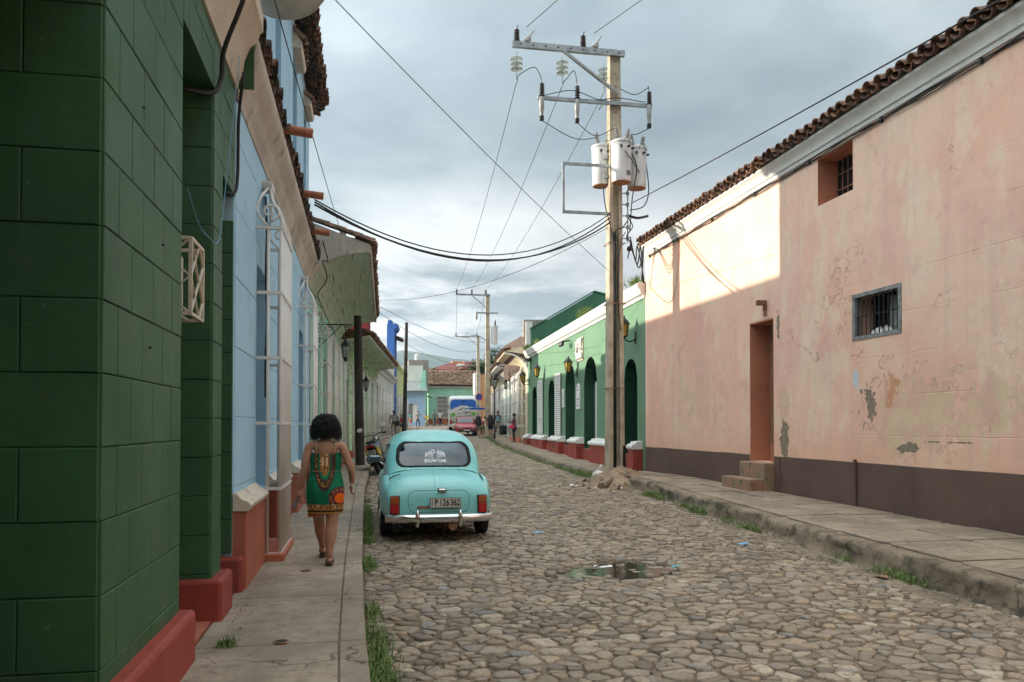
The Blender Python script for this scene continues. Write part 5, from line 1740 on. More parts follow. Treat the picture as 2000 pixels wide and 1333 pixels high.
    # chipped paint and filler on the near wing
    patch(bv_b, 'left', rrect(-.30, -.22, .80, .90, .03, 3), .003, 'rust_patch', 'ink', bo, 3)
    # front: grille and headlamps
    for sx in (-1, 1):
        MB().lathe([(.09, 2.98), (.10, 3.03), (.07, 3.08), (.004, 3.10)], 16, (sx * .52, 0, .66), 'y').build('headlamp', 'chrome', root, smooth=50)
    m = MB()
    for k in range(6):
        m.box(-.30, 3.09, .40 + k * .04, .30, 3.13, .415 + k * .04)
    m.build('radiator_grille', 'chrome', root)
    MB().box(-.72, 3.12, .27, .72, 3.19, .38).build('front_bumper', 'chrome', root, bevel=.03)
    return root
build_car()
# ------------------------------------------------------------------ people
def skin_obj(name, chain, mat, parent, sub=1, root=0):
    """chain: list of (xyz, radius or (rx, ry), parent index)"""
    me = bpy.data.meshes.new(name)
    me.from_pydata([c[0] for c in chain], [(i, c[2]) for i, c in enumerate(chain) if c[2] is not None], [])
    o = bpy.data.objects.new(name, me)
    md = o.modifiers.new('skin', 'SKIN'); md.use_smooth_shade = True; md.branch_smoothing = .6
    sv = me.skin_vertices[0].data if len(me.skin_vertices) else None
    if sv is None:
        bm = bmesh.new(); bm.from_mesh(me); bm.verts.layers.skin.verify(); bm.to_mesh(me); bm.free()
        sv = me.skin_vertices[0].data
    for i, c in enumerate(chain):
        r = c[1]
        sv[i].radius = r if isinstance(r, tuple) else (r, r)
        sv[i].use_root = (i == root)
    if sub:
        s = o.modifiers.new('sub', 'SUBSURF'); s.levels = sub; s.render_levels = sub
    out = evaluated_mesh(o)
    bpy.data.objects.remove(o); bpy.data.meshes.remove(me)
    out.materials.clear(); out.materials.append(MATS[mat])
    for p in out.polygons:
        p.use_smooth = True
    n = bpy.data.objects.new(name, out); COL.objects.link(n); n.parent = parent
    return n
def head_mesh(c, h, mat, parent, facing=0.0, name='head'):
    """egg-shaped head with brow, nose, lips, chin and ears; h = head height, +y is where it looks"""
    m = MB(); rows = []
    for i in range(15):
        a = math.pi * i / 14
        row = []
        for k in range(18):
            b = 2 * math.pi * k / 18
            z = math.cos(a)
            r = math.sin(a) ** .9
            x = .36 * r * math.cos(b) * (1 - .16 * max(0, -z))
            y = (.44 if math.sin(b) > 0 else .46) * r * math.sin(b)
            if math.sin(b) > .3 and z < .1:
                y *= 1 - .10 * (1 - z)
            fr = max(0, math.sin(b)) ** 6
            if fr > .2:
                y += fr * (.10 * math.exp(-((z + .16) / .14) ** 2) + .03 * math.exp(-((z + .50) / .07) ** 2) - .03 * math.exp(-((z - .08) / .08) ** 2) + .03 * math.exp(-((z + .78) / .1) ** 2))
            row.append((x * h, y * h, z * .5 * h))
        rows.append(row)
    m.grid(rows, close_u=True)
    for sx in (-1, 1):
        m.lathe([(.01, 0), (.07 * h, .01 * h), (.075 * h, .03 * h), (.02 * h, .05 * h)], 8, (sx * .35 * h, -.02 * h, 0), 'x')
    m.xf(Matrix.Translation(c) @ Matrix.Rotation(facing, 4, 'Z'))
    o = m.build(name, mat, parent, smooth=True)
    for sx in (-1, 1):
        e = MB().lathe([(.003, -.02 * h), (.035 * h, 0), (.003, .02 * h)], 8, (sx * .15 * h, .385 * h, .03 * h), 'y')
        e.xf(Matrix.Translation(c) @ Matrix.Rotation(facing, 4, 'Z'))
        e.build('eye', 'ink', o)
    return o
def fingers(hand_c, d_palm, d_side, size, mat, parent, curl=.5, thumb=1):
    """a palm with five separate bent fingers: d_palm points to the fingertips, d_side across to the thumb"""
    d, s = Vector(d_palm).normalized(), Vector(d_side).normalized()
    n = d.cross(s).normalized()
    c = Vector(hand_c)
    L = size
    palm = [(c, (L * .10, L * .16), None), (c + d * L * .24, (L * .10, L * .23), 0), (c + d * L * .48, (L * .085, L * .23), 1)]
    skin_obj('palm', palm, mat, parent, 1)
    for k, ln in enumerate((.40, .46, .42, .33)):
        base = c + d * L * .44 + s * L * (.17 - .115 * k)
        p1 = base + d * L * ln * .42 + n * L * .04 * curl
        p2 = p1 + (d * (1 - .5 * curl) + n * curl * .8).normalized() * L * ln * .34
        p3 = p2 + (d * (1 - .95 * curl) + n * curl).normalized() * L * ln * .26
        skin_obj('finger', [(base, L * .052, None), (p1, L * .048, 0), (p2, L * .043, 1), (p3, L * .034, 2)], mat, parent, 1)
    b = c + d * L * .12 + s * L * .16
    p1 = b + (s * .8 + d * .7).normalized() * L * .24 * thumb
    p2 = p1 + (s * .25 + d * .9 + n * .3 * curl).normalized() * L * .22
    skin_obj('thumb', [(b, L * .065, None), (p1, L * .056, 0), (p2, L * .04, 1)], mat, parent, 1)

# the woman walking away along the left sidewalk
def dress_material():
    t = NT('dashiki_dress')
    tc = t.n('ShaderNodeTexCoord').outputs['Object']
    sp = t.n('ShaderNodeSeparateXYZ'); t.put(sp.inputs[0], tc)
    x, y, z = sp.outputs
    green = t.mix(t.ramp(t.noise(9, 5, .6, tc), .35, .7), (.004, .125, .060), (.006, .17, .085))
    c = green
    ax = t.math('ABSOLUTE', t.math('SUBTRACT', x, -.005))
    back = t.ramp(y, .03, -.02)
    zz_ = t.math('MAXIMUM', t.math('DIVIDE', t.math('SUBTRACT', 1.08, z), .27), 0.0)
    f = t.math('SQRT', t.math('ADD', t.math('POWER', t.math('DIVIDE', ax, .100), 2.0), t.math('POWER', zz_, 2.0)))
    dots = t.voro(75, tc)
    def band(v, a, b, e=.03):
        return t.math('MULTIPLY', t.ramp(v, a - e, a + e), t.ramp(v, b + e, b - e))
    ring = t.math('MULTIPLY', band(f, .70, 1.12), back)
    c = t.mix(ring, c, (.055, .020, .018))
    c = t.mix(t.math('MULTIPLY', t.math('MULTIPLY', band(f, .80, .98), back), t.ramp(dots, .42, .30)), c, (.55, .36, .05))
    inner = t.math('MULTIPLY', t.ramp(f, .56, .50), back)
    wv = t.math('SINE', t.math('MULTIPLY', x, 260.0))
    inn = t.mix(t.ramp(wv, -.2, .4), (.14, .045, .015), (.36, .13, .03))
    inn = t.mix(t.ramp(t.noise(60, 3, .6, tc), .54, .6), inn, (.55, .40, .16))
    c = t.mix(inner, c, inn)
    wt = t.math('MULTIPLY', t.math('MULTIPLY', band(ax, .016, .028, .004), band(z, 1.04, 1.13, .01)), back)
    c = t.mix(wt, c, (.70, .62, .50))
    # medallion on the right hip
    d = t.math('SQRT', t.math('ADD', t.math('POWER', t.math('SUBTRACT', x, .155), 2.0), t.math('POWER', t.math('SUBTRACT', z, .70), 2.0)))
    c = t.mix(t.ramp(d, .122, .116), c, (.10, .018, .03))
    c = t.mix(t.math('MULTIPLY', band(d, .075, .108, .004), t.ramp(dots, .44, .30)), c, (.60, .40, .10))
    c = t.mix(t.ramp(d, .058, .053), c, (.80, .14, .015))
    # hem: patterned border and stripes
    hem = t.ramp(z, .640, .634)
    bcol = t.mix(t.ramp(t.math('SINE', t.math('MULTIPLY', x, 190.0)), .0, .3), (.20, .075, .025), (.34, .16, .06))
    bcol = t.mix(t.ramp(t.noise(45, 2, .5, tc), .58, .63), bcol, (.62, .50, .28))
    st = t.math('SINE', t.math('MULTIPLY', z, 175.0))
    stripes = t.mix(t.ramp(st, .1, .35), (.016, .013, .014), (.42, .22, .04))
    stripes = t.mix(t.ramp(t.math('SINE', t.math('MULTIPLY', z, 87.0)), .6, .8), stripes, (.33, .05, .02))
    bcol = t.mix(t.ramp(z, .585, .580), bcol, stripes)
    c = t.mix(hem, c, bcol)
    b = t.bump(t.noise(14, 4, .6, t.vec(tc, (1, 1, .35))), .5, .02)
    t.bump(t.noise(300, 2, .5, tc), .2, .001, b)
    t.set(c, .8, spec=.2)
dress_material()
simple('flip_flop', (.035, .022, .018), .7); simple('phone_grey', (.10, .11, .13), .3, .3)
wm = thing('person', 'woman with curly black hair in a green patterned dress walking away on the sidewalk', 'person', (-.385, 8.72, .212), R(0))
S = 'skin_tan'
chain = [((0, 0, .84), (.135, .115), None),            # 0 pelvis
         ((0, .005, .97), (.125, .095), 0), ((0, .01, 1.10), (.130, .095), 1), ((0, .01, 1.22), (.135, .090), 2),
         ((0, .015, 1.305), (.075, .070), 3), ((0, .03, 1.355), (.052, .052), 4), ((0, .05, 1.41), (.050, .055), 5),
         # left arm (hangs, slightly behind)
         ((-.165, .0, 1.268), (.058, .056), 3), ((-.20, -.005, 1.12), (.049, .049), 7), ((-.222, -.01, .985), (.042, .042), 8), ((-.255, .035, .86), (.036, .036), 9), ((-.275, .06, .775), (.024, .029), 10),
         # right arm (swings out and bends)
         ((.165, .01, 1.268), (.058, .056), 3), ((.215, .0, 1.13), (.049, .049), 12), ((.265, -.01, 1.005), (.042, .042), 13), ((.278, .05, .90), (.036, .036), 14), ((.272, .09, .84), (.024, .029), 15),
         # left leg, a step ahead
         ((-.095, .03, .72), (.098, .10), 0), ((-.085, .12, .56), (.078, .08), 17), ((-.078, .22, .44), (.060, .064), 18), ((-.066, .28, .31), (.062, .068), 19), ((-.052, .36, .19), (.042, .045), 20), ((-.045, .40, .10), (.035, .038), 21),
         # right leg, weight on it
         ((.080, -.02, .72), (.098, .10), 0), ((.075, -.04, .56), (.078, .08), 23), ((.070, -.05, .435), (.060, .064), 24), ((.062, -.075, .31), (.062, .068), 25), ((.05, -.09, .18), (.042, .045), 26), ((.045, -.10, .075), (.035, .038), 27)]
body = skin_obj('body', chain, S, wm, 2)
for (x, y, hz, tilt) in ((-.045, .40, .062, -.25), (.045, -.10, .040, .0)):
    c0 = Vector((x, y, hz))
    fw_, up_ = Vector((0, math.cos(tilt), -math.sin(tilt) * .8)), Vector((0, 0, 1))
    skin_obj('foot', [(c0 + Vector((0, -.035, .005)), (.034, .034), None), (c0 + fw_ * .07 + Vector((0, 0, .008)), (.038, .028), 0), (c0 + fw_ * .155, (.045, .016), 1), (c0 + fw_ * .20, (.038, .011), 2)], S, body, 2)
    sole = [(-.036, -.075), (.036, -.075), (.040, .0), (.044, .10), (.040, .17), (.015, .205), (-.02, .20), (-.040, .16), (-.036, .05)]
    m = MB().prism(sole, -.026, -.008, 'z')
    m.xf(Matrix.Translation(c0 + Vector((0, 0, -.008))) @ Matrix.Rotation(-tilt * .8, 4, 'X'))
    sh = m.build('sandal', 'flip_flop', wm, bevel=.005)
    MB().tube([c0 + fw_ * .05 + Vector((-.042, 0, -.01)), c0 + fw_ * .10 + Vector((-.02, 0, .032)), c0 + fw_ * .16 + Vector((0, 0, .018))], .007, 5).build('strap', 'flip_flop', sh)
    MB().tube([c0 + fw_ * .05 + Vector((.042, 0, -.01)), c0 + fw_ * .10 + Vector((.02, 0, .032)), c0 + fw_ * .16 + Vector((0, 0, .018))], .007, 5).build('strap', 'flip_flop', sh)
fingers((-.278, .066, .765), (-.05, .10, -1), (.25, 1, .1), .165, S, body, .75)
fingers((.270, .10, .828), (-.05, .25, -1), (-.3, 1, .2), .160, S, body, .85)
ph = MB().box(-.010, -.038, -.085, .010, .038, .085).build('phone', 'phone_grey', None, bevel=.006)
ph.location = (-.385 - .305, 8.72 + .085, .212 + .655); ph.rotation_euler = (R(-20), R(28), R(15))
tag(ph, 'dark smartphone held in the left hand of the woman in the green dress', 'phone')
# dress
m = MB(); rows = []
prof = [(1.165, .158, .098, .0), (1.12, .165, .108, .0), (1.05, .163, .110, .0), (.985, .160, .110, .0), (.93, .172, .125, -.006), (.86, .192, .148, -.015), (.78, .200, .162, -.02), (.70, .198, .160, -.015), (.62, .190, .150, -.01), (.545, .184, .146, -.005), (.525, .183, .145, -.005)]
for (z, rx, ry, cy) in prof:
    row = []
    for k in range(40):
        a = 2 * math.pi * k / 40
        fold = 1 + (.018 * math.sin(7 * a + z * 5) + .012 * math.sin(11 * a)) * max(0, min(1, (1.0 - z) / .35))
        dz = .018 * math.cos(a) * (1 if z < .60 else 0) - (.012 * math.sin(a * 2 + 1) if z < .6 else 0)
        row.append((rx * fold * math.cos(a), .012 + cy + ry * fold * math.sin(a), z + dz + (.012 * abs(math.cos(a)) if z > 1.15 else 0)))
    rows.append(row)
m.grid(rows, close_u=True)
ins = [[(x * .965, .012 + (y - .012) * .965, z) for x, y, z in rows[k]] for k in (0,)]
dr = m.build('dress', 'dashiki_dress', wm, smooth=True, normals=False)
sd = dr.modifiers.new('sub', 'SUBSURF'); sd.levels = 1; sd.render_levels = 1
simple('strap_gold', (.40, .26, .12), .6)
for sx in (-1, 1):
    MB().tube(curve_pts([(sx * .092, -.088, 1.165), (sx * .098, -.080, 1.235), (sx * .098, -.035, 1.325), (sx * .09, .06, 1.31), (sx * .085, .115, 1.19)], 5), .0065, 6).build('dress_strap', 'strap_gold', dr, smooth=True)
MB().tube([(.163 * math.cos(2 * math.pi * k / 24), .012 + .113 * math.sin(2 * math.pi * k / 24), .985) for k in range(25)], .003, 6).build('waist_cord', 'strap_gold', dr, smooth=True)
hd = head_mesh((0, .065, 1.475), .205, S, wm)
# hair: a full mass with loose curls
rh = random.Random(4)
m = MB(); rows = []
for i in range(17):
    a = math.pi * (.02 + .86 * i / 16)
    row = []
    for k in range(26):
        b = 2 * math.pi * k / 26
        z = math.cos(a)
        r = math.sin(a) ** .75
        wx = .118 * (1 + .24 * max(0, -z)); wy = .108
        n_ = 1 + .16 * mnoise.noise((math.cos(b) * 3.1, math.sin(b) * 3.1, z * 3.3)) + .06 * mnoise.noise((math.cos(b) * 8, math.sin(b) * 8, z * 8))
        yf = math.sin(b)
        row.append((wx * r * math.cos(b) * n_, .035 + (wy if yf < 0 else .085) * r * yf * n_, 1.470 + .118 * z * n_))
    rows.append(row)
m.grid(rows, close_u=True)
hair = m.build('hair', 'hair_black', wm, smooth=True)
m = MB()
for k in range(2200):
    b = rh.uniform(0, 2 * math.pi); a = math.acos(rh.uniform(-.72, .98))
    z = math.cos(a); r = math.sin(a) ** .75
    wx = .118 * (1 + .24 * max(0, -z)); yf = math.sin(b)
    p = Vector((wx * r * math.cos(b), .035 + (.108 if yf < 0 else .08) * r * yf, 1.470 + .118 * z))
    nrm = Vector((math.cos(b) * r, math.sin(b) * r, z * .8)).normalized()
    tng = nrm.cross(Vector((0, 0, 1))).normalized(); dn = (Vector((0, 0, -1)) + nrm * .3).normalized()
    pts = []
    L_ = rh.uniform(.03, .10); ph0 = rh.uniform(0, 6); w_ = rh.uniform(.010, .026)
    for i in range(7):
        f = i / 6
        pts.append(p - nrm * .012 + dn * L_ * f * (1 if z < .7 else .6) + nrm * (.036 * math.sin(f * 2.4) * (.4 + .6 * math.sin(ph0) ** 2) + rh.uniform(0, .010)) + tng * w_ * math.sin(ph0 + f * 6.5))
    m.add(*(lambda q: (q.v, q.f))(MB().tube(pts, [.0030, .0034, .0032, .003, .0026, .002, .0008], 4)))
cu = m.build('curls', 'hair_black', hair, smooth=True, normals=False); cu['kind'] = 'stuff'

# smaller figures further up the street
def cloth(name, col, rough=.8):
    if name not in MATS:
        simple(name, col, rough, var=.25, sc=10, bump=.3, bsc=30)
    return name
def figure(label, x, y, z, face, height, skin, top, bottom, hair='hair_black', stride=.18, lean=0.0, arms=None, shorts=False, sleeves=True, skirt=False, hair_long=False, shoes='ink', group=None, bare_feet=False):
    k = height / 1.7
    root = thing('person', label, 'person', (x, y, z), face, group)
    root.scale = (k, k, k)
    ly = lean                                                     # forward offset of the shoulders
    pel = Vector((0, 0, .90)); ch_ = Vector((0, ly * .75, 1.24 - abs(ly) * .25)); nk = Vector((0, ly * 1.05, 1.44 - abs(ly) * .42)); hdp = Vector((0, ly * 1.35 + .02, 1.585 - abs(ly) * .60))
    arms = arms or [((-.25, .02, 1.14), (-.27, .08, .90)), ((.25, -.04, 1.14), (.27, .0, .90))]
    sh = [Vector((-.185, ly * .95, 1.385 - abs(ly) * .36)), Vector((.185, ly * .95, 1.385 - abs(ly) * .36))]
    ch = [(pel, (.13, .11), None), ((pel + ch_) / 2, (.125, .10), 0), (ch_, (.145, .105), 1), (nk, (.055, .055), 2), (hdp, (.05, .055), 3)]
    for i in (0, 1):
        e, h = Vector(arms[i][0]), Vector(arms[i][1])
        ch += [(sh[i], (.062, .062), 2), (e, (.043, .043), len(ch)), (h, (.030, .034), len(ch) + 1), (h + (h - e).normalized() * .10, (.030, .022), len(ch) + 2)]
    legs = []
    for i, sx in enumerate((-1, 1)):
        st = stride * sx
        kn, an = Vector((sx * .09, st * .55 + .04, .50)), Vector((sx * .085, st, .085))
        legs.append((kn, an))
        ch += [(Vector((sx * .09, st * .2, .78)), (.088, .09), 0), (kn, (.060, .062), len(ch)), ((kn + an) / 2, (.056, .058), len(ch) + 1), (an, (.038, .040), len(ch) + 2)]
    b_ = skin_obj('body', ch, skin, root, 1)
    head_mesh(hdp, .225, skin, root)
    # hair cap
    m = MB(); rows = []
    for i in range(9):
        a = math.pi * (.02 + (.62 if hair_long else .52) * i / 8)
        rows.append([(.096 * math.sin(a) ** .8 * math.cos(2 * math.pi * q / 14), -.012 + (.112 if math.sin(2 * math.pi * q / 14) < 0 else .085) * math.sin(a) ** .8 * math.sin(2 * math.pi * q / 14), .125 * math.cos(a)) for q in range(14)])
    m.grid(rows, close_u=True); m.xf(Matrix.Translation(hdp))
    m.build('hair', hair, root, smooth=True)
    g_ = 1.16
    tp = [(pel + Vector((0, 0, -.06)), (.150, .128), None), ((pel + ch_) / 2, (.145, .118), 0), (ch_, (.162, .122), 1), (nk - Vector((0, ly * .05, .05)), (.085, .075), 2)]
    if sleeves:
        for i in (0, 1):
            e = Vector(arms[i][0])
            tp += [(sh[i], (.080, .078), 2), (sh[i].lerp(e, .75), (.066, .066), len(tp))]
    skin_obj('shirt', tp, top, root, 1)
    if skirt:
        m = MB(); rows = []
        for zq, rr in ((.95, .15), (.85, .175), (.72, .19), (.55, .20)):
            rows.append([(rr * (1 + .03 * math.sin(5 * 2 * math.pi * q / 20)) * math.cos(2 * math.pi * q / 20), rr * .82 * math.sin(2 * math.pi * q / 20), zq) for q in range(20)])
        m.grid(rows, close_u=True); m.build('skirt', bottom, root, smooth=True)
    else:
        tr = [(pel, (.146, .125), None)]
        for i, sx in enumerate((-1, 1)):
            kn, an = legs[i]
            hip = Vector((sx * .09, stride * sx * .2, .78))
            if shorts:
                tr += [(hip, (.108, .108), 0), (hip.lerp(kn, .85), (.095, .095), len(tr))]
            else:
                tr += [(hip, (.105, .105), 0), (kn, (.080, .080), len(tr)), (an + Vector((0, 0, .02)), (.066, .066), len(tr) + 1)]
        skin_obj('trousers', tr, bottom, root, 1)
    for kn, an in legs:
        skin_obj('foot' if bare_feet else 'shoe', [(an + Vector((0, -.03, -.035)), (.042, .042), None), (an + Vector((0, .08, -.045)), (.048, .036), 0), (an + Vector((0, .17, -.06)), (.042, .024), 1)], skin if bare_feet else shoes, root, 1)
    return root
def bag(label, cat, name, x, y, z, sx, sy, sz, mat, rz=0.0, straps=True):
    root = thing(name, label, cat, (x, y, z), rz)
    m = MB(); rows = []
    for i in range(7):
        f = i / 6
        w = 1 - .30 * f ** 3 - .05 * (1 - f) ** 3
        rows.append([(sx / 2 * w * (abs(math.cos(a)) ** .5) * (1 if math.cos(a) > 0 else -1), sy / 2 * w * (abs(math.sin(a)) ** .5) * (1 if math.sin(a) > 0 else -1), sz * f) for a in [2 * math.pi * q / 16 for q in range(16)]])
    m.grid(rows, close_u=True); m.f += [tuple(range(16)), tuple(range(96, 112))]
    m.build('pack', mat, root, smooth=50)
    MB().box(-sx * .32, -sy * .62, sz * .12, sx * .32, -sy * .48, sz * .55).build('pocket', mat, root, bevel=.03)
    if straps:
        for s_ in (-1, 1):
            MB().tube(curve_pts([(s_ * sx * .25, sy * .46, sz * .9), (s_ * sx * .28, sy * .85, sz * .75), (s_ * sx * .28, sy * .5, sz * .2)], 5), .018, 6).build('strap', mat, root, smooth=True)
    MB().tube(curve_pts([(-.06, 0, sz * .98), (-.04, 0, sz * 1.08), (.04, 0, sz * 1.08), (.06, 0, sz * .98)], 4), .012, 6).build('handle', mat, root, smooth=True)
    return root
cloth('khaki_shirt', (.36, .36, .28)); cloth('khaki_trousers', (.36, .31, .19)); cloth('black_bag', (.02, .02, .022)); cloth('red_stripe', (.36, .05, .06))
cloth('navy_cloth', (.02, .03, .07)); cloth('teal_cloth', (.10, .40, .46)); cloth('coral_cloth', (.55, .17, .09)); cloth('grey_cloth', (.16, .18, .19)); cloth('blue_jeans', (.07, .11, .18))
cloth('yellow_cloth', (.72, .44, .03)); cloth('white_cloth', (.66, .66, .64)); cloth('dark_green_cloth', (.03, .09, .08)); cloth('olive_cloth', (.17, .18, .10)); cloth('maroon_cloth', (.19, .05, .05)); cloth('skyblue_cloth', (.20, .42, .62)); cloth('pack_dark', (.035, .045, .05)); cloth('hot_pink', (.75, .05, .12)); cloth('floral', (.20, .08, .16)); cloth('beige_cloth', (.42, .36, .28))
figure('man in khaki shirt and trousers walking away past the wooden pole', 2.04, 53.2, g(53.2) + .17, -.1, 1.74, 'skin_dark', 'khaki_shirt', 'khaki_trousers')
sb = thing('shoulder_bag', 'black shoulder bag hanging at the side of the man in khaki', 'bag', (2.27, 53.12, g(53.2) + .88))
MB().box(-.14, -.06, 0, .14, .06, .34).build('pouch', 'black_bag', sb, bevel=.03)
MB().tube(curve_pts([(.10, -.03, .32), (.0, -.16, .62), (-.22, -.12, .80)], 5), .014, 5).build('strap', 'black_bag', sb)
figure('boy in red striped top and navy shorts by the second wooden pole', 3.05, 64.5, g(64.5) + .05, 2.8, 1.48, 'skin_tan', 'red_stripe', 'navy_cloth', shorts=True)
figure('woman in teal top and coral shorts at the far corner', 5.05, 85.5, g(85.5) + .02, .4, 1.62, 'skin_light', 'teal_cloth', 'coral_cloth', shorts=True, hair_long=True)
figure('man in grey shirt with his arm held out at the far corner', 5.85, 86.2, g(86.2) + .02, -.6, 1.72, 'skin_tan', 'grey_cloth', 'blue_jeans', arms=[((-.25, .02, 1.14), (-.27, .08, .90)), ((.36, .08, 1.25), (.62, .12, 1.18))])
figure('person in bright yellow shirt walking at the far end of the street', 6.62, 83.8, g(83.8) + .02, 3.0, 1.5, 'skin_dark', 'yellow_cloth', 'beige_cloth', stride=.25, shorts=True)
figure('man in grey shirt and dark green trousers at the end house', 8.0, 90.2, g(90.2) + .02, .2, 1.78, 'skin_dark', 'grey_cloth', 'dark_green_cloth')
figure('man in white shirt and dark trousers facing the end house', 8.85, 92.2, g(92.2) + .02, .0, 1.72, 'skin_tan', 'white_cloth', 'navy_cloth')
figure('child in beige top and dark shorts near the bus', 9.65, 91.5, g(91.5) + .02, 1.2, 1.45, 'skin_tan', 'beige_cloth', 'navy_cloth', shorts=True)
figure('traveller in maroon top and olive shorts bending forward beside the red car', 8.05, 54.4, g(54.4) + .01, -.75, 1.72, 'skin_light', 'maroon_cloth', 'olive_cloth', lean=.34, shorts=True, sleeves=False, stride=.1, arms=[((-.22, .46, .98), (-.16, .58, .76)), ((.22, .46, .98), (.16, .58, .76))])
b1 = bag('grey-green rucksack on the back of the bending traveller in maroon', 'rucksack', 'rucksack', 7.90, 54.42, g(54.4) + .92, .36, .30, .62, 'pack_dark', -.75 + math.pi)
b1.rotation_euler = (R(14), 0, -.75)
figure('traveller in black seen from behind next to the concrete pole', 8.80, 55.0, g(55) + .01, .05, 1.76, 'skin_light', 'black_bag', 'navy_cloth', lean=.22, shorts=True, stride=.08, arms=[((-.24, .26, 1.06), (-.20, .36, .84)), ((.24, .26, 1.06), (.20, .36, .84))])
b2 = bag('large black rucksack on the back of the traveller in black', 'rucksack', 'rucksack', 8.80, 54.88, g(55) + .92, .44, .30, .66, 'black_bag', 0)
b2.rotation_euler = (R(-10), 0, 0.05)
figure('woman in sky blue top lifting a bag on the sidewalk', 9.75, 57.5, g(57.5) + .2, 2.4, 1.68, 'skin_dark', 'skyblue_cloth', 'beige_cloth', shorts=True, sleeves=False)
bag('black wheeled holdall standing on the sidewalk by the travellers', 'bag', 'holdall', 9.45, 53.6, g(53.6) + .262, .55, .34, .66, 'black_bag', .1, False)
pw2 = figure('woman leaning on the white grille looking at her phone', 8.50, 44.6, zr(44.6), 1.2, 1.66, 'skin_dark', 'floral', 'navy_cloth', shorts=True, sleeves=False, stride=.06, arms=[((-.24, .10, 1.12), (-.12, .32, 1.18)), ((.24, .06, 1.12), (.10, .30, 1.16))], bare_feet=True)
ph2 = MB().box(-.045, -.01, -.09, .045, .01, .09).build('phone', 'phone_grey', None, bevel=.005)
ph2.location = (8.22, 44.72, zr(44.6) + 1.24); ph2.rotation_euler = (R(-25), 0, 1.2)
tag(ph2, 'black phone in the hands of the woman leaning on the grille', 'phone')
hb2 = thing('handbag', 'hot pink handbag hanging from the arm of the woman with the phone', 'bag', (8.32, 44.4, zr(44.6) + .78))
MB().box(-.13, -.05, 0, .13, .05, .19).build('pouch', 'hot_pink', hb2, bevel=.03)
MB().tube(curve_pts([(-.09, 0, .18), (0, 0, .33), (.09, 0, .18)], 5), .010, 5).build('handle', 'hot_pink', hb2)
# ------------------------------------------------------------------ poles, lamps and wires
def ribbed(r0, r1, h, n, seg=10):
    p = [(.006, 0)]
    for i in range(n):
        f = i / n
        r = lerp(r0, r1, f)
        p += [(r * .55, h * f), (r, h * (f + .35 / n)), (r * .55, h * (f + .7 / n))]
    p += [(r1 * .4, h), (.004, h * 1.04)]
    return MB().lathe(p, seg)
mp = thing('utility_pole', 'tall grooved concrete utility pole with three white transformers in front of the pink wall', 'utility pole', (6.52, 20.1, g(20.1)))
HP = 11.35
def taper(x0, x1, y0, y1, X0, X1, Y0, Y1, za, zb):
    return MB().add([(x0, y0, za), (x1, y0, za), (x1, y1, za), (x0, y1, za), (X0, Y0, zb), (X1, Y0, zb), (X1, Y1, zb), (X0, Y1, zb)],
                    [(0, 3, 2, 1), (4, 5, 6, 7), (0, 1, 5, 4), (1, 2, 6, 5), (2, 3, 7, 6), (3, 0, 4, 7)])
wz = lambda z: lerp(.225, .145, z / HP)
zg = 8.05
for s_ in (-1, 1):
    a, b = wz(-.3), wz(zg)
    x = sorted((s_ * a, s_ * a * .42)); X = sorted((s_ * b, s_ * b * .42))
    taper(x[0], x[1], -.19, .19, X[0], X[1], -.16, .16, -.3, zg).build('flange', 'concrete_pole', mp, bevel=.012)
taper(-wz(0) * .42, wz(0) * .42, -.05, .05, -wz(zg) * .42, wz(zg) * .42, -.05, .05, -.3, zg).build('web', 'concrete_pole', mp)
taper(-wz(zg), wz(zg), -.16, .16, -wz(HP), wz(HP), -.12, .12, zg, HP).build('shaft', 'concrete_pole', mp, bevel=.012)
for k in range(9):
    z = 8.4 + k * .34
    MB().lathe([(.018, -.002), (.018, .004)], 8, (.0, -.165 + .012 * (k / 9), z), 'y').build('bolt_hole', 'ink', mp)
MB().tube([(-.045, -.115, -.1), (-.045, -.115, 6.6)], .058, 10).build('conduit', 'cable_black', mp, smooth=True)
MB().tube([(.19, -.235, .0), (.19, -.22, 1.0)], .035, 8).build('conduit_sleeve', 'iron_black', mp)
for z in (2.5, 4.72, 6.3):
    MB().tube([(x, y, z) for x, y in ((-.23, -.22), (.23, -.22), (.23, .22), (-.23, .22), (-.23, -.22))], .012, 5).build('strap', 'rust_metal', mp)
# top arm
arm = MB()
arm.box(-2.78, -.26, 11.22, .22, -.16, 11.235); arm.box(-2.78, -.26, 11.235, .22, -.248, 11.36); arm.box(-2.78, -.26, 11.36, .22, -.16, 11.375)
ca_ = arm.build('crossarm', 'galvanised', mp)
for k in range(9):
    MB().box(-2.6 + k * .33, -.264, 11.28, -2.54 + k * .33, -.261, 11.31).build('slot', 'ink', ca_)
MB().bar((-1.42, -.22, 11.22), (.05, -.22, 10.22), .10, .05).build('brace', 'galvanised', mp)
MB().bar((-.35, .2, 9.95), (.0, .1, 10.45), .05, .03).build('brace', 'galvanised', mp)
for x in (-2.66, -.90):
    ins = ribbed(.085, .07, .32, 5).build('pin_insulator', 'ceramic_dark', mp, smooth=40); ins.location = (x, -.21, 11.38)
    MB().tube([(0, 0, .3), (.03, 0, .42)], .012, 5).build('pin', 'iron_black', ins)
for x in (-2.42, -.62):
    ar = MB().lathe([(.02, 0), (.085, .03), (.09, .12), (.05, .20), (.02, .26)], 12).build('surge_arrester', 'ceramic_grey', mp, smooth=40)
    ar.location = (x, -.21, 11.36); ar.rotation_euler = (0, R(28), 0)
    MB().tube([(0, 0, .24), (.02, 0, .40)], .022, 6).build('arrester_cap', 'galvanised', ar)
t = NT('glass_disc'); t.set((.82, .86, .84), .06, spec=.8); t.b.inputs['Transmission Weight'].default_value = .65
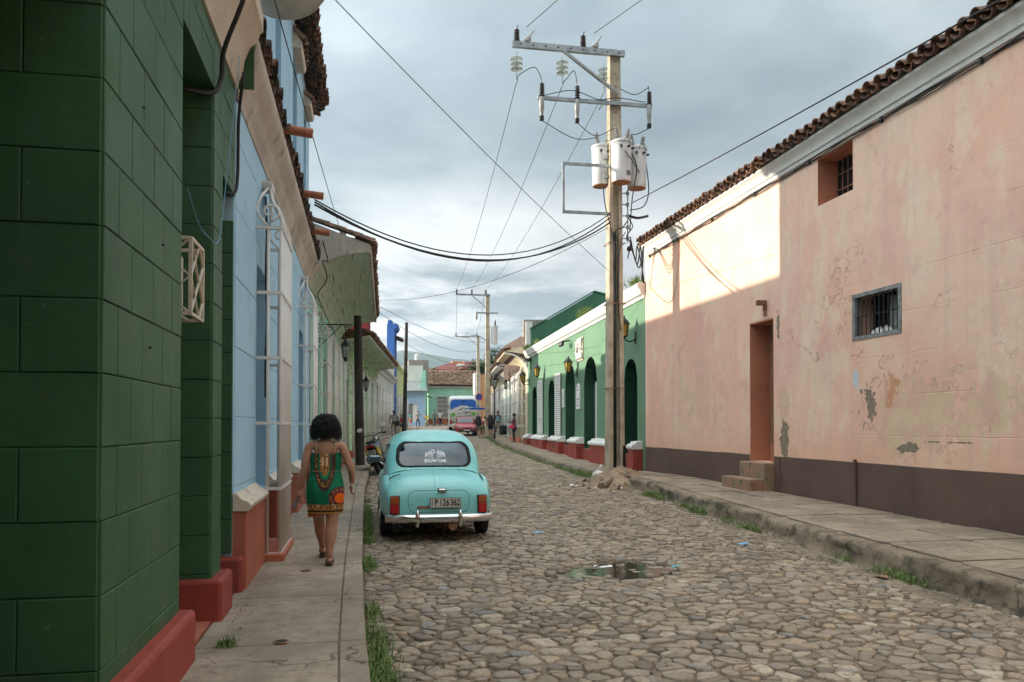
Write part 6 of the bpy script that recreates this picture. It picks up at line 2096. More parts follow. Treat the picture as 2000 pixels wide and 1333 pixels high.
for x in (-2.62, -1.40, -.20):
    di = MB().tube([(0, 0, 0), (0, 0, -.62)], .012, 6).build('insulator_string', 'galvanised', mp); di.location = (x, .05 if x < -.5 else .25, 11.22)
    for k in range(3):
        MB().lathe([(.03, .03), (.08, .025), (.165, -.02), (.16, -.035), (.05, -.03), (.02, -.06)], 16, (0, 0, -.16 - k * .13)).build('glass_disc', 'glass_disc', di, smooth=50)
    MB().tube([(0, 0, -.62), (.04, .03, -.72), (.0, .06, -.80)], .018, 6).build('clamp', 'galvanised', di)
# lower arm with fuse cut-outs
MB().box(-2.12, -.25, 9.92, .98, -.17, 10.02).build('crossarm', 'galvanised', mp, bevel=.006)
for x in (-2.02, -1.08, .88):
    fu = MB().lathe([(.03, -.52), (.05, -.50), (.05, -.36), (.065, -.34), (.065, -.05), (.045, 0)], 10).build('fuse_cutout', 'ceramic_grey', mp, smooth=40)
    fu.location = (x, -.26, 9.98)
    rb = ribbed(.075, .065, .34, 6).build('fuse_insulator', 'ceramic_dark', fu, smooth=40); rb.location = (.01, 0, .02)
    MB().box(-.05, -.05, -.62, .05, .05, -.50).build('fuse_door', 'iron_black', fu, bevel=.01)
    MB().tube([(0, 0, .36), (-.02, 0, .50)], .010, 5).build('stud', 'iron_black', fu)
# transformers
def can(x, y, z, num):
    c_ = MB().lathe([(.01, .0), (.235, .0), (.245, .03), (.25, .05), (.265, .98), (.285, 1.0), (.285, 1.05), (.20, 1.09), (.01, 1.10)], 26).build('transformer', 'transformer_paint', mp, smooth=40)
    c_.location = (x, y, z)
    MB().lathe([(.01, -.012), (.24, -.012), (.238, .0)], 26).build('rusty_base', 'rust_base', c_)
    for (bx, by, tl) in ((-.12, -.05, -.14), (.14, .02, .16)):
        b_ = ribbed(.075, .045, .34, 8).build('bushing', 'ceramic_grey', c_, smooth=40)
        b_.location = (bx, by, 1.07); b_.rotation_euler = (0, tl, 0)
    for a in (-.6, .1, .8):
        MB().tube([(.25 * math.cos(a - 1.3), .25 * math.sin(a - 1.3), .86), (.33 * math.cos(a - 1.3), .33 * math.sin(a - 1.3), .86)], .03, 8).build('terminal', 'iron_black', c_)
    MB().tube(curve_pts([(-.02, -.262, .95), (.0, -.29, 1.10), (.10, -.27, 1.12), (.16, -.25, .92)], 5), .012, 5).build('lifting_loop', 'galvanised', c_)
    if num:
        for txt, zz2, sz in (('50', .18, .17), ('m m m', .60, .07)):
            me = text_mesh(txt, sz, .001, (.8, 1), bold=.003 if zz2 < .3 else 0)
            me.transform(Matrix.Rotation(R(90), 4, 'X'))
            for v in me.vertices:
                a = math.asin(max(-.99, min(.99, (v.co.x + .11) / .262)))
                v.co = Vector((.262 * math.sin(a), -.262 * math.cos(a), v.co.z))
            me.materials.clear(); me.materials.append(MATS['ink'])
            share('number' if zz2 < .3 else 'print', me, c_, (0, 0, zz2))
    return c_
can(-.26, .26, 7.92, False)
can(.05, -.46, 7.82, True)
can(.57, -.16, 7.78, False)
MB().bar((-.3, .0, 8.6), (.6, .05, 8.6), .08, .10).build('transformer_bracket', 'galvanised', mp)
MB().bar((-.3, .0, 8.1), (.6, .05, 8.1), .08, .10).build('transformer_bracket', 'galvanised', mp)
fr_ = MB()
for p, q in (((-.15, -.14, 8.33), (-1.42, -.14, 8.33)), ((-1.42, -.14, 8.37), (-1.42, -.14, 7.03)), ((-1.42, -.14, 7.07), (-.15, -.14, 7.07))):
    fr_.bar(p, q, .06, .07)
fr_.build('cable_frame', 'galvanised', mp)
# secondary rack with spools and loose wiring
MB().tube([(.34, -.1, 6.35), (.34, -.1, 7.75)], .018, 6).build('rack_rod', 'galvanised', mp)
for k in range(5):
    MB().bar((.18, -.1, 6.45 + k * .3), (.36, -.1, 6.45 + k * .3), .025).build('rack_arm', 'galvanised', mp)
    MB().lathe([(.05, 0), (.035, .04), (.05, .08)], 8, (.34, -.1, 6.41 + k * .3)).build('spool', 'ceramic_grey', mp, smooth=40)
def loose(pts, r=.011, name='lead'):
    return MB().tube(curve_pts(pts, 7), r, 5).build(name, 'cable_black', mp, smooth=True)
loose([(-2.02, -.26, 9.36), (-1.2, -.30, 8.95), (-.6, -.3, 9.0), (-.42, .2, 9.35)])
loose([(-1.08, -.26, 9.36), (-.6, -.3, 9.05), (-.1, -.4, 9.25)])
loose([(.88, -.26, 9.36), (.55, -.2, 9.2), (.48, .05, 9.3)])
loose([(-2.02, -.26, 10.45), (-2.2, -.2, 10.75), (-2.55, .0, 10.62), (-2.62, .05, 10.5)])
loose([(-1.08, -.26, 10.45), (-1.15, -.2, 10.75), (-1.3, .0, 10.6), (-1.40, .05, 10.5)])
loose([(.88, -.26, 10.45), (.5, -.2, 10.25), (.1, .2, 10.6), (-.15, .25, 10.6)])
loose([(-1.95, -.24, 10.03), (-1.2, -.26, 10.20), (-.5, -.26, 10.02), (0, -.26, 10.1), (.8, -.24, 10.05)])
loose([(.32, -.46, 8.6), (.45, -.50, 8.2), (.34, -.45, 7.4), (.36, -.2, 6.6)], .016)
loose([(.90, .05, 8.6), (.96, .0, 7.8), (.80, -.05, 7.35), (.40, -.12, 7.2)], .016)
loose([(.05, -.75, 8.55), (.25, -.8, 8.25), (.6, -.35, 8.15), (.88, -.05, 8.5)], .014)
loose([(-.30, .02, 7.85), (-.28, -.1, 7.3), (-.16, -.2, 6.7), (-.05, -.2, 6.2)], .016)
loose([(.34, -.14, 7.0), (.44, -.2, 6.75), (.28, -.2, 6.5), (.38, -.2, 6.3), (.30, -.2, 5.9), (.36, -.2, 6.2)], .014)
loose([(.30, -.18, 6.9), (.15, -.24, 6.7), (-.05, -.22, 6.55), (-.04, -.20, 5.6)], .016)
loose([(.25, -.2, 6.6), (.10, -.25, 6.3), (.02, -.2, 5.2), (.10, -.21, 4.0)], .012)
m = MB()
m.lathe([(.01, 0), (.06, .02), (.07, .09), (.03, .14)], 8, (.36, -.16, 6.10))
m.build('splice_box', 'iron_black', mp)
MB().tube(curve_pts([(.36, -.12, 7.05), (.6, -.15, 7.0), (.9, -.1, 7.08)], 4), .035, 6).build('splice', 'iron_black', mp)

def small_pole(label, x, y, h, arm_l, kind, rz=0.0):
    r = thing('utility_pole', label, 'utility pole', (x, y, g(y)), rz)
    if kind == 'concrete':
        taper(-.19, .19, -.16, .16, -.13, .13, -.11, .11, -.3, h).build('shaft', 'concrete_pole', r, bevel=.01)
        MB().box(-arm_l, -.20, h - .16, .18, -.12, h - .05).build('crossarm', 'galvanised', r)
        MB().bar((-arm_l * .5, -.16, h - .15), (0, -.16, h - 1.1), .07, .05).build('brace', 'galvanised', r)
        for f in (.97, .5, .06):
            i_ = ribbed(.09, .07, .34, 4, 8).build('pin_insulator', 'ceramic_dark', r, smooth=40); i_.location = (-arm_l * f, -.16, h - .05)
    return r
p2 = small_pole('second concrete utility pole with one pale transformer beyond the green building', 8.94, 57.3, 10.4, 2.35, 'concrete')
MB().box(-.9, -.2, 8.95, .75, -.14, 9.05).build('crossarm', 'galvanised', p2)
tz = MB().lathe([(.01, 0), (.24, 0), (.25, .05), (.26, 1.25), (.28, 1.3), (.01, 1.36)], 16).build('transformer', 'transformer_paint', p2, smooth=40); tz.location = (.48, -.1, 6.75)
bz = ribbed(.09, .05, .4, 6, 8).build('bushing', 'ceramic_dark', p2, smooth=40); bz.location = (.55, -.1, 8.1)
fz = MB().lathe([(.06, 0), (.09, .1), (.09, .5), (.05, .6)], 8).build('fuse_cutout', 'ceramic_grey', p2, smooth=40); fz.location = (-.85, -.2, 8.5)
# its street lamp on a long arm
MB().tube(curve_pts([(-.1, -.15, 7.0), (-.8, -.2, 7.35), (-1.35, -.25, 7.3)], 5), .035, 7).build('lamp_arm', 'galvanised', p2, smooth=True)
lh = MB().lathe([(.02, -.42), (.13, -.34), (.17, -.05), (.12, .25), (.04, .36)], 12, (0, 0, 0), 'x').build('lamp_head', 'transformer_paint', p2, smooth=60)
lh.location = (-1.62, -.25, 7.28); lh.scale = (1.15, .9, .7)
p3 = small_pole('third concrete utility pole with three-pin crossarm far up the street', 12.3, 85.5, 9.9, 2.5, 'concrete')
MB().tube(curve_pts([(-.1, -.15, 6.6), (-.9, -.2, 6.75), (-1.6, -.25, 6.7)], 5), .04, 7).build('lamp_arm', 'galvanised', p3, smooth=True)
MB().lathe([(.02, -.45), (.14, -.34), (.17, 0), (.05, .4)], 10, (-1.9, -.25, 6.68), 'x').build('lamp_head', 'transformer_paint', p3, smooth=60)

def wood_pole(label, x, y, z0, h, r0, r1, lean):
    r = thing('wooden_pole', label, 'pole', (x, y, z0))
    m = MB(); rows = []
    for i in range(15):
        f = i / 14
        rr = lerp(r0, r1, f)
        rows.append([(lean[0] * f + rr * (1 + .07 * mnoise.noise((k * .9, f * 3, 1))) * math.cos(2 * math.pi * k / 14), lean[1] * f + rr * (1 + .07 * mnoise.noise((k * .9, f * 3, 7))) * math.sin(2 * math.pi * k / 14), lerp(-.3, h, f)) for k in range(14)])
    m.grid(rows, close_u=True); m.f.append(tuple(range(14 * 14, 15 * 14)))
    m.build('shaft', 'wood_pole', r, smooth=60)
    return r
wp = wood_pole('dark weathered wooden pole on the sidewalk edge under the mint eave', -.07, 26.5, .42, 4.85, .155, .125, (-.10, .05))
wp2 = wood_pole('thin dark wooden pole far along the left sidewalk', 2.46, 48.4, .80, 7.1, .14, .09, (.14, 0))
for k in range(4):
    MB().tube(curve_pts([(.05 + .02 * k, -.12, 3.4 + k * .35), (.10 + .02 * k, -.16, 3.0 + k * .35), (.06, -.12, 2.4 + k * .3)], 4), .04, 6).build('cable_bundle', 'cable_black', wp2, smooth=True)

def wire(label, a, b, sag=.3, r=.012, mat='cable_black', n=22, cat='wire'):
    a, b = Vector(a), Vector(b)
    P = [a.lerp(b, i / n) - Vector((0, 0, sag * 4 * (i / n) * (1 - i / n))) for i in range(n + 1)]
    m = MB().tube([p - a for p in P], r, 6)
    o = m.build('overhead_wire', mat, None, smooth=True)
    o.location = a
    return tag(o, label, cat)
T0 = Vector((6.52, 20.1, g(20.1)))
def at_p(x, y, z):
    return T0 + Vector((x, y, z))
Q0 = Vector((8.94, 57.3, g(57.3)))
wire('power line from the outer glass insulator to the far pole, leftmost of three', at_p(-2.62, .1, 10.42), Q0 + Vector((-2.25, -.16, 10.75)), .55, .009)
wire('power line from the middle glass insulator to the far pole', at_p(-1.40, .1, 10.42), Q0 + Vector((-1.15, -.16, 10.75)), .55, .009)
wire('power line from the glass insulator beside the shaft, rightmost of three', at_p(-.20, .3, 10.42), Q0 + Vector((-.1, -.16, 10.75)), .55, .009)
wire('power line leaving the top left insulator towards the upper edge', at_p(-2.40, -.2, 11.78), (12.0, -6.0, 12.6), .35, .010)
wire('power line leaving the middle insulator towards the upper edge', at_p(-.60, -.2, 11.78), (14.6, -6.0, 12.6), .35, .010)
for k, (dz, sg_) in enumerate(((0, .75), (.05, .86), (.09, .80))):
    wire(['thick black cable sagging across the street, lowest of the bundle', 'thick black cable sagging across the street, middle of the bundle', 'thick black cable sagging across the street, topmost of the bundle'][k],
         (-.86, 14.7, 5.66 + dz), at_p(-.15, -.15, 6.85 + dz * 2.6), sg_ + .25, .019 - .003 * k)
wire('thin wire running from the upper left edge down across the street', (-.42, 9.2, 6.62), (7.78, 22.3, 5.62), .12, .006)
wire('service cable rising from the pole to the pink roof edge', at_p(.45, -.1, 7.4), (7.60, 7.4, 6.78), .05, .012)
wire('thin cable from the mint eave rising to the pole', (.50, 30.0, 6.35), at_p(-.15, -.1, 6.75), .55, .008)
wire('upper thin cable from the mint eave to the second concrete pole', (.45, 30.0, 6.20), Q0 + Vector((0, 0, 6.9)), .45, .009)
wire('lower thin cable from the mint eave to the second concrete pole', (.50, 30.0, 5.95), Q0 + Vector((0, 0, 6.4)), .75, .009)
wire('thin cable from the wooden pole to the second concrete pole', (2.58, 48.4, 6.6), Q0 + Vector((0, 0, 5.2)), .5, .010)
wire('thin wire along the left facades from the green cornice to the mint eave', (-.80, 6.3, 5.4), (-.5, 19.6, 6.25), .05, .006)
wire('power line from the second to the third concrete pole, outer', Q0 + Vector((-2.25, -.16, 10.7)), (9.9, 85.4, g(85.4) + 10.2), .5, .012)
wire('power line from the second to the third concrete pole, inner', Q0 + Vector((-.2, -.16, 10.7)), (12.1, 85.4, g(85.4) + 10.2), .5, .012)
# loose cables dropping from the pole to the pink corner
for k in range(3):
    a = at_p(.40, -.12, 6.5 - .1 * k); b = Vector((7.80 + .03 * k, 21.45, 5.72))
    pts = curve_pts([a, a + Vector((.25 + .05 * k, .3, -.55)), b + Vector((-.30 + .06 * k, -.4, .95)), b + Vector((-.05 * k, -.05, .15)), b], 7)
    o = MB().tube([p - a for p in pts], .018, 6).build('drop_cable', 'cable_black', None, smooth=True); o.location = a
    tag(o, ['black drop cable from the pole to the pink corner, leftmost', 'black drop cable from the pole to the pink corner, middle', 'black drop cable from the pole to the pink corner, rightmost'][k], 'cable')
pts = curve_pts([(7.93, 21.4, 5.75), (7.96, 21.0, 5.4), (7.97, 20.0, 4.95), (7.97, 19.5, 5.2), (7.96, 19.2, 6.2), (7.95, 19.15, 6.45)], 8)
o = MB().tube([p - pts[0] for p in pts], .008, 5).build('loose_wire', 'pipe_clay', None, smooth=True); o.location = pts[0]
tag(o, 'thin brownish wire looping on the corner of the pink wall', 'wire')
# cables on the near green building
def cable(label, pts, r, mat='cable_black', cat='cable'):
    P = curve_pts(pts, 8)
    o = MB().tube([p - P[0] for p in P], r, 8).build('hanging_cable', mat, None, smooth=True); o.location = P[0]
    return tag(o, label, cat)
cable('thick black cable looping from the cream cornice into the first doorway', [(-.80, 6.35, 5.5), (-.90, 6.35, 5.0), (-1.07, 6.48, 4.62), (-1.10, 6.52, 4.40), (-1.16, 6.42, 4.24), (-1.40, 6.25, 4.21), (-1.68, 6.2, 4.22)], .019)
cable('black cable hanging beside the second doorway of the green building', [(-1.04, 7.30, 4.80), (-1.09, 7.36, 4.4), (-1.10, 7.38, 3.9), (-1.12, 7.30, 3.72), (-1.22, 7.15, 3.70)], .014)
cable('thin blue wire sagging across the first doorway', [(-1.11, 5.40, 3.20), (-1.12, 5.8, 3.08), (-1.12, 6.2, 3.07), (-1.12, 6.6, 3.16), (-1.10, 6.8, 3.7), (-1.06, 7.2, 4.9)], .0035, 'blue_wire' if 'blue_wire' in MATS else 'skyblue_cloth')
cable('twisted black wires dangling inside the first window grille', [(-1.10, 9.45, 4.3), (-1.08, 9.40, 3.9), (-1.09, 9.43, 3.4), (-1.08, 9.45, 2.9), (-1.09, 9.44, 2.4), (-1.09, 9.45, 2.0)], .012)
cable('tangle of dark cables at the far end of the blue cornice', [(-.80, 16.4, 5.40), (-.72, 16.9, 5.1), (-.85, 17.5, 5.2), (-.78, 17.9, 4.9), (-1.0, 18.6, 4.7), (-1.05, 20.0, 4.75), (-1.0, 23.0, 4.72), (-.9, 27.0, 4.70)], .012)

# satellite dish over the near cornice
ds = thing('satellite_dish', 'off-white satellite dish jutting out at the top edge above the green cornice', 'satellite dish', (-1.22, 7.75, 5.62))
m = MB(); rows = []
for i in range(11):
    r = .62 * i / 10
    rows.append([(r * math.cos(2 * math.pi * k / 36), r * math.sin(2 * math.pi * k / 36), .30 * (r / .62) ** 2) for k in range(36)])
m.grid(rows, close_u=True)
rim = [(.62 * math.cos(2 * math.pi * k / 36), .62 * math.sin(2 * math.pi * k / 36), .30) for k in range(37)]
bowl = m.build('bowl', 'dish_white', ds, smooth=True)
rr = MB().tube(rim, .012, 6).build('rim', 'dish_white', bowl, smooth=True)
bowl.location = (.22, .20, .52); bowl.rotation_euler = (R(-38), R(22), 0)
MB().tube([(0, 0, -.1), (0, 0, .35), (.16, .12, .52)], .028, 8).build('mast', 'galvanised', ds)
MB().tube([(.22, .2, .5), (.35, .55, 1.15)], .014, 6).build('feed_arm', 'galvanised', ds)

# ------------------------------------------------------------------ lanterns
def lantern_body(parent, c, s, frame='iron_black', glass='lantern_pane'):
    """tapered six-sided lantern hanging with its top at c"""
    c = Vector(c)
    def hexa(r, z):
        return [(c.x + r * s * math.cos(math.pi / 3 * k), c.y + r * s * math.sin(math.pi / 3 * k), c.z + z * s) for k in range(6)]
    gl = MB().grid([hexa(.085, -.62), hexa(.145, -.26)], True).build('lantern_glass', glass, parent)
    m = MB()
    A, B = hexa(.09, -.63), hexa(.15, -.25)
    for p, q in zip(A, B):
        m.bar(p, q, .016 * s)
    for ring in (A, B):
        for k in range(6):
            m.bar(ring[k], ring[(k + 1) % 6], .018 * s)
    m.build('lantern_frame', frame, parent)
    m = MB().grid([hexa(.17, -.25), hexa(.11, -.14), hexa(.05, -.06), hexa(.03, 0)], True)
    m.f.append((18, 19, 20, 21, 22, 23)); m.build('lantern_cap', frame, parent)
    m = MB().grid([hexa(.09, -.63), hexa(.05, -.70), hexa(.015, -.78)], True); m.f.append((12, 13, 14, 15, 16, 17))
    m.build('lantern_finial', frame, parent)
hl = on_line(L2, 'bracket_lantern', 'black iron lantern hanging from a scrolled bracket on the mint house', 'lantern', 0, 1.55, 4.10)
MB().bar((0, 0, 0), (.86, 0, 0), .028).build('bracket_bar', 'iron_black', hl)
MB().bar((.01, 0, -.62), (.01, 0, .02), .028).build('bracket_post', 'iron_black', hl)
MB().bar((.02, 0, -.60), (.60, 0, -.02), .018).build('bracket_stay', 'iron_black', hl)
for (x, z, r_) in ((.14, -.15, .11), (.34, -.10, .08), (.10, -.38, .07)):
    MB().tube(spiral((x, 0, z), r_, .015, 0, 1.6, (1, 0, 0), (0, 0, 1)), .009, 5).build('scroll', 'iron_black', hl, smooth=True)
MB().tube(spiral((.74, 0, -.07), .07, .012, 1.5, 1.4, (1, 0, 0), (0, 0, 1)), .009, 5).build('scroll', 'iron_black', hl, smooth=True)
MB().tube([(.70, 0, -.10), (.70, 0, -.36)], .008, 5).build('chain', 'iron_black', hl)
lantern_body(hl, (.70, 0, -.34), .72)
hl2 = on_line(L3, 'bracket_lantern', 'black lantern hanging from a thin bracket on the pale green house', 'lantern', 0, 3.5, 4.05)
MB().bar((0, 0, 0), (.72, 0, 0), .03).build('bracket_bar', 'iron_black', hl2)
MB().tube(spiral((.2, 0, -.1), .1, .02, 0, 1.5, (1, 0, 0), (0, 0, 1)), .012, 5).build('scroll', 'iron_black', hl2)
MB().tube([(.62, 0, -.02), (.62, 0, -.35)], .012, 5).build('chain', 'iron_black', hl2)
lantern_body(hl2, (.62, 0, -.34), .85)
def wall_lantern(label, line, ly, z, s=1.0):
    r = on_line(line, 'wall_lantern', label, 'lantern', 0, ly, z, 'amber wall lanterns on the green restaurant')
    MB().box(-.03, -.06, -.42, 0, .06, -.08).build('back_plate', 'iron_black', r, bevel=.01)
    MB().tube(curve_pts([(-.02, 0, -.30), (-.18, 0, -.36), (-.32, 0, -.30), (-.36, 0, -.22)], 5), .022, 6).build('arm', 'iron_black', r, smooth=True)
    c = (-.36, 0, .30)
    def hx(rr, zz3):
        return [(c[0] + rr * s * math.cos(math.pi / 3 * k), c[1] + rr * s * math.sin(math.pi / 3 * k), zz3 * s) for k in range(6)]
    MB().grid([hx(.09, -.20), hx(.15, .16)], True).build('lantern_glass', 'amber_glass', r)
    m = MB()
    for p, q in zip(hx(.095, -.21), hx(.155, .16)):
        m.bar(p, q, .018)
    m.build('lantern_frame', 'iron_black', r)
    m = MB().grid([hx(.20, .16), hx(.12, .27), hx(.05, .33), hx(.02, .42)], True); m.f.append((18, 19, 20, 21, 22, 23)); m.build('lantern_cap', 'iron_black', r)
    m = MB().grid([hx(.10, -.20), hx(.03, -.27)], True); m.f.append((6, 7, 8, 9, 10, 11)); m.build('lantern_base', 'iron_black', r)
wall_lantern('amber wall lantern on the green front just left of the pink wall', R2, .95, 4.55)
wall_lantern('amber wall lantern between the two tall arches of the green front', R2, 8.9, 4.02)
wall_lantern('amber wall lantern above the farther white shutter of the green front', R2, 16.2, 4.30)
wall_lantern('amber wall lantern at the far end of the green front', R2, 20.7, 4.25)
lp = thing('lamp_post', 'slim black lamp post with a lantern in front of the cream house', 'lamp post', (8.28, 50.2, zr(50.2)))
MB().tube([(0, 0, 0), (0, 0, .25), (0, 0, .3), (0, 0, 3.1)], [.09, .08, .045, .04], 8).build('post', 'iron_black', lp, smooth=40)
lantern_body(lp, (0, 0, 4.05), 1.25)
wl_ = on_line(R3, 'bracket_lantern', 'dark lantern on a bracket between the grilles beyond the cream house', 'lantern', 0, 7.2, 4.35)
MB().bar((0, 0, -.3), (-.75, 0, -.3), .03).build('bracket_bar', 'iron_black', wl_)
lantern_body(wl_, (-.68, 0, .32), .9)

# ------------------------------------------------------------------ no-parking sign
simple('sign_blue', (.03, .10, .42), .4, var=.08); simple('sign_red', (.55, .03, .03), .4, var=.08)
ns = thing('road_sign', 'round blue no-parking sign with red rim on a thin post', 'road sign', (9.35, 64.5, zr(64.5)))
MB().tube([(0, 0, -.1), (0, 0, 3.0)], .03, 8).build('post', 'galvanised', ns)
MB().lathe([(.26, .0), (.26, .015)], 24, (0, -.05, 2.85), 'y').build('face', 'sign_blue', ns)
m = MB()
m.tube([(.27 * math.cos(2 * math.pi * k / 24), -.06, 2.85 + .27 * math.sin(2 * math.pi * k / 24)) for k in range(25)], .035, 6)
m.build('rim', 'sign_red', ns, smooth=True)
MB().bar((-.19, -.065, 3.04), (.19, -.065, 2.66), .06, .01).build('slash', 'sign_red', ns)
# ------------------------------------------------------------------ motorcycle against the kerb
simple('moto_black', (.012, .012, .013), .3, spec=.6); simple('moto_yellow', (.50, .30, .015), .35, spec=.5); simple('saddle', (.03, .035, .04), .6); simple('mudflap', (.075, .10, .12), .55)
mo = thing('motorcycle', 'black and yellow motorcycle leaning on its stand beside the kerb', 'motorcycle', (.50, 24.0, g(24.0) + .02), R(-6))
mo.rotation_euler = (0, R(-15), R(-8)); mo.scale = (1.12, 1.12, 1.12)
for y in (0, 1.25):
    w_ = MB().lathe([(.20, -.045), (.27, -.05), (.30, -.02), (.30, .02), (.27, .05), (.20, .045)], 24, (0, 0, 0), 'x').build('wheel', 'tyre', mo, smooth=45)
    w_.location = (0, y, .30)
    MB().lathe([(.21, -.02), (.21, .02), (.05, .05), (.05, -.05)], 16, (0, 0, 0), 'x').build('rim', 'galvanised', w_)
tail = MB(); rows = []
for (y, w, z0, z1) in ((-.38, .07, .74, .80), (-.34, .10, .70, .86), (-.15, .13, .64, .88), (.15, .14, .55, .84), (.45, .13, .45, .80), (.75, .15, .50, .92), (1.0, .11, .60, 1.0)):
    rows.append([(w * math.cos(a), y, (z0 + z1) / 2 + (z1 - z0) / 2 * math.sin(a)) for a in [2 * math.pi * k / 12 for k in range(12)]])
tail.grid(rows, close_u=True); tail.f += [tuple(range(12)), tuple(range(72, 84))]
tl = tail.build('bodywork', 'moto_black', mo, smooth=50)
MB().box(-.12, -.25, .86, .12, .50, .93).build('saddle', 'saddle', mo, bevel=.03)
for s_ in (-1, 1):
    MB().prism([(-.30, .58), (-.10, .52), (.25, .48), (.30, .62), (.0, .72), (-.32, .72)], s_ * .125, s_ * .165, 'x').build('side_panel', 'moto_yellow', tl, bevel=.01)
    MB().prism([(-.20, .30), (.05, .24), (.25, .30), (.15, .46), (-.12, .46)], s_ * .12, s_ * .16, 'x').build('side_panel', 'moto_yellow', tl, bevel=.01)
    MB().tube([(s_ * .10, 1.22, .32), (s_ * .10, 1.05, .98)], .028, 8).build('fork_leg', 'galvanised', mo)
    MB().tube(curve_pts([(0, 1.0, 1.05), (s_ * .16, .98, 1.10), (s_ * .34, .90, 1.08)], 5), .014, 6).build('handlebar', 'iron_black', mo, smooth=True)
    MB().tube([(s_ * .27, .92, 1.085), (s_ * .37, .89, 1.075)], .022, 8).build('grip', 'rubber', mo)
    MB().tube([(s_ * .22, .95, 1.10), (s_ * .30, .93, 1.26)], .009, 6).build('mirror_stem', 'iron_black', mo)
    mi = MB().lathe([(.01, -.012), (.075, -.01), (.08, .004), (.01, .014)], 14, (0, 0, 0), 'y').build('mirror', 'paper_white', mo, smooth=50)
    mi.location = (s_ * .33, .92, 1.30); mi.scale = (1, 1, .7)
    MB().lathe([(.01, -.03), (.035, -.028), (.038, .0)], 12, (s_ * .055, -.37, .78), 'y').build('tail_lamp', 'lamp_red', tl)
    MB().tube([(s_ * .08, -.1, .48), (s_ * .08, .0, .30)], .03, 8).build('shock', 'iron_black', mo)
MB().box(-.105, -.405, .55, .105, -.395, .68).build('number_plate', 'plate_white', mo)
MB().box(-.085, -.408, .575, .085, -.406, .60).build('plate_mark', 'ink', mo); MB().box(-.085, -.408, .62, .085, -.406, .655).build('plate_mark', 'ink', mo)
MB().box(-.17, -.42, .36, .17, -.38, .52).build('mudguard', 'mudflap', mo, bevel=.03)
MB().box(-.14, -.05, .25, .14, .9, .48).build('engine', 'iron_black', mo, bevel=.05)
MB().lathe([(.06, .98), (.09, 1.05), (.08, 1.12), (.01, 1.14)], 12, (0, 0, .95), 'y').build('headlamp', 'chrome', mo, smooth=50)
MB().tube([(-.10, .35, .25), (-.30, .30, -.10)], .015, 6).build('stand', 'iron_black', mo)
MB().tube([(.14, .5, .30), (.17, -.1, .34), (.17, -.35, .42)], .04, 8).build('exhaust', 'rust_metal', mo)

# ------------------------------------------------------------------ red hatchback facing us
simple('red_paint', (.36, .035, .045), .3, spec=.5)
rc = thing('red_car', 'red hatchback parked facing the camera in front of the bus', 'car', (7.75, 60.8, g(60) + .01), R(180 - 4))
# local +y is its front (towards the camera)
def loft(stations, n, name, mat, parent, z0=.25, seg=10):
    m = MB(); rows = []
    for (y, w, zt, zb_) in stations:
        half = [(w * .96, zb_), (w, lerp(zb_, zt, .35))]
        for i in range(1, seg + 1):
            a = math.pi / 2 * i / seg
            half.append((w * math.cos(a) ** (2 / n), lerp(zb_, zt, .35) + (zt - lerp(zb_, zt, .35)) * math.sin(a) ** (2 / n)))
        rows.append([(x, y, z) for x, z in half] + [(-x, y, z) for x, z in half[-2::-1]])
    m.grid(rows)
    q = len(rows[0])
    m.f += [tuple(range(q)), tuple(range((len(rows) - 1) * q, len(rows) * q))]
    return m.build(name, mat, parent, smooth=45)
loft([(-1.9, .70, .80, .3), (-1.8, .78, .95, .25), (-1, .82, .95, .25), (.4, .82, .96, .25), (1.0, .82, .90, .25), (1.6, .78, .78, .25), (1.85, .70, .64, .28), (1.92, .60, .50, .3)], 4.5, 'body', 'red_paint', rc)
loft([(-1.75, .62, .98, .85), (-1.5, .66, 1.30, .85), (-1.1, .67, 1.42, .85), (-.2, .67, 1.43, .85), (.25, .66, 1.36, .85), (.55, .66, 1.15, .85), (.85, .66, .93, .85)], 4.0, 'cabin', 'red_paint', rc)
MB().add([(-.58, .83, .97), (.58, .83, .97), (.54, .335, 1.335), (-.54, .335, 1.335), (-.58, .81, .955), (.58, .81, .955), (.54, .315, 1.32), (-.54, .315, 1.32)], [(0, 1, 2, 3), (4, 5, 6, 7), (0, 1, 5, 4), (1, 2, 6, 5), (2, 3, 7, 6), (3, 0, 4, 7)]).build('windscreen', 'car_glass', rc)
for s_ in (-1, 1):
    MB().box(s_ * .45, 1.80, .56, s_ * .68, 1.92, .70).build('headlamp', 'ceramic_grey', rc, bevel=.03)
    MB().box(s_ * .84, .55, .92, s_ * 1.0, .62, 1.05).build('mirror', 'rubber', rc, bevel=.02)
    MB().box(s_ * .672, -1.2, .98, s_ * .68, .4, 1.28).build('side_window', 'car_glass', rc)
    for y in (-1.2, 1.2):
        w_ = MB().lathe([(.16, -.08), (.26, -.09), (.29, -.05), (.29, .05), (.26, .09), (.16, .08)], 20, (0, 0, 0), 'x').build('wheel', 'tyre', rc, smooth=45); w_.location = (s_ * .74, y, .29)
MB().box(-.60, 1.90, .30, .60, 1.99, .46).build('bumper', 'rubber', rc, bevel=.03)
MB().box(-.35, 1.905, .52, .35, 1.935, .60).build('radiator_grille', 'ink', rc)
MB().box(-.24, 1.995, .36, .24, 2.0, .45).build('number_plate', 'plate_white', rc)

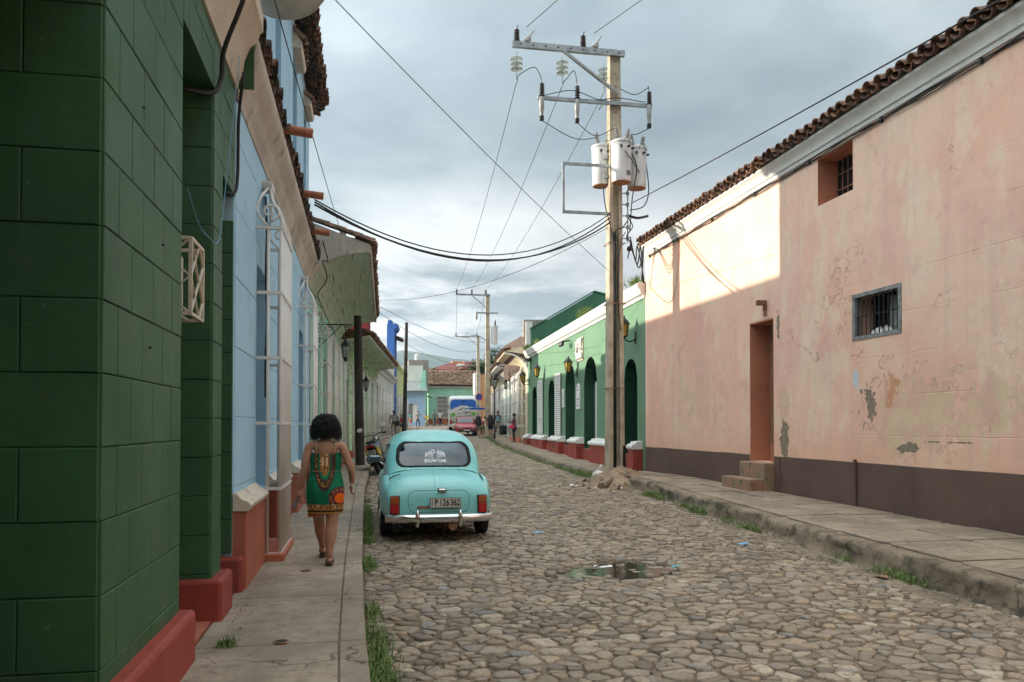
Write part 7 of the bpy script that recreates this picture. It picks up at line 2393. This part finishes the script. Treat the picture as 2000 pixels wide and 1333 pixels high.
# ------------------------------------------------------------------ coach seen from behind
simple('bus_white', (.62, .62, .58), .35, var=.05, sc=2); simple('bus_blue', (.03, .14, .50), .35, var=.08); simple('bus_green', (.13, .42, .06), .4, var=.08)
bs = thing('tour_bus', 'white and blue tour coach seen from behind with birds painted on its tail', 'bus', (8.72, 69.8, g(69.8) + .02), R(-6))
m = MB(); rows = []
for (y, w, zb_, zt, r) in ((0.0, 1.16, .55, 2.86, .30), (.06, 1.22, .45, 2.98, .34), (.35, 1.26, .38, 3.12, .34), (1.0, 1.27, .35, 3.18, .32), (11.0, 1.27, .35, 3.18, .32), (11.5, 1.2, .4, 3.05, .35)):
    pts = [(w, zb_), (w, zt - r)]
    for k in range(1, 7):
        a = math.pi / 2 * k / 6
        pts.append((w - r + r * math.cos(a), zt - r + r * math.sin(a)))
    full_ = pts + [(-x, z) for x, z in pts[::-1]]
    rows.append([(x, y, z) for x, z in full_])
m.grid(rows, close_u=True)
q = len(rows[0]); m.f += [tuple(range(q)), tuple(range(5 * q, 6 * q))]
bsb = m.build('body', 'bus_white', bs, smooth=40)
def decal(poly, mat, name='painted_mark', y=-.012, th=.008):
    return MB().prism(poly, y, y + th, 'y').build(name, mat, bsb)
decal([(-1.15, 1.95), (-1.15, 2.40), (-1.12, 2.56), (-1.02, 2.74), (-.80, 2.82), (.80, 2.82), (1.02, 2.74), (1.12, 2.56), (1.15, 2.40), (1.15, 2.10), (.95, 2.02), (.98, 2.14), (.86, 2.10), (.78, 2.20), (.55, 2.14), (.42, 2.26), (.0, 2.28), (-.35, 2.26), (-.50, 2.14), (-.85, 2.08), (-.82, 1.96)], 'bus_blue', 'blue_band')
for pts in ([(-.50, 1.90), (-.20, 1.88), (.05, 2.06), (.12, 2.12), (-.02, 2.10), (-.20, 1.98), (-.35, 1.95)], [(-.12, 1.76), (.10, 1.62), (.22, 1.58), (.55, 1.68), (.62, 1.74), (.30, 1.70), (.12, 1.66), (.0, 1.74)], [(-.45, 1.52), (-.22, 1.58), (-.20, 1.62), (-.42, 1.56)]):
    decal(pts, 'ink', 'painted_bird')
decal([(-1.10, 1.30), (-.90, 1.28), (-.68, 1.42), (-.72, 1.62), (-.95, 1.60), (-1.12, 1.48)], 'bus_green', 'painted_leaf')
decal([(1.10, 1.40), (.85, 1.48), (.70, 1.62), (.80, 1.72), (1.05, 1.66), (1.15, 1.55)], 'bus_green', 'painted_leaf')
decal([(-.60, 1.26), (.60, 1.36), (1.0, 1.40), (1.0, 1.43), (.4, 1.39), (-.60, 1.30)], 'ink', 'painted_line')
me = text_mesh('1987', .17, .004, (1, 1), bold=.004); me.transform(Matrix.Rotation(R(90), 4, 'X')); me.materials.clear(); me.materials.append(MATS['ink'])
share('number', me, bsb, (-.38, -.012, .98))
for s_ in (-1, 1):
    MB().box(s_ * .98, -.03, .62, s_ * 1.17, .06, .92).build('tail_lamp', 'lamp_red', bs, bevel=.02)
    MB().box(s_ * 1.0, -.03, .94, s_ * 1.17, .06, 1.06).build('tail_lamp', 'lamp_amber', bs, bevel=.02)
    MB().box(s_ * 1.28, .2, 2.0, s_ * 1.36, .3, 2.35).build('mirror', 'rubber', bs)
    for y in (2.6, 9.4):
        w_ = MB().lathe([(.25, -.14), (.45, -.14), (.48, 0), (.45, .14), (.25, .14)], 20, (0, 0, 0), 'x').build('wheel', 'tyre', bs, smooth=45); w_.location = (s_ * 1.1, y, .46)
MB().box(-.10, -.03, 2.62, .10, .02, 2.70).build('camera_box', 'iron_black', bs)
MB().box(-1.15, -.06, .38, 1.15, .08, .60).build('bumper', 'bus_white', bs, bevel=.04)
MB().box(-.3, -.066, .44, .3, -.06, .55).build('number_plate', 'plate_white', bs)

# bicycle taxi with a blue canopy between bus and travellers
bt_ = thing('bicycle_taxi', 'bicycle taxi with flat blue canopy behind the red car', 'bicycle taxi', (9.0, 63.6, g(63.6)), R(10))
MB().box(-.75, -.75, 2.02, .75, .75, 2.10).build('canopy', 'bus_blue', bt_, bevel=.03)
MB().box(-.78, -.78, 1.94, .78, -.74, 2.03).build('canopy_valance', 'bus_blue', bt_)
for x in (-.7, .7):
    for y in (-.7, .7):
        MB().tube([(x, y, .6), (x, y, 2.05)], .02, 6).build('post', 'galvanised', bt_)
    w_ = MB().lathe([(.28, -.02), (.32, -.02), (.33, 0), (.32, .02), (.28, .02)], 24, (0, 0, 0), 'x').build('wheel', 'tyre', bt_); w_.location = (x, 0, .33)
MB().box(-.6, -.5, .55, .6, .2, .66).build('seat', 'maroon_cloth', bt_, bevel=.04); MB().box(-.6, .2, .6, .6, .3, 1.1).build('backrest', 'maroon_cloth', bt_, bevel=.04)
w_ = MB().lathe([(.28, -.02), (.32, -.02), (.33, 0), (.32, .02), (.28, .02)], 24, (0, 0, 0), 'x').build('wheel', 'tyre', bt_); w_.location = (0, -1.5, .33)
MB().tube([(0, 0, .45), (0, -.9, .5), (0, -1.4, 1.0)], .025, 6).build('frame', 'bus_blue', bt_); MB().tube([(-.28, -1.35, 1.02), (.28, -1.35, 1.02)], .015, 6).build('handlebar', 'galvanised', bt_)

# ------------------------------------------------------------------ houses closing the street
def front_house(name, label, x0, x1, y, z0, h, mat, openings, depth=6.0, parapet=None):
    """house facing -y: local x along the front"""
    r = thing(name, label, 'house', (x0, y, z0))
    w = x1 - x0
    mb = wall_open(0, w, -.3, h, openings, 1, .2, .35)
    mb.v = [(yy, -xx, zz3) for xx, yy, zz3 in mb.v]
    mb.build('wall', mat, r)
    MB().box(.01, .36, 0, w - .01, depth, h).build('house_core', mat, r)
    return r
e1 = front_house('end_house', 'mint house with broad tiled roof closing the end of the street', 8.2, 15.2, 101.5, g(100), 4.9, 'mint_paint', [(1.15, 2.45, .9, 3.55, 0), (3.2, 4.5, .9, 3.55, 0)])
for a in (1.15, 3.2):
    MB().box(a, .15, .9, a + 1.3, .19, 3.55).build('window_back', 'grey_timber', e1)
    gg_ = MB().prism([(a - .09, .9), (a + 1.39, .9), (a + 1.39, .95), (a - .05, .95), (a - .05, 3.55), (a + 1.35, 3.55), (a + 1.35, .95), (a + 1.39, .95), (a + 1.39, 3.6), (a - .09, 3.6)], -.17, -.11, 'y')
    go = gg_.build('window_grille', 'white_paint', e1)
    for z in (1.5, 2.05, 2.6, 3.1):
        MB().box(a - .045, -.165, z, a + 1.345, -.155, z + .05).build('rail', 'white_paint', go)
    for k in range(9):
        MB().box(a + k * .16, -.15, .95, a + k * .16 + .03, -.12, 3.5).build('bar', 'grille_white', go)
    MB().prism([(a - .15, 3.7), (a + .65, 4.05), (a + 1.45, 3.7), (a + 1.45, 3.78), (a + .65, 4.15), (a - .15, 3.78)], -.06, -.003, 'y').build('window_pediment', 'mint_paint', e1)
MB().box(0, -.10, -.2, 7.0, -.003, .75).build('plinth', 'terracotta_plinth', e1)
MB().box(-.2, -.25, 4.72, 7.2, 0, 4.9).build('cornice', 'white_paint', e1)
tf = MB()
def roof_rows(x0, x1, y0, z0_, y1, z1_, nx, nr):
    m = MB()
    for i in range(nx):
        xc = lerp(x0, x1, (i + .5) / nx); rr = (x1 - x0) / nx * .62
        for j in range(nr):
            a, b = j / nr, (j + 1.12) / nr
            jy = random.uniform(-.02, .03)
            rows = []
            for f, lift, rad in ((a, .05 + jy, rr), (b, .0, rr * .8)):
                rows.append([(xc + random.uniform(-.015, .015) + rad * math.cos(math.pi * k / 4), lerp(y0, y1, f), lerp(z0_, z1_, f) + lift + rad * math.sin(math.pi * k / 4)) for k in range(5)])
            m.grid(rows)
    return m
MB().prism([(-.55, 4.95), (5.5, 7.15), (5.5, 4.8), (0, 4.8)], -.2, 7.3, 'x').build('roof', 'clay_tile_dark', e1)
o = roof_rows(-.2, 7.3, -.6, 4.96, 5.5, 7.2, 34, 15).build('roof_tiles', 'clay_tile_far', e1, normals=False); o['kind'] = 'stuff'
e2 = front_house('corner_house', 'light blue house with grey corrugated roof on the far left corner', 4.2, 7.15, 93.0, g(93), 4.0, 'far_blue', [(.95, 2.1, .5, 2.55, 0)])
MB().box(.95, .12, .5, 2.1, .16, 2.55).build('door', 'grey_timber', e2); MB().box(1.55, .09, .5, 2.1, .12, 2.55).build('door_leaf', 'white_paint', e2)
m = MB(); rows = []
for i in range(60):
    x = -.2 + i * .058
    zz4 = .05 * math.sin(i * math.pi / 2)
    rows.append([(x, -.7, 4.05 + zz4), (x, 2.6, 5.35 + zz4)])
m.grid(rows); m.build('corrugated_roof', 'ceramic_grey', e2, normals=False)
MB().box(-.3, 2.65, 4.0, 2.9, 3.0, 7.2).build('upper_wall', 'far_white', e2)
MB().box(1.2, 3.05, 4.0, 3.6, 6.0, 7.9).build('rear_wall', 'grey_render', e2)
MB().lathe([(.25, 7.9), (.28, 7.95), (.28, 8.6), (.2, 8.7)], 12, (2.3, 4.2, 0)).build('water_tank', 'transformer_paint', e2)
e3 = thing('side_street_house', 'mint house front running back beside the light blue corner house', 'house', (7.2, 93.0, g(93)), R(-6))
wall_open(0, 5.0, -.2, 5.4, [(1.0, 2.0, .5, 3.0, 0), (3.2, 4.2, .5, 3.0, 0)], 1, .2, .35).build('wall', 'mint_paint', e3)
MB().box(-.55, .01, 0, -.36, 4.99, 5.4).build('house_core', 'mint_paint', e3)
MB().prism([(-.01, 5.4), (4.99, 5.4), (4.99, 5.0 + .42), (-.01, 6.5)], -.36, .0, 'x').build('sloped_parapet', 'mint_paint', e3)
for a in (1.0, 3.2):
    MB().box(-.18, a, .5, -.14, a + 1, 3).build('door', 'grey_timber', e3)
e4 = thing('ochre_house', 'narrow ochre house with small balcony hood before the tiled end house', 'house', (7.75, 98.0, g(98)), R(-6))
wall_open(0, 3.6, -.2, 5.0, [(.8, 1.6, .5, 3.0, 0)], 1, .2, .35).build('wall', 'ochre_render', e4)
MB().box(-1.3, .01, 0, -.36, 3.59, 5.0).build('house_core', 'ochre_render', e4)
MB().box(-.18, .8, .5, -.14, 1.6, 3.0).build('door', 'shutter_brown', e4)
MB().prism([(0, 3.5), (.7, 3.3), (.7, 3.38), (0, 3.62)], .2, 2.2, 'y').build('hood', 'clay_tile', e4)
e5 = thing('white_pillar_house', 'white house edge with beige side wall right of the tiled end house', 'house', (13.6, 97.0, g(97)))
wall_open(0, 2.0, -.2, 6.4, [(.6, 1.3, .6, 3.2, 0)], -1, .2, .3).build('wall', 'far_white', e5)
MB().box(.31, .0, 0, 6, 2.0, 6.2).build('house_core', 'house_orange', e5)
MB().box(-.06, -.25, 0, .6, -.003, 6.45).build('corner_pilaster', 'far_white', e5)
MB().box(.16, .6, .6, .2, 1.3, 3.2).build('door', 'grey_timber', e5)
def box_house(name, label, x, y, z, w, d, h, mat, roofmat, gable=False, tank=False, wins=2):
    r = thing(name, label, 'house', (x, y, z))
    ops = [(lerp(0, w, (k + .3) / wins), lerp(0, w, (k + .65) / wins), h - 2.0, h - .8, 0) for k in range(wins)]
    mb = wall_open(0, w, 0, h, ops, 1, .2, .35); mb.v = [(b_, -a_, c_) for a_, b_, c_ in mb.v]
    mb.build('wall', mat, r)
    MB().box(.01, .36, 0, w - .01, d, h).build('house_core', mat, r)
    for a, b, z0_, z1_, _ in ops:
        MB().box(a, .16, z0_, b, .19, z1_).build('window', 'dark_void', r)
    if gable:
        MB().prism([(-.3, h), (w + .3, h), (w / 2, h + w * .18)], -.2, d, 'y').build('roof', roofmat, r)
    else:
        MB().box(-.1, -.1, h, w + .1, d, h + .25).build('parapet', roofmat, r)
    return r
box_house('hill_house', 'pink flat-roofed house behind the tiled roof', 12.6, 150, 3, 7.5, 8, 9.2, 'house_pink', 'house_pink', True)
box_house('hill_house', 'orange cube house on the slope behind the pink one', 19.0, 170, 4, 2.6, 6, 11.2, 'house_orange', 'house_orange', wins=1)
box_house('hill_house', 'salmon block house next to the orange cube house', 21.2, 168, 4, 3.2, 6, 11.0, 'house_pink', 'house_pink', wins=1)
box_house('hill_house', 'small bright orange house beside the right-hand tree', 24.9, 172, 4, 2.2, 6, 11.0, 'house_orange', 'oxblood', wins=1)
box_house('hill_house', 'low house with red tiled roof behind the corner house', 5.0, 120, 2, 5, 6, 7.6, 'far_white', 'clay_tile', True)

# trees behind the roofs
def tree(label, x, y, z, h, r, n, seed):
    t_ = thing('tree', label, 'tree', (x, y, z))
    rg = random.Random(seed)
    MB().tube([(0, 0, 0), (.1, 0, h * .3), (0, .1, h * .62)], [.28, .2, .12], 8).build('trunk', 'wood_pole', t_, smooth=True)
    limb = []
    for k in range(6):
        a = rg.uniform(0, 6.28)
        e = Vector((math.cos(a) * r * .6, math.sin(a) * r * .6, h * rg.uniform(.65, .95)))
        MB().tube([(0, .05, h * rg.uniform(.3, .5)), e * .6 + Vector((0, 0, h * .3)), e], [.10, .06, .03], 6).build('limb', 'wood_pole', t_, smooth=True)
        limb.append(e)
    m = MB()
    for k in range(n):
        c_ = rg.choice(limb) + Vector((rg.gauss(0, r * .28), rg.gauss(0, r * .28), rg.gauss(0, r * .20)))
        d = Vector((rg.uniform(-1, 1), rg.uniform(-1, 1), rg.uniform(-.6, .6))).normalized()
        s_ = rg.uniform(.12, .28)
        u_ = d.cross(Vector((.3, .2, 1))).normalized()
        v_ = d.cross(u_)
        m.add([c_ - d * s_, c_ + u_ * s_ * .45 + v_ * .03, c_ + d * s_, c_ - u_ * s_ * .45 + v_ * .03], [(0, 1, 2, 3)])
    cr = m.build('crown', 'leaf_far', t_, normals=False); cr['kind'] = 'stuff'
tree('green tree rising behind the left end of the tiled roof', 9.2, 113, 1.8, 8.0, 1.6, 1500, 1)
tree('green tree behind the right end of the tiled roof', 15.0, 112, 1.8, 8.6, 2.3, 2600, 2)
tree('sparse dark tree behind the second concrete pole', 16.6, 100, 1.8, 9.8, 1.6, 900, 3)

# hills on the horizon
m = MB(); rows = []
for j in range(9):
    f = j / 8
    row = []
    for i in range(81):
        x = -1800 + i * 55
        ridge = 214 + 40 * mnoise.noise((x * .0016, 1.5, 0)) + 38 * mnoise.noise((x * .0052, 3.1, 0)) + 14 * mnoise.noise((x * .016, 5, 0)) - abs(x - 330) * .012
        zz5 = ridge * math.sin(f * math.pi / 2) ** 1.3 + (14 * mnoise.noise((x * .012, j * .9, 4)) if j else -8)
        row.append((x, 1900 + f * 700, zz5))
    rows.append(row)
m.grid(rows)
struct('hills', m, 'hill_wood', smooth=True, normals=False)

# ------------------------------------------------------------------ rubble at the foot of the pole, litter, grass
rb = thing('rubble_heap', 'heap of earth and broken stone at the foot of the concrete pole', 'rubble', (6.50, 19.40, g(19.40) + .05))
m = MB(); rows = []
for i in range(18):
    r_ = i / 17
    rows.append([(r_ * (1.15 + .25 * mnoise.noise((math.cos(a), math.sin(a), 3))) * math.cos(a), r_ * (1.0 + .25 * mnoise.noise((math.cos(a), math.sin(a), 8))) * math.sin(a),
                  .50 * (1 - r_) ** .9 + .12 * mnoise.noise((r_ * 5 * math.cos(a), r_ * 5 * math.sin(a), 1)) * (1 - r_ * .8) - .03) for a in [2 * math.pi * k / 40 for k in range(40)]])
m.grid(rows, close_u=True)
m.build('mound', 'earth', rb, smooth=True)
rg = random.Random(21)
def rock(r, rg):
    m = MB().lathe([(.02 * r, -r * .55), (r * .8, -r * .35), (r, .05 * r), (r * .65, r * .45), (.02 * r, r * .55)], 7)
    m.v = [(x + rg.uniform(-.22, .22) * r, y + rg.uniform(-.22, .22) * r, z + rg.uniform(-.15, .15) * r) for x, y, z in m.v]
    return m
for k in range(90):
    a, d = rg.uniform(0, 6.28), rg.uniform(.2, 1.35)
    r_ = rg.uniform(.02, .075)
    o = rock(r_, rg).build('rubble_stone', rg.choice(['cobble', 'earth', 'kerb_concrete', 'cobble', 'clay_tile']), rb)
    o.location = (d * math.cos(a), d * math.sin(a), max(0.0, .42 * max(0, 1 - d / 1.2) ** 1.2) + r_ * .3); o.rotation_euler = (rg.uniform(0, 3), rg.uniform(0, 3), rg.uniform(0, 3))
lg = MB().tube([(-.85, -.95, .02), (-.42, -.42, .14), (-.10, -.05, .30)], [.10, .11, .10], 8).build('concrete_stub', 'old_concrete', rb, smooth=40)
fl = MB().prism([(-.5, -.25), (.15, -.32), (.5, -.05), (.35, .25), (-.2, .30)], 0, .07, 'z').build('broken_slab', 'old_concrete', rb, bevel=.01); fl.location = (.45, -.95, .06); fl.rotation_euler = (R(8), R(-6), 0)
pbg = thing('plastic_bag', 'crumpled white plastic bag lying against the rubble left of the pole', 'bag', (6.12, 20.2, g(20.2) + .02))
m = rock(.20, rg); m.v = [(x, y * .8, z * 1.3 + .18) for x, y, z in m.v]; m.build('film', 'paper_white', pbg, smooth=True)
MB().tube(curve_pts([(.02, 0, .38), (.06, .02, .46), (.12, .0, .42)], 4), .02, 6).build('knot', 'paper_white', pbg, smooth=True)
def litter(label, x, y, mat, s, name='litter', rz=0.3):
    z = (zr(y) + .03) if x > kerb_r(y) else bed_z(x, y) + .035
    r = thing(name, label, 'litter', (x, y, z), rz)
    m = MB(); rows = []
    for i in range(5):
        rows.append([(lerp(-s, s, i / 4), lerp(-s * .7, s * .7, k / 4), .5 * s * abs(mnoise.noise((i * .9, k * .9, x)))) for k in range(5)])
    m.grid(rows); m.build('scrap', mat, r, smooth=True)
    MB().box(-s * .3, -s * .75, .0, s * .25, -s * .6, .012).build('fold', mat, r)
    return r
litter('bright blue scrap of packaging on the cobbles right of the puddle', 5.05, 10.0, 'skyblue_cloth', .07)
litter('small blue wrapper on the cobbles behind the car', 2.55, 11.5, 'skyblue_cloth', .07)
litter('pale scrap of paper floating on the puddle', 2.75, 8.95, 'paper_white', .10)
litter('teal bottle label lying at the edge of the puddle', 3.55, 8.7, 'teal_cloth', .06)
litter('brown cardboard scrap lying against the right kerb', 5.55, 7.7, 'shutter_brown', .13)
for k in range(26):
    a = rg.uniform(0, 6.28)
    x, y = 5.4 + rg.gauss(0, .55), 19.0 + rg.gauss(0, .8)
    if x > kerb_r(y) - .1 or x < .5:
        continue
    o = rock(rg.uniform(.02, .055), rg).build('rubble_stone', rg.choice(['clay_tile', 'cobble', 'paper_white', 'earth']), rb)
    o.location = (x - 6.50, y - 19.40, g(y) - g(19.40) - .02)

# grass and weeds
def grass(name, label, spots, hgt, seed, width=.0045):
    rg = random.Random(seed)
    m = MB()
    for (x, y, z, n, sx, sy) in spots:
        for k in range(n * 2):
            bx, by = x + rg.gauss(0, sx), y + rg.gauss(0, sy)
            h = hgt * rg.uniform(.4, 1.15)
            a = rg.uniform(0, 6.28); ln = rg.uniform(.1, .8) * h
            dx, dy = math.cos(a) * ln, math.sin(a) * ln
            w = width * rg.uniform(.5, 1.2)
            px, py = -math.sin(a) * w, math.cos(a) * w
            m.add([(bx - px, by - py, z - .01), (bx + px, by + py, z - .01), (bx + dx * .45 + px * .8, by + dy * .45 + py * .8, z + h * .65), (bx + dx * .45 - px * .8, by + dy * .45 - py * .8, z + h * .65), (bx + dx, by + dy, z + h)],
                  [(0, 1, 2, 3), (3, 2, 4)])
            if k % 7 == 0:                                       # a broad weed leaf among the blades
                lw, ll = width * rg.uniform(2.5, 4.5), h * rg.uniform(.35, .7)
                b2 = rg.uniform(0, 6.28); ex, ey = math.cos(b2), math.sin(b2)
                z2 = z + h * rg.uniform(.15, .6)
                m.add([(bx, by, z2), (bx + ex * ll * .5 - ey * lw, by + ey * ll * .5 + ex * lw, z2 + ll * .25), (bx + ex * ll, by + ey * ll, z2 + ll * .1), (bx + ex * ll * .5 + ey * lw, by + ey * ll * .5 - ex * lw, z2 + ll * .25)], [(0, 1, 2, 3)])
    o = m.build(name, 'blade', None, normals=False)
    return tag(o, label, 'grass', kind='stuff')
sp = []
y = 4.2
while y < 6.6:
    sp.append((kerb_l(y) + .09, y, bed_z(.1, y) + .0, 80 if y < 5.9 else 40, .05, .10)); y += .12
grass('kerb_grass', 'dense green grass along the foot of the left kerb', sp, .085, 1)
sp = []
for y, n in ((6.95, 60), (7.2, 50), (9.3, 150), (9.45, 130), (9.6, 70), (11.2, 140), (11.5, 160), (11.9, 160), (12.4, 160), (12.9, 150), (13.4, 120), (14.0, 100), (14.6, 90), (15.3, 70), (16.5, 60)):
    sp.append((kerb_l(y) + .07, y, bed_z(.08, y), n, .04, .14))
grass('kerb_weeds', 'tufts of weeds along the left kerb by the car', sp, .085, 2)
sp = []
for y, n in ((16.3, 240), (16.6, 240), (15.9, 70), (14.3, 60), (13.6, 130), (13.4, 60), (12.2, 30), (11.3, 110), (11.05, 40), (8.6, 20), (7.7, 90), (7.45, 100)):
    sp.append((kerb_r(y) - .08, y, bed_z(kerb_r(y) - .1, y) + .02, n, .07, .16))
grass('gutter_weeds', 'clumps of weeds growing along the raised kerb on the right', sp, .12, 3)
sp = []
yy_ = 21.5
while yy_ < 56:
    sp.append((kerb_r(yy_) - .10, yy_, g(yy_) + .01, 60 if yy_ < 26 else 34, .10, .35)); yy_ += .55
grass('verge_grass', 'thin strip of grass along the right kerb before the green building', sp, .08, 4, .008)
sp = [(kerb_r(22.5) - .05, 22.5, g(22.5) + .02, 420, .16, .45), (kerb_r(23.4) - .05, 23.4, g(23.4) + .02, 300, .14, .4), (6.6, 18.7, g(18.7) + .06, 200, .2, .2), (7.3, 18.3, g(18.3) + .06, 120, .2, .2)]
grass('rubble_weeds', 'green weeds around the rubble at the pole', sp, .15, 5)
x0, y0 = R2.pt(-.12, 9.0)
grass('cornice_weeds', 'weeds sprouting from the white cornice of the green building', [(R2.pt(-.12, l)[0], R2.pt(-.12, l)[1], 5.80, n, .08, .25) for l, n in ((6.8, 160), (7.3, 120), (.6, 80), (17.5, 50), (20.6, 120))], .30, 6, .010)
sp = [(-.90, 5.72, .19, 45, .03, .03)]
grass('doorstep_weeds', 'small tuft of weeds in the cracked slab by the red plinth', sp, .05, 7)

for k, (x, y, lb) in enumerate(((-.56, 8.35, 'small rusty drain cap in the sidewalk behind the woman'), (-.55, 5.75, 'small rusty drain cap in the sidewalk slab nearest the camera'))):
    dc = thing('drain_cap', lb, 'drain cap', (x, y, g(y) + .171))
    MB().lathe([(.055, -.004), (.055, .004), (.045, .006)], 14).build('ring', 'rust_metal', dc)
    MB().lathe([(.04, .0), (.04, .008)], 12).build('lid', 'iron_black', dc)
# grit, crumbs of plaster and dead leaves swept into the edges
def grit(name, label, n, where, seed, r0=.004, r1=.018):
    rg = random.Random(seed); m = MB()
    for k in range(n):
        x, y, z = where(rg)
        r = rg.uniform(r0, r1) * (1 if rg.random() < .9 else 1.8)
        vs = [(x + rg.uniform(.5, 1) * r * math.cos(a), y + rg.uniform(.5, 1) * r * math.sin(a), z - .002) for a in (0, 1.57, 3.14, 4.71)]
        vs.append((x + rg.uniform(-.3, .3) * r, y + rg.uniform(-.3, .3) * r, z + r * rg.uniform(.3, .9)))
        m.add(vs, [(0, 1, 4), (1, 2, 4), (2, 3, 4), (3, 0, 4)])
    return tag(m.build(name, 'cobble', None, normals=False), label, 'grit', kind='stuff')
def w_left(rg):
    y = rg.uniform(4, 20) ; return kerb_l(y) + abs(rg.gauss(0, .10)) + .01, y, bed_z(.1, y) + .006
def w_right(rg):
    y = rg.uniform(4.5, 20); return kerb_r(y) - abs(rg.gauss(0, .22)) - .02, y, bed_z(kerb_r(y) - .1, y) + .012
def w_plinth(rg):
    y = rg.uniform(3.5, 17); return -.98 + abs(rg.gauss(0, .06)), y, g(y) + .172
def w_walk(rg):
    y = rg.uniform(6, 20); return 7.95 - abs(rg.gauss(0, .10)), y, zr(y) + .022
def w_road(rg):
    y = 4.6 + 11 * rg.random() ** 1.5; return rg.uniform(kerb_l(y) + .1, kerb_r(y) - .1), y, bed_z(1, y) + .004
grit('gutter_grit', 'grit and small stones in the left gutter', 1500, w_left, 31)
grit('kerb_rubble', 'crumbled stones along the foot of the raised kerb', 2200, w_right, 32, .006, .034)
grit('plinth_grit', 'grit at the foot of the red plinths', 500, w_plinth, 33, .003, .010)
grit('wall_grit', 'crumbs of plaster at the foot of the pink wall', 700, w_walk, 34, .004, .016)
grit('road_gravel', 'loose gravel scattered between the cobbles', 6000, w_road, 35, .004, .013)
# added, unseen: a tall dark house front behind the camera that blocks sky light
bk = thing('added_sky_block', 'added dark green front, unseen behind the camera, that blocks sky light', 'house', (-12, -8.5, 0))
mbk = wall_open(0, 32, -.2, 9.5, [(4, 5.4, .4, 3.2, 0), (10, 11.4, .4, 3.2, 0), (20, 21.4, .4, 3.2, 0)], 1, .2, .35)
mbk.v = [(b_, a_, c_) for a_, b_, c_ in mbk.v]
mbk.build('wall', 'dark_green_paint', bk)
for a in (4, 10, 20):
    MB().box(a, -.18, .4, a + 1.4, -.14, 3.2).build('door', 'shutter_brown', bk)
# the air: pale even haze round the whole scene
if HAZE:
    hz = MB().box(-3200, -120, -12, 3200, 2900, 330).build('haze', None, None)
    hm = bpy.data.materials.new('haze'); hm.use_nodes = True
    hm.node_tree.nodes.clear()
    ho = hm.node_tree.nodes.new('ShaderNodeOutputMaterial'); hv = hm.node_tree.nodes.new('ShaderNodeVolumePrincipled')
    hv.inputs['Color'].default_value = (.50, .64, .78, 1); hv.inputs['Density'].default_value = HAZE
    hm.node_tree.links.new(hv.outputs[0], ho.inputs['Volume'])
    hz.data.materials.append(hm); hz['kind'] = 'stuff'; hz['label'] = 'thin pale haze filling the air of the street'
bpy.data.scenes.remove(BENCH)
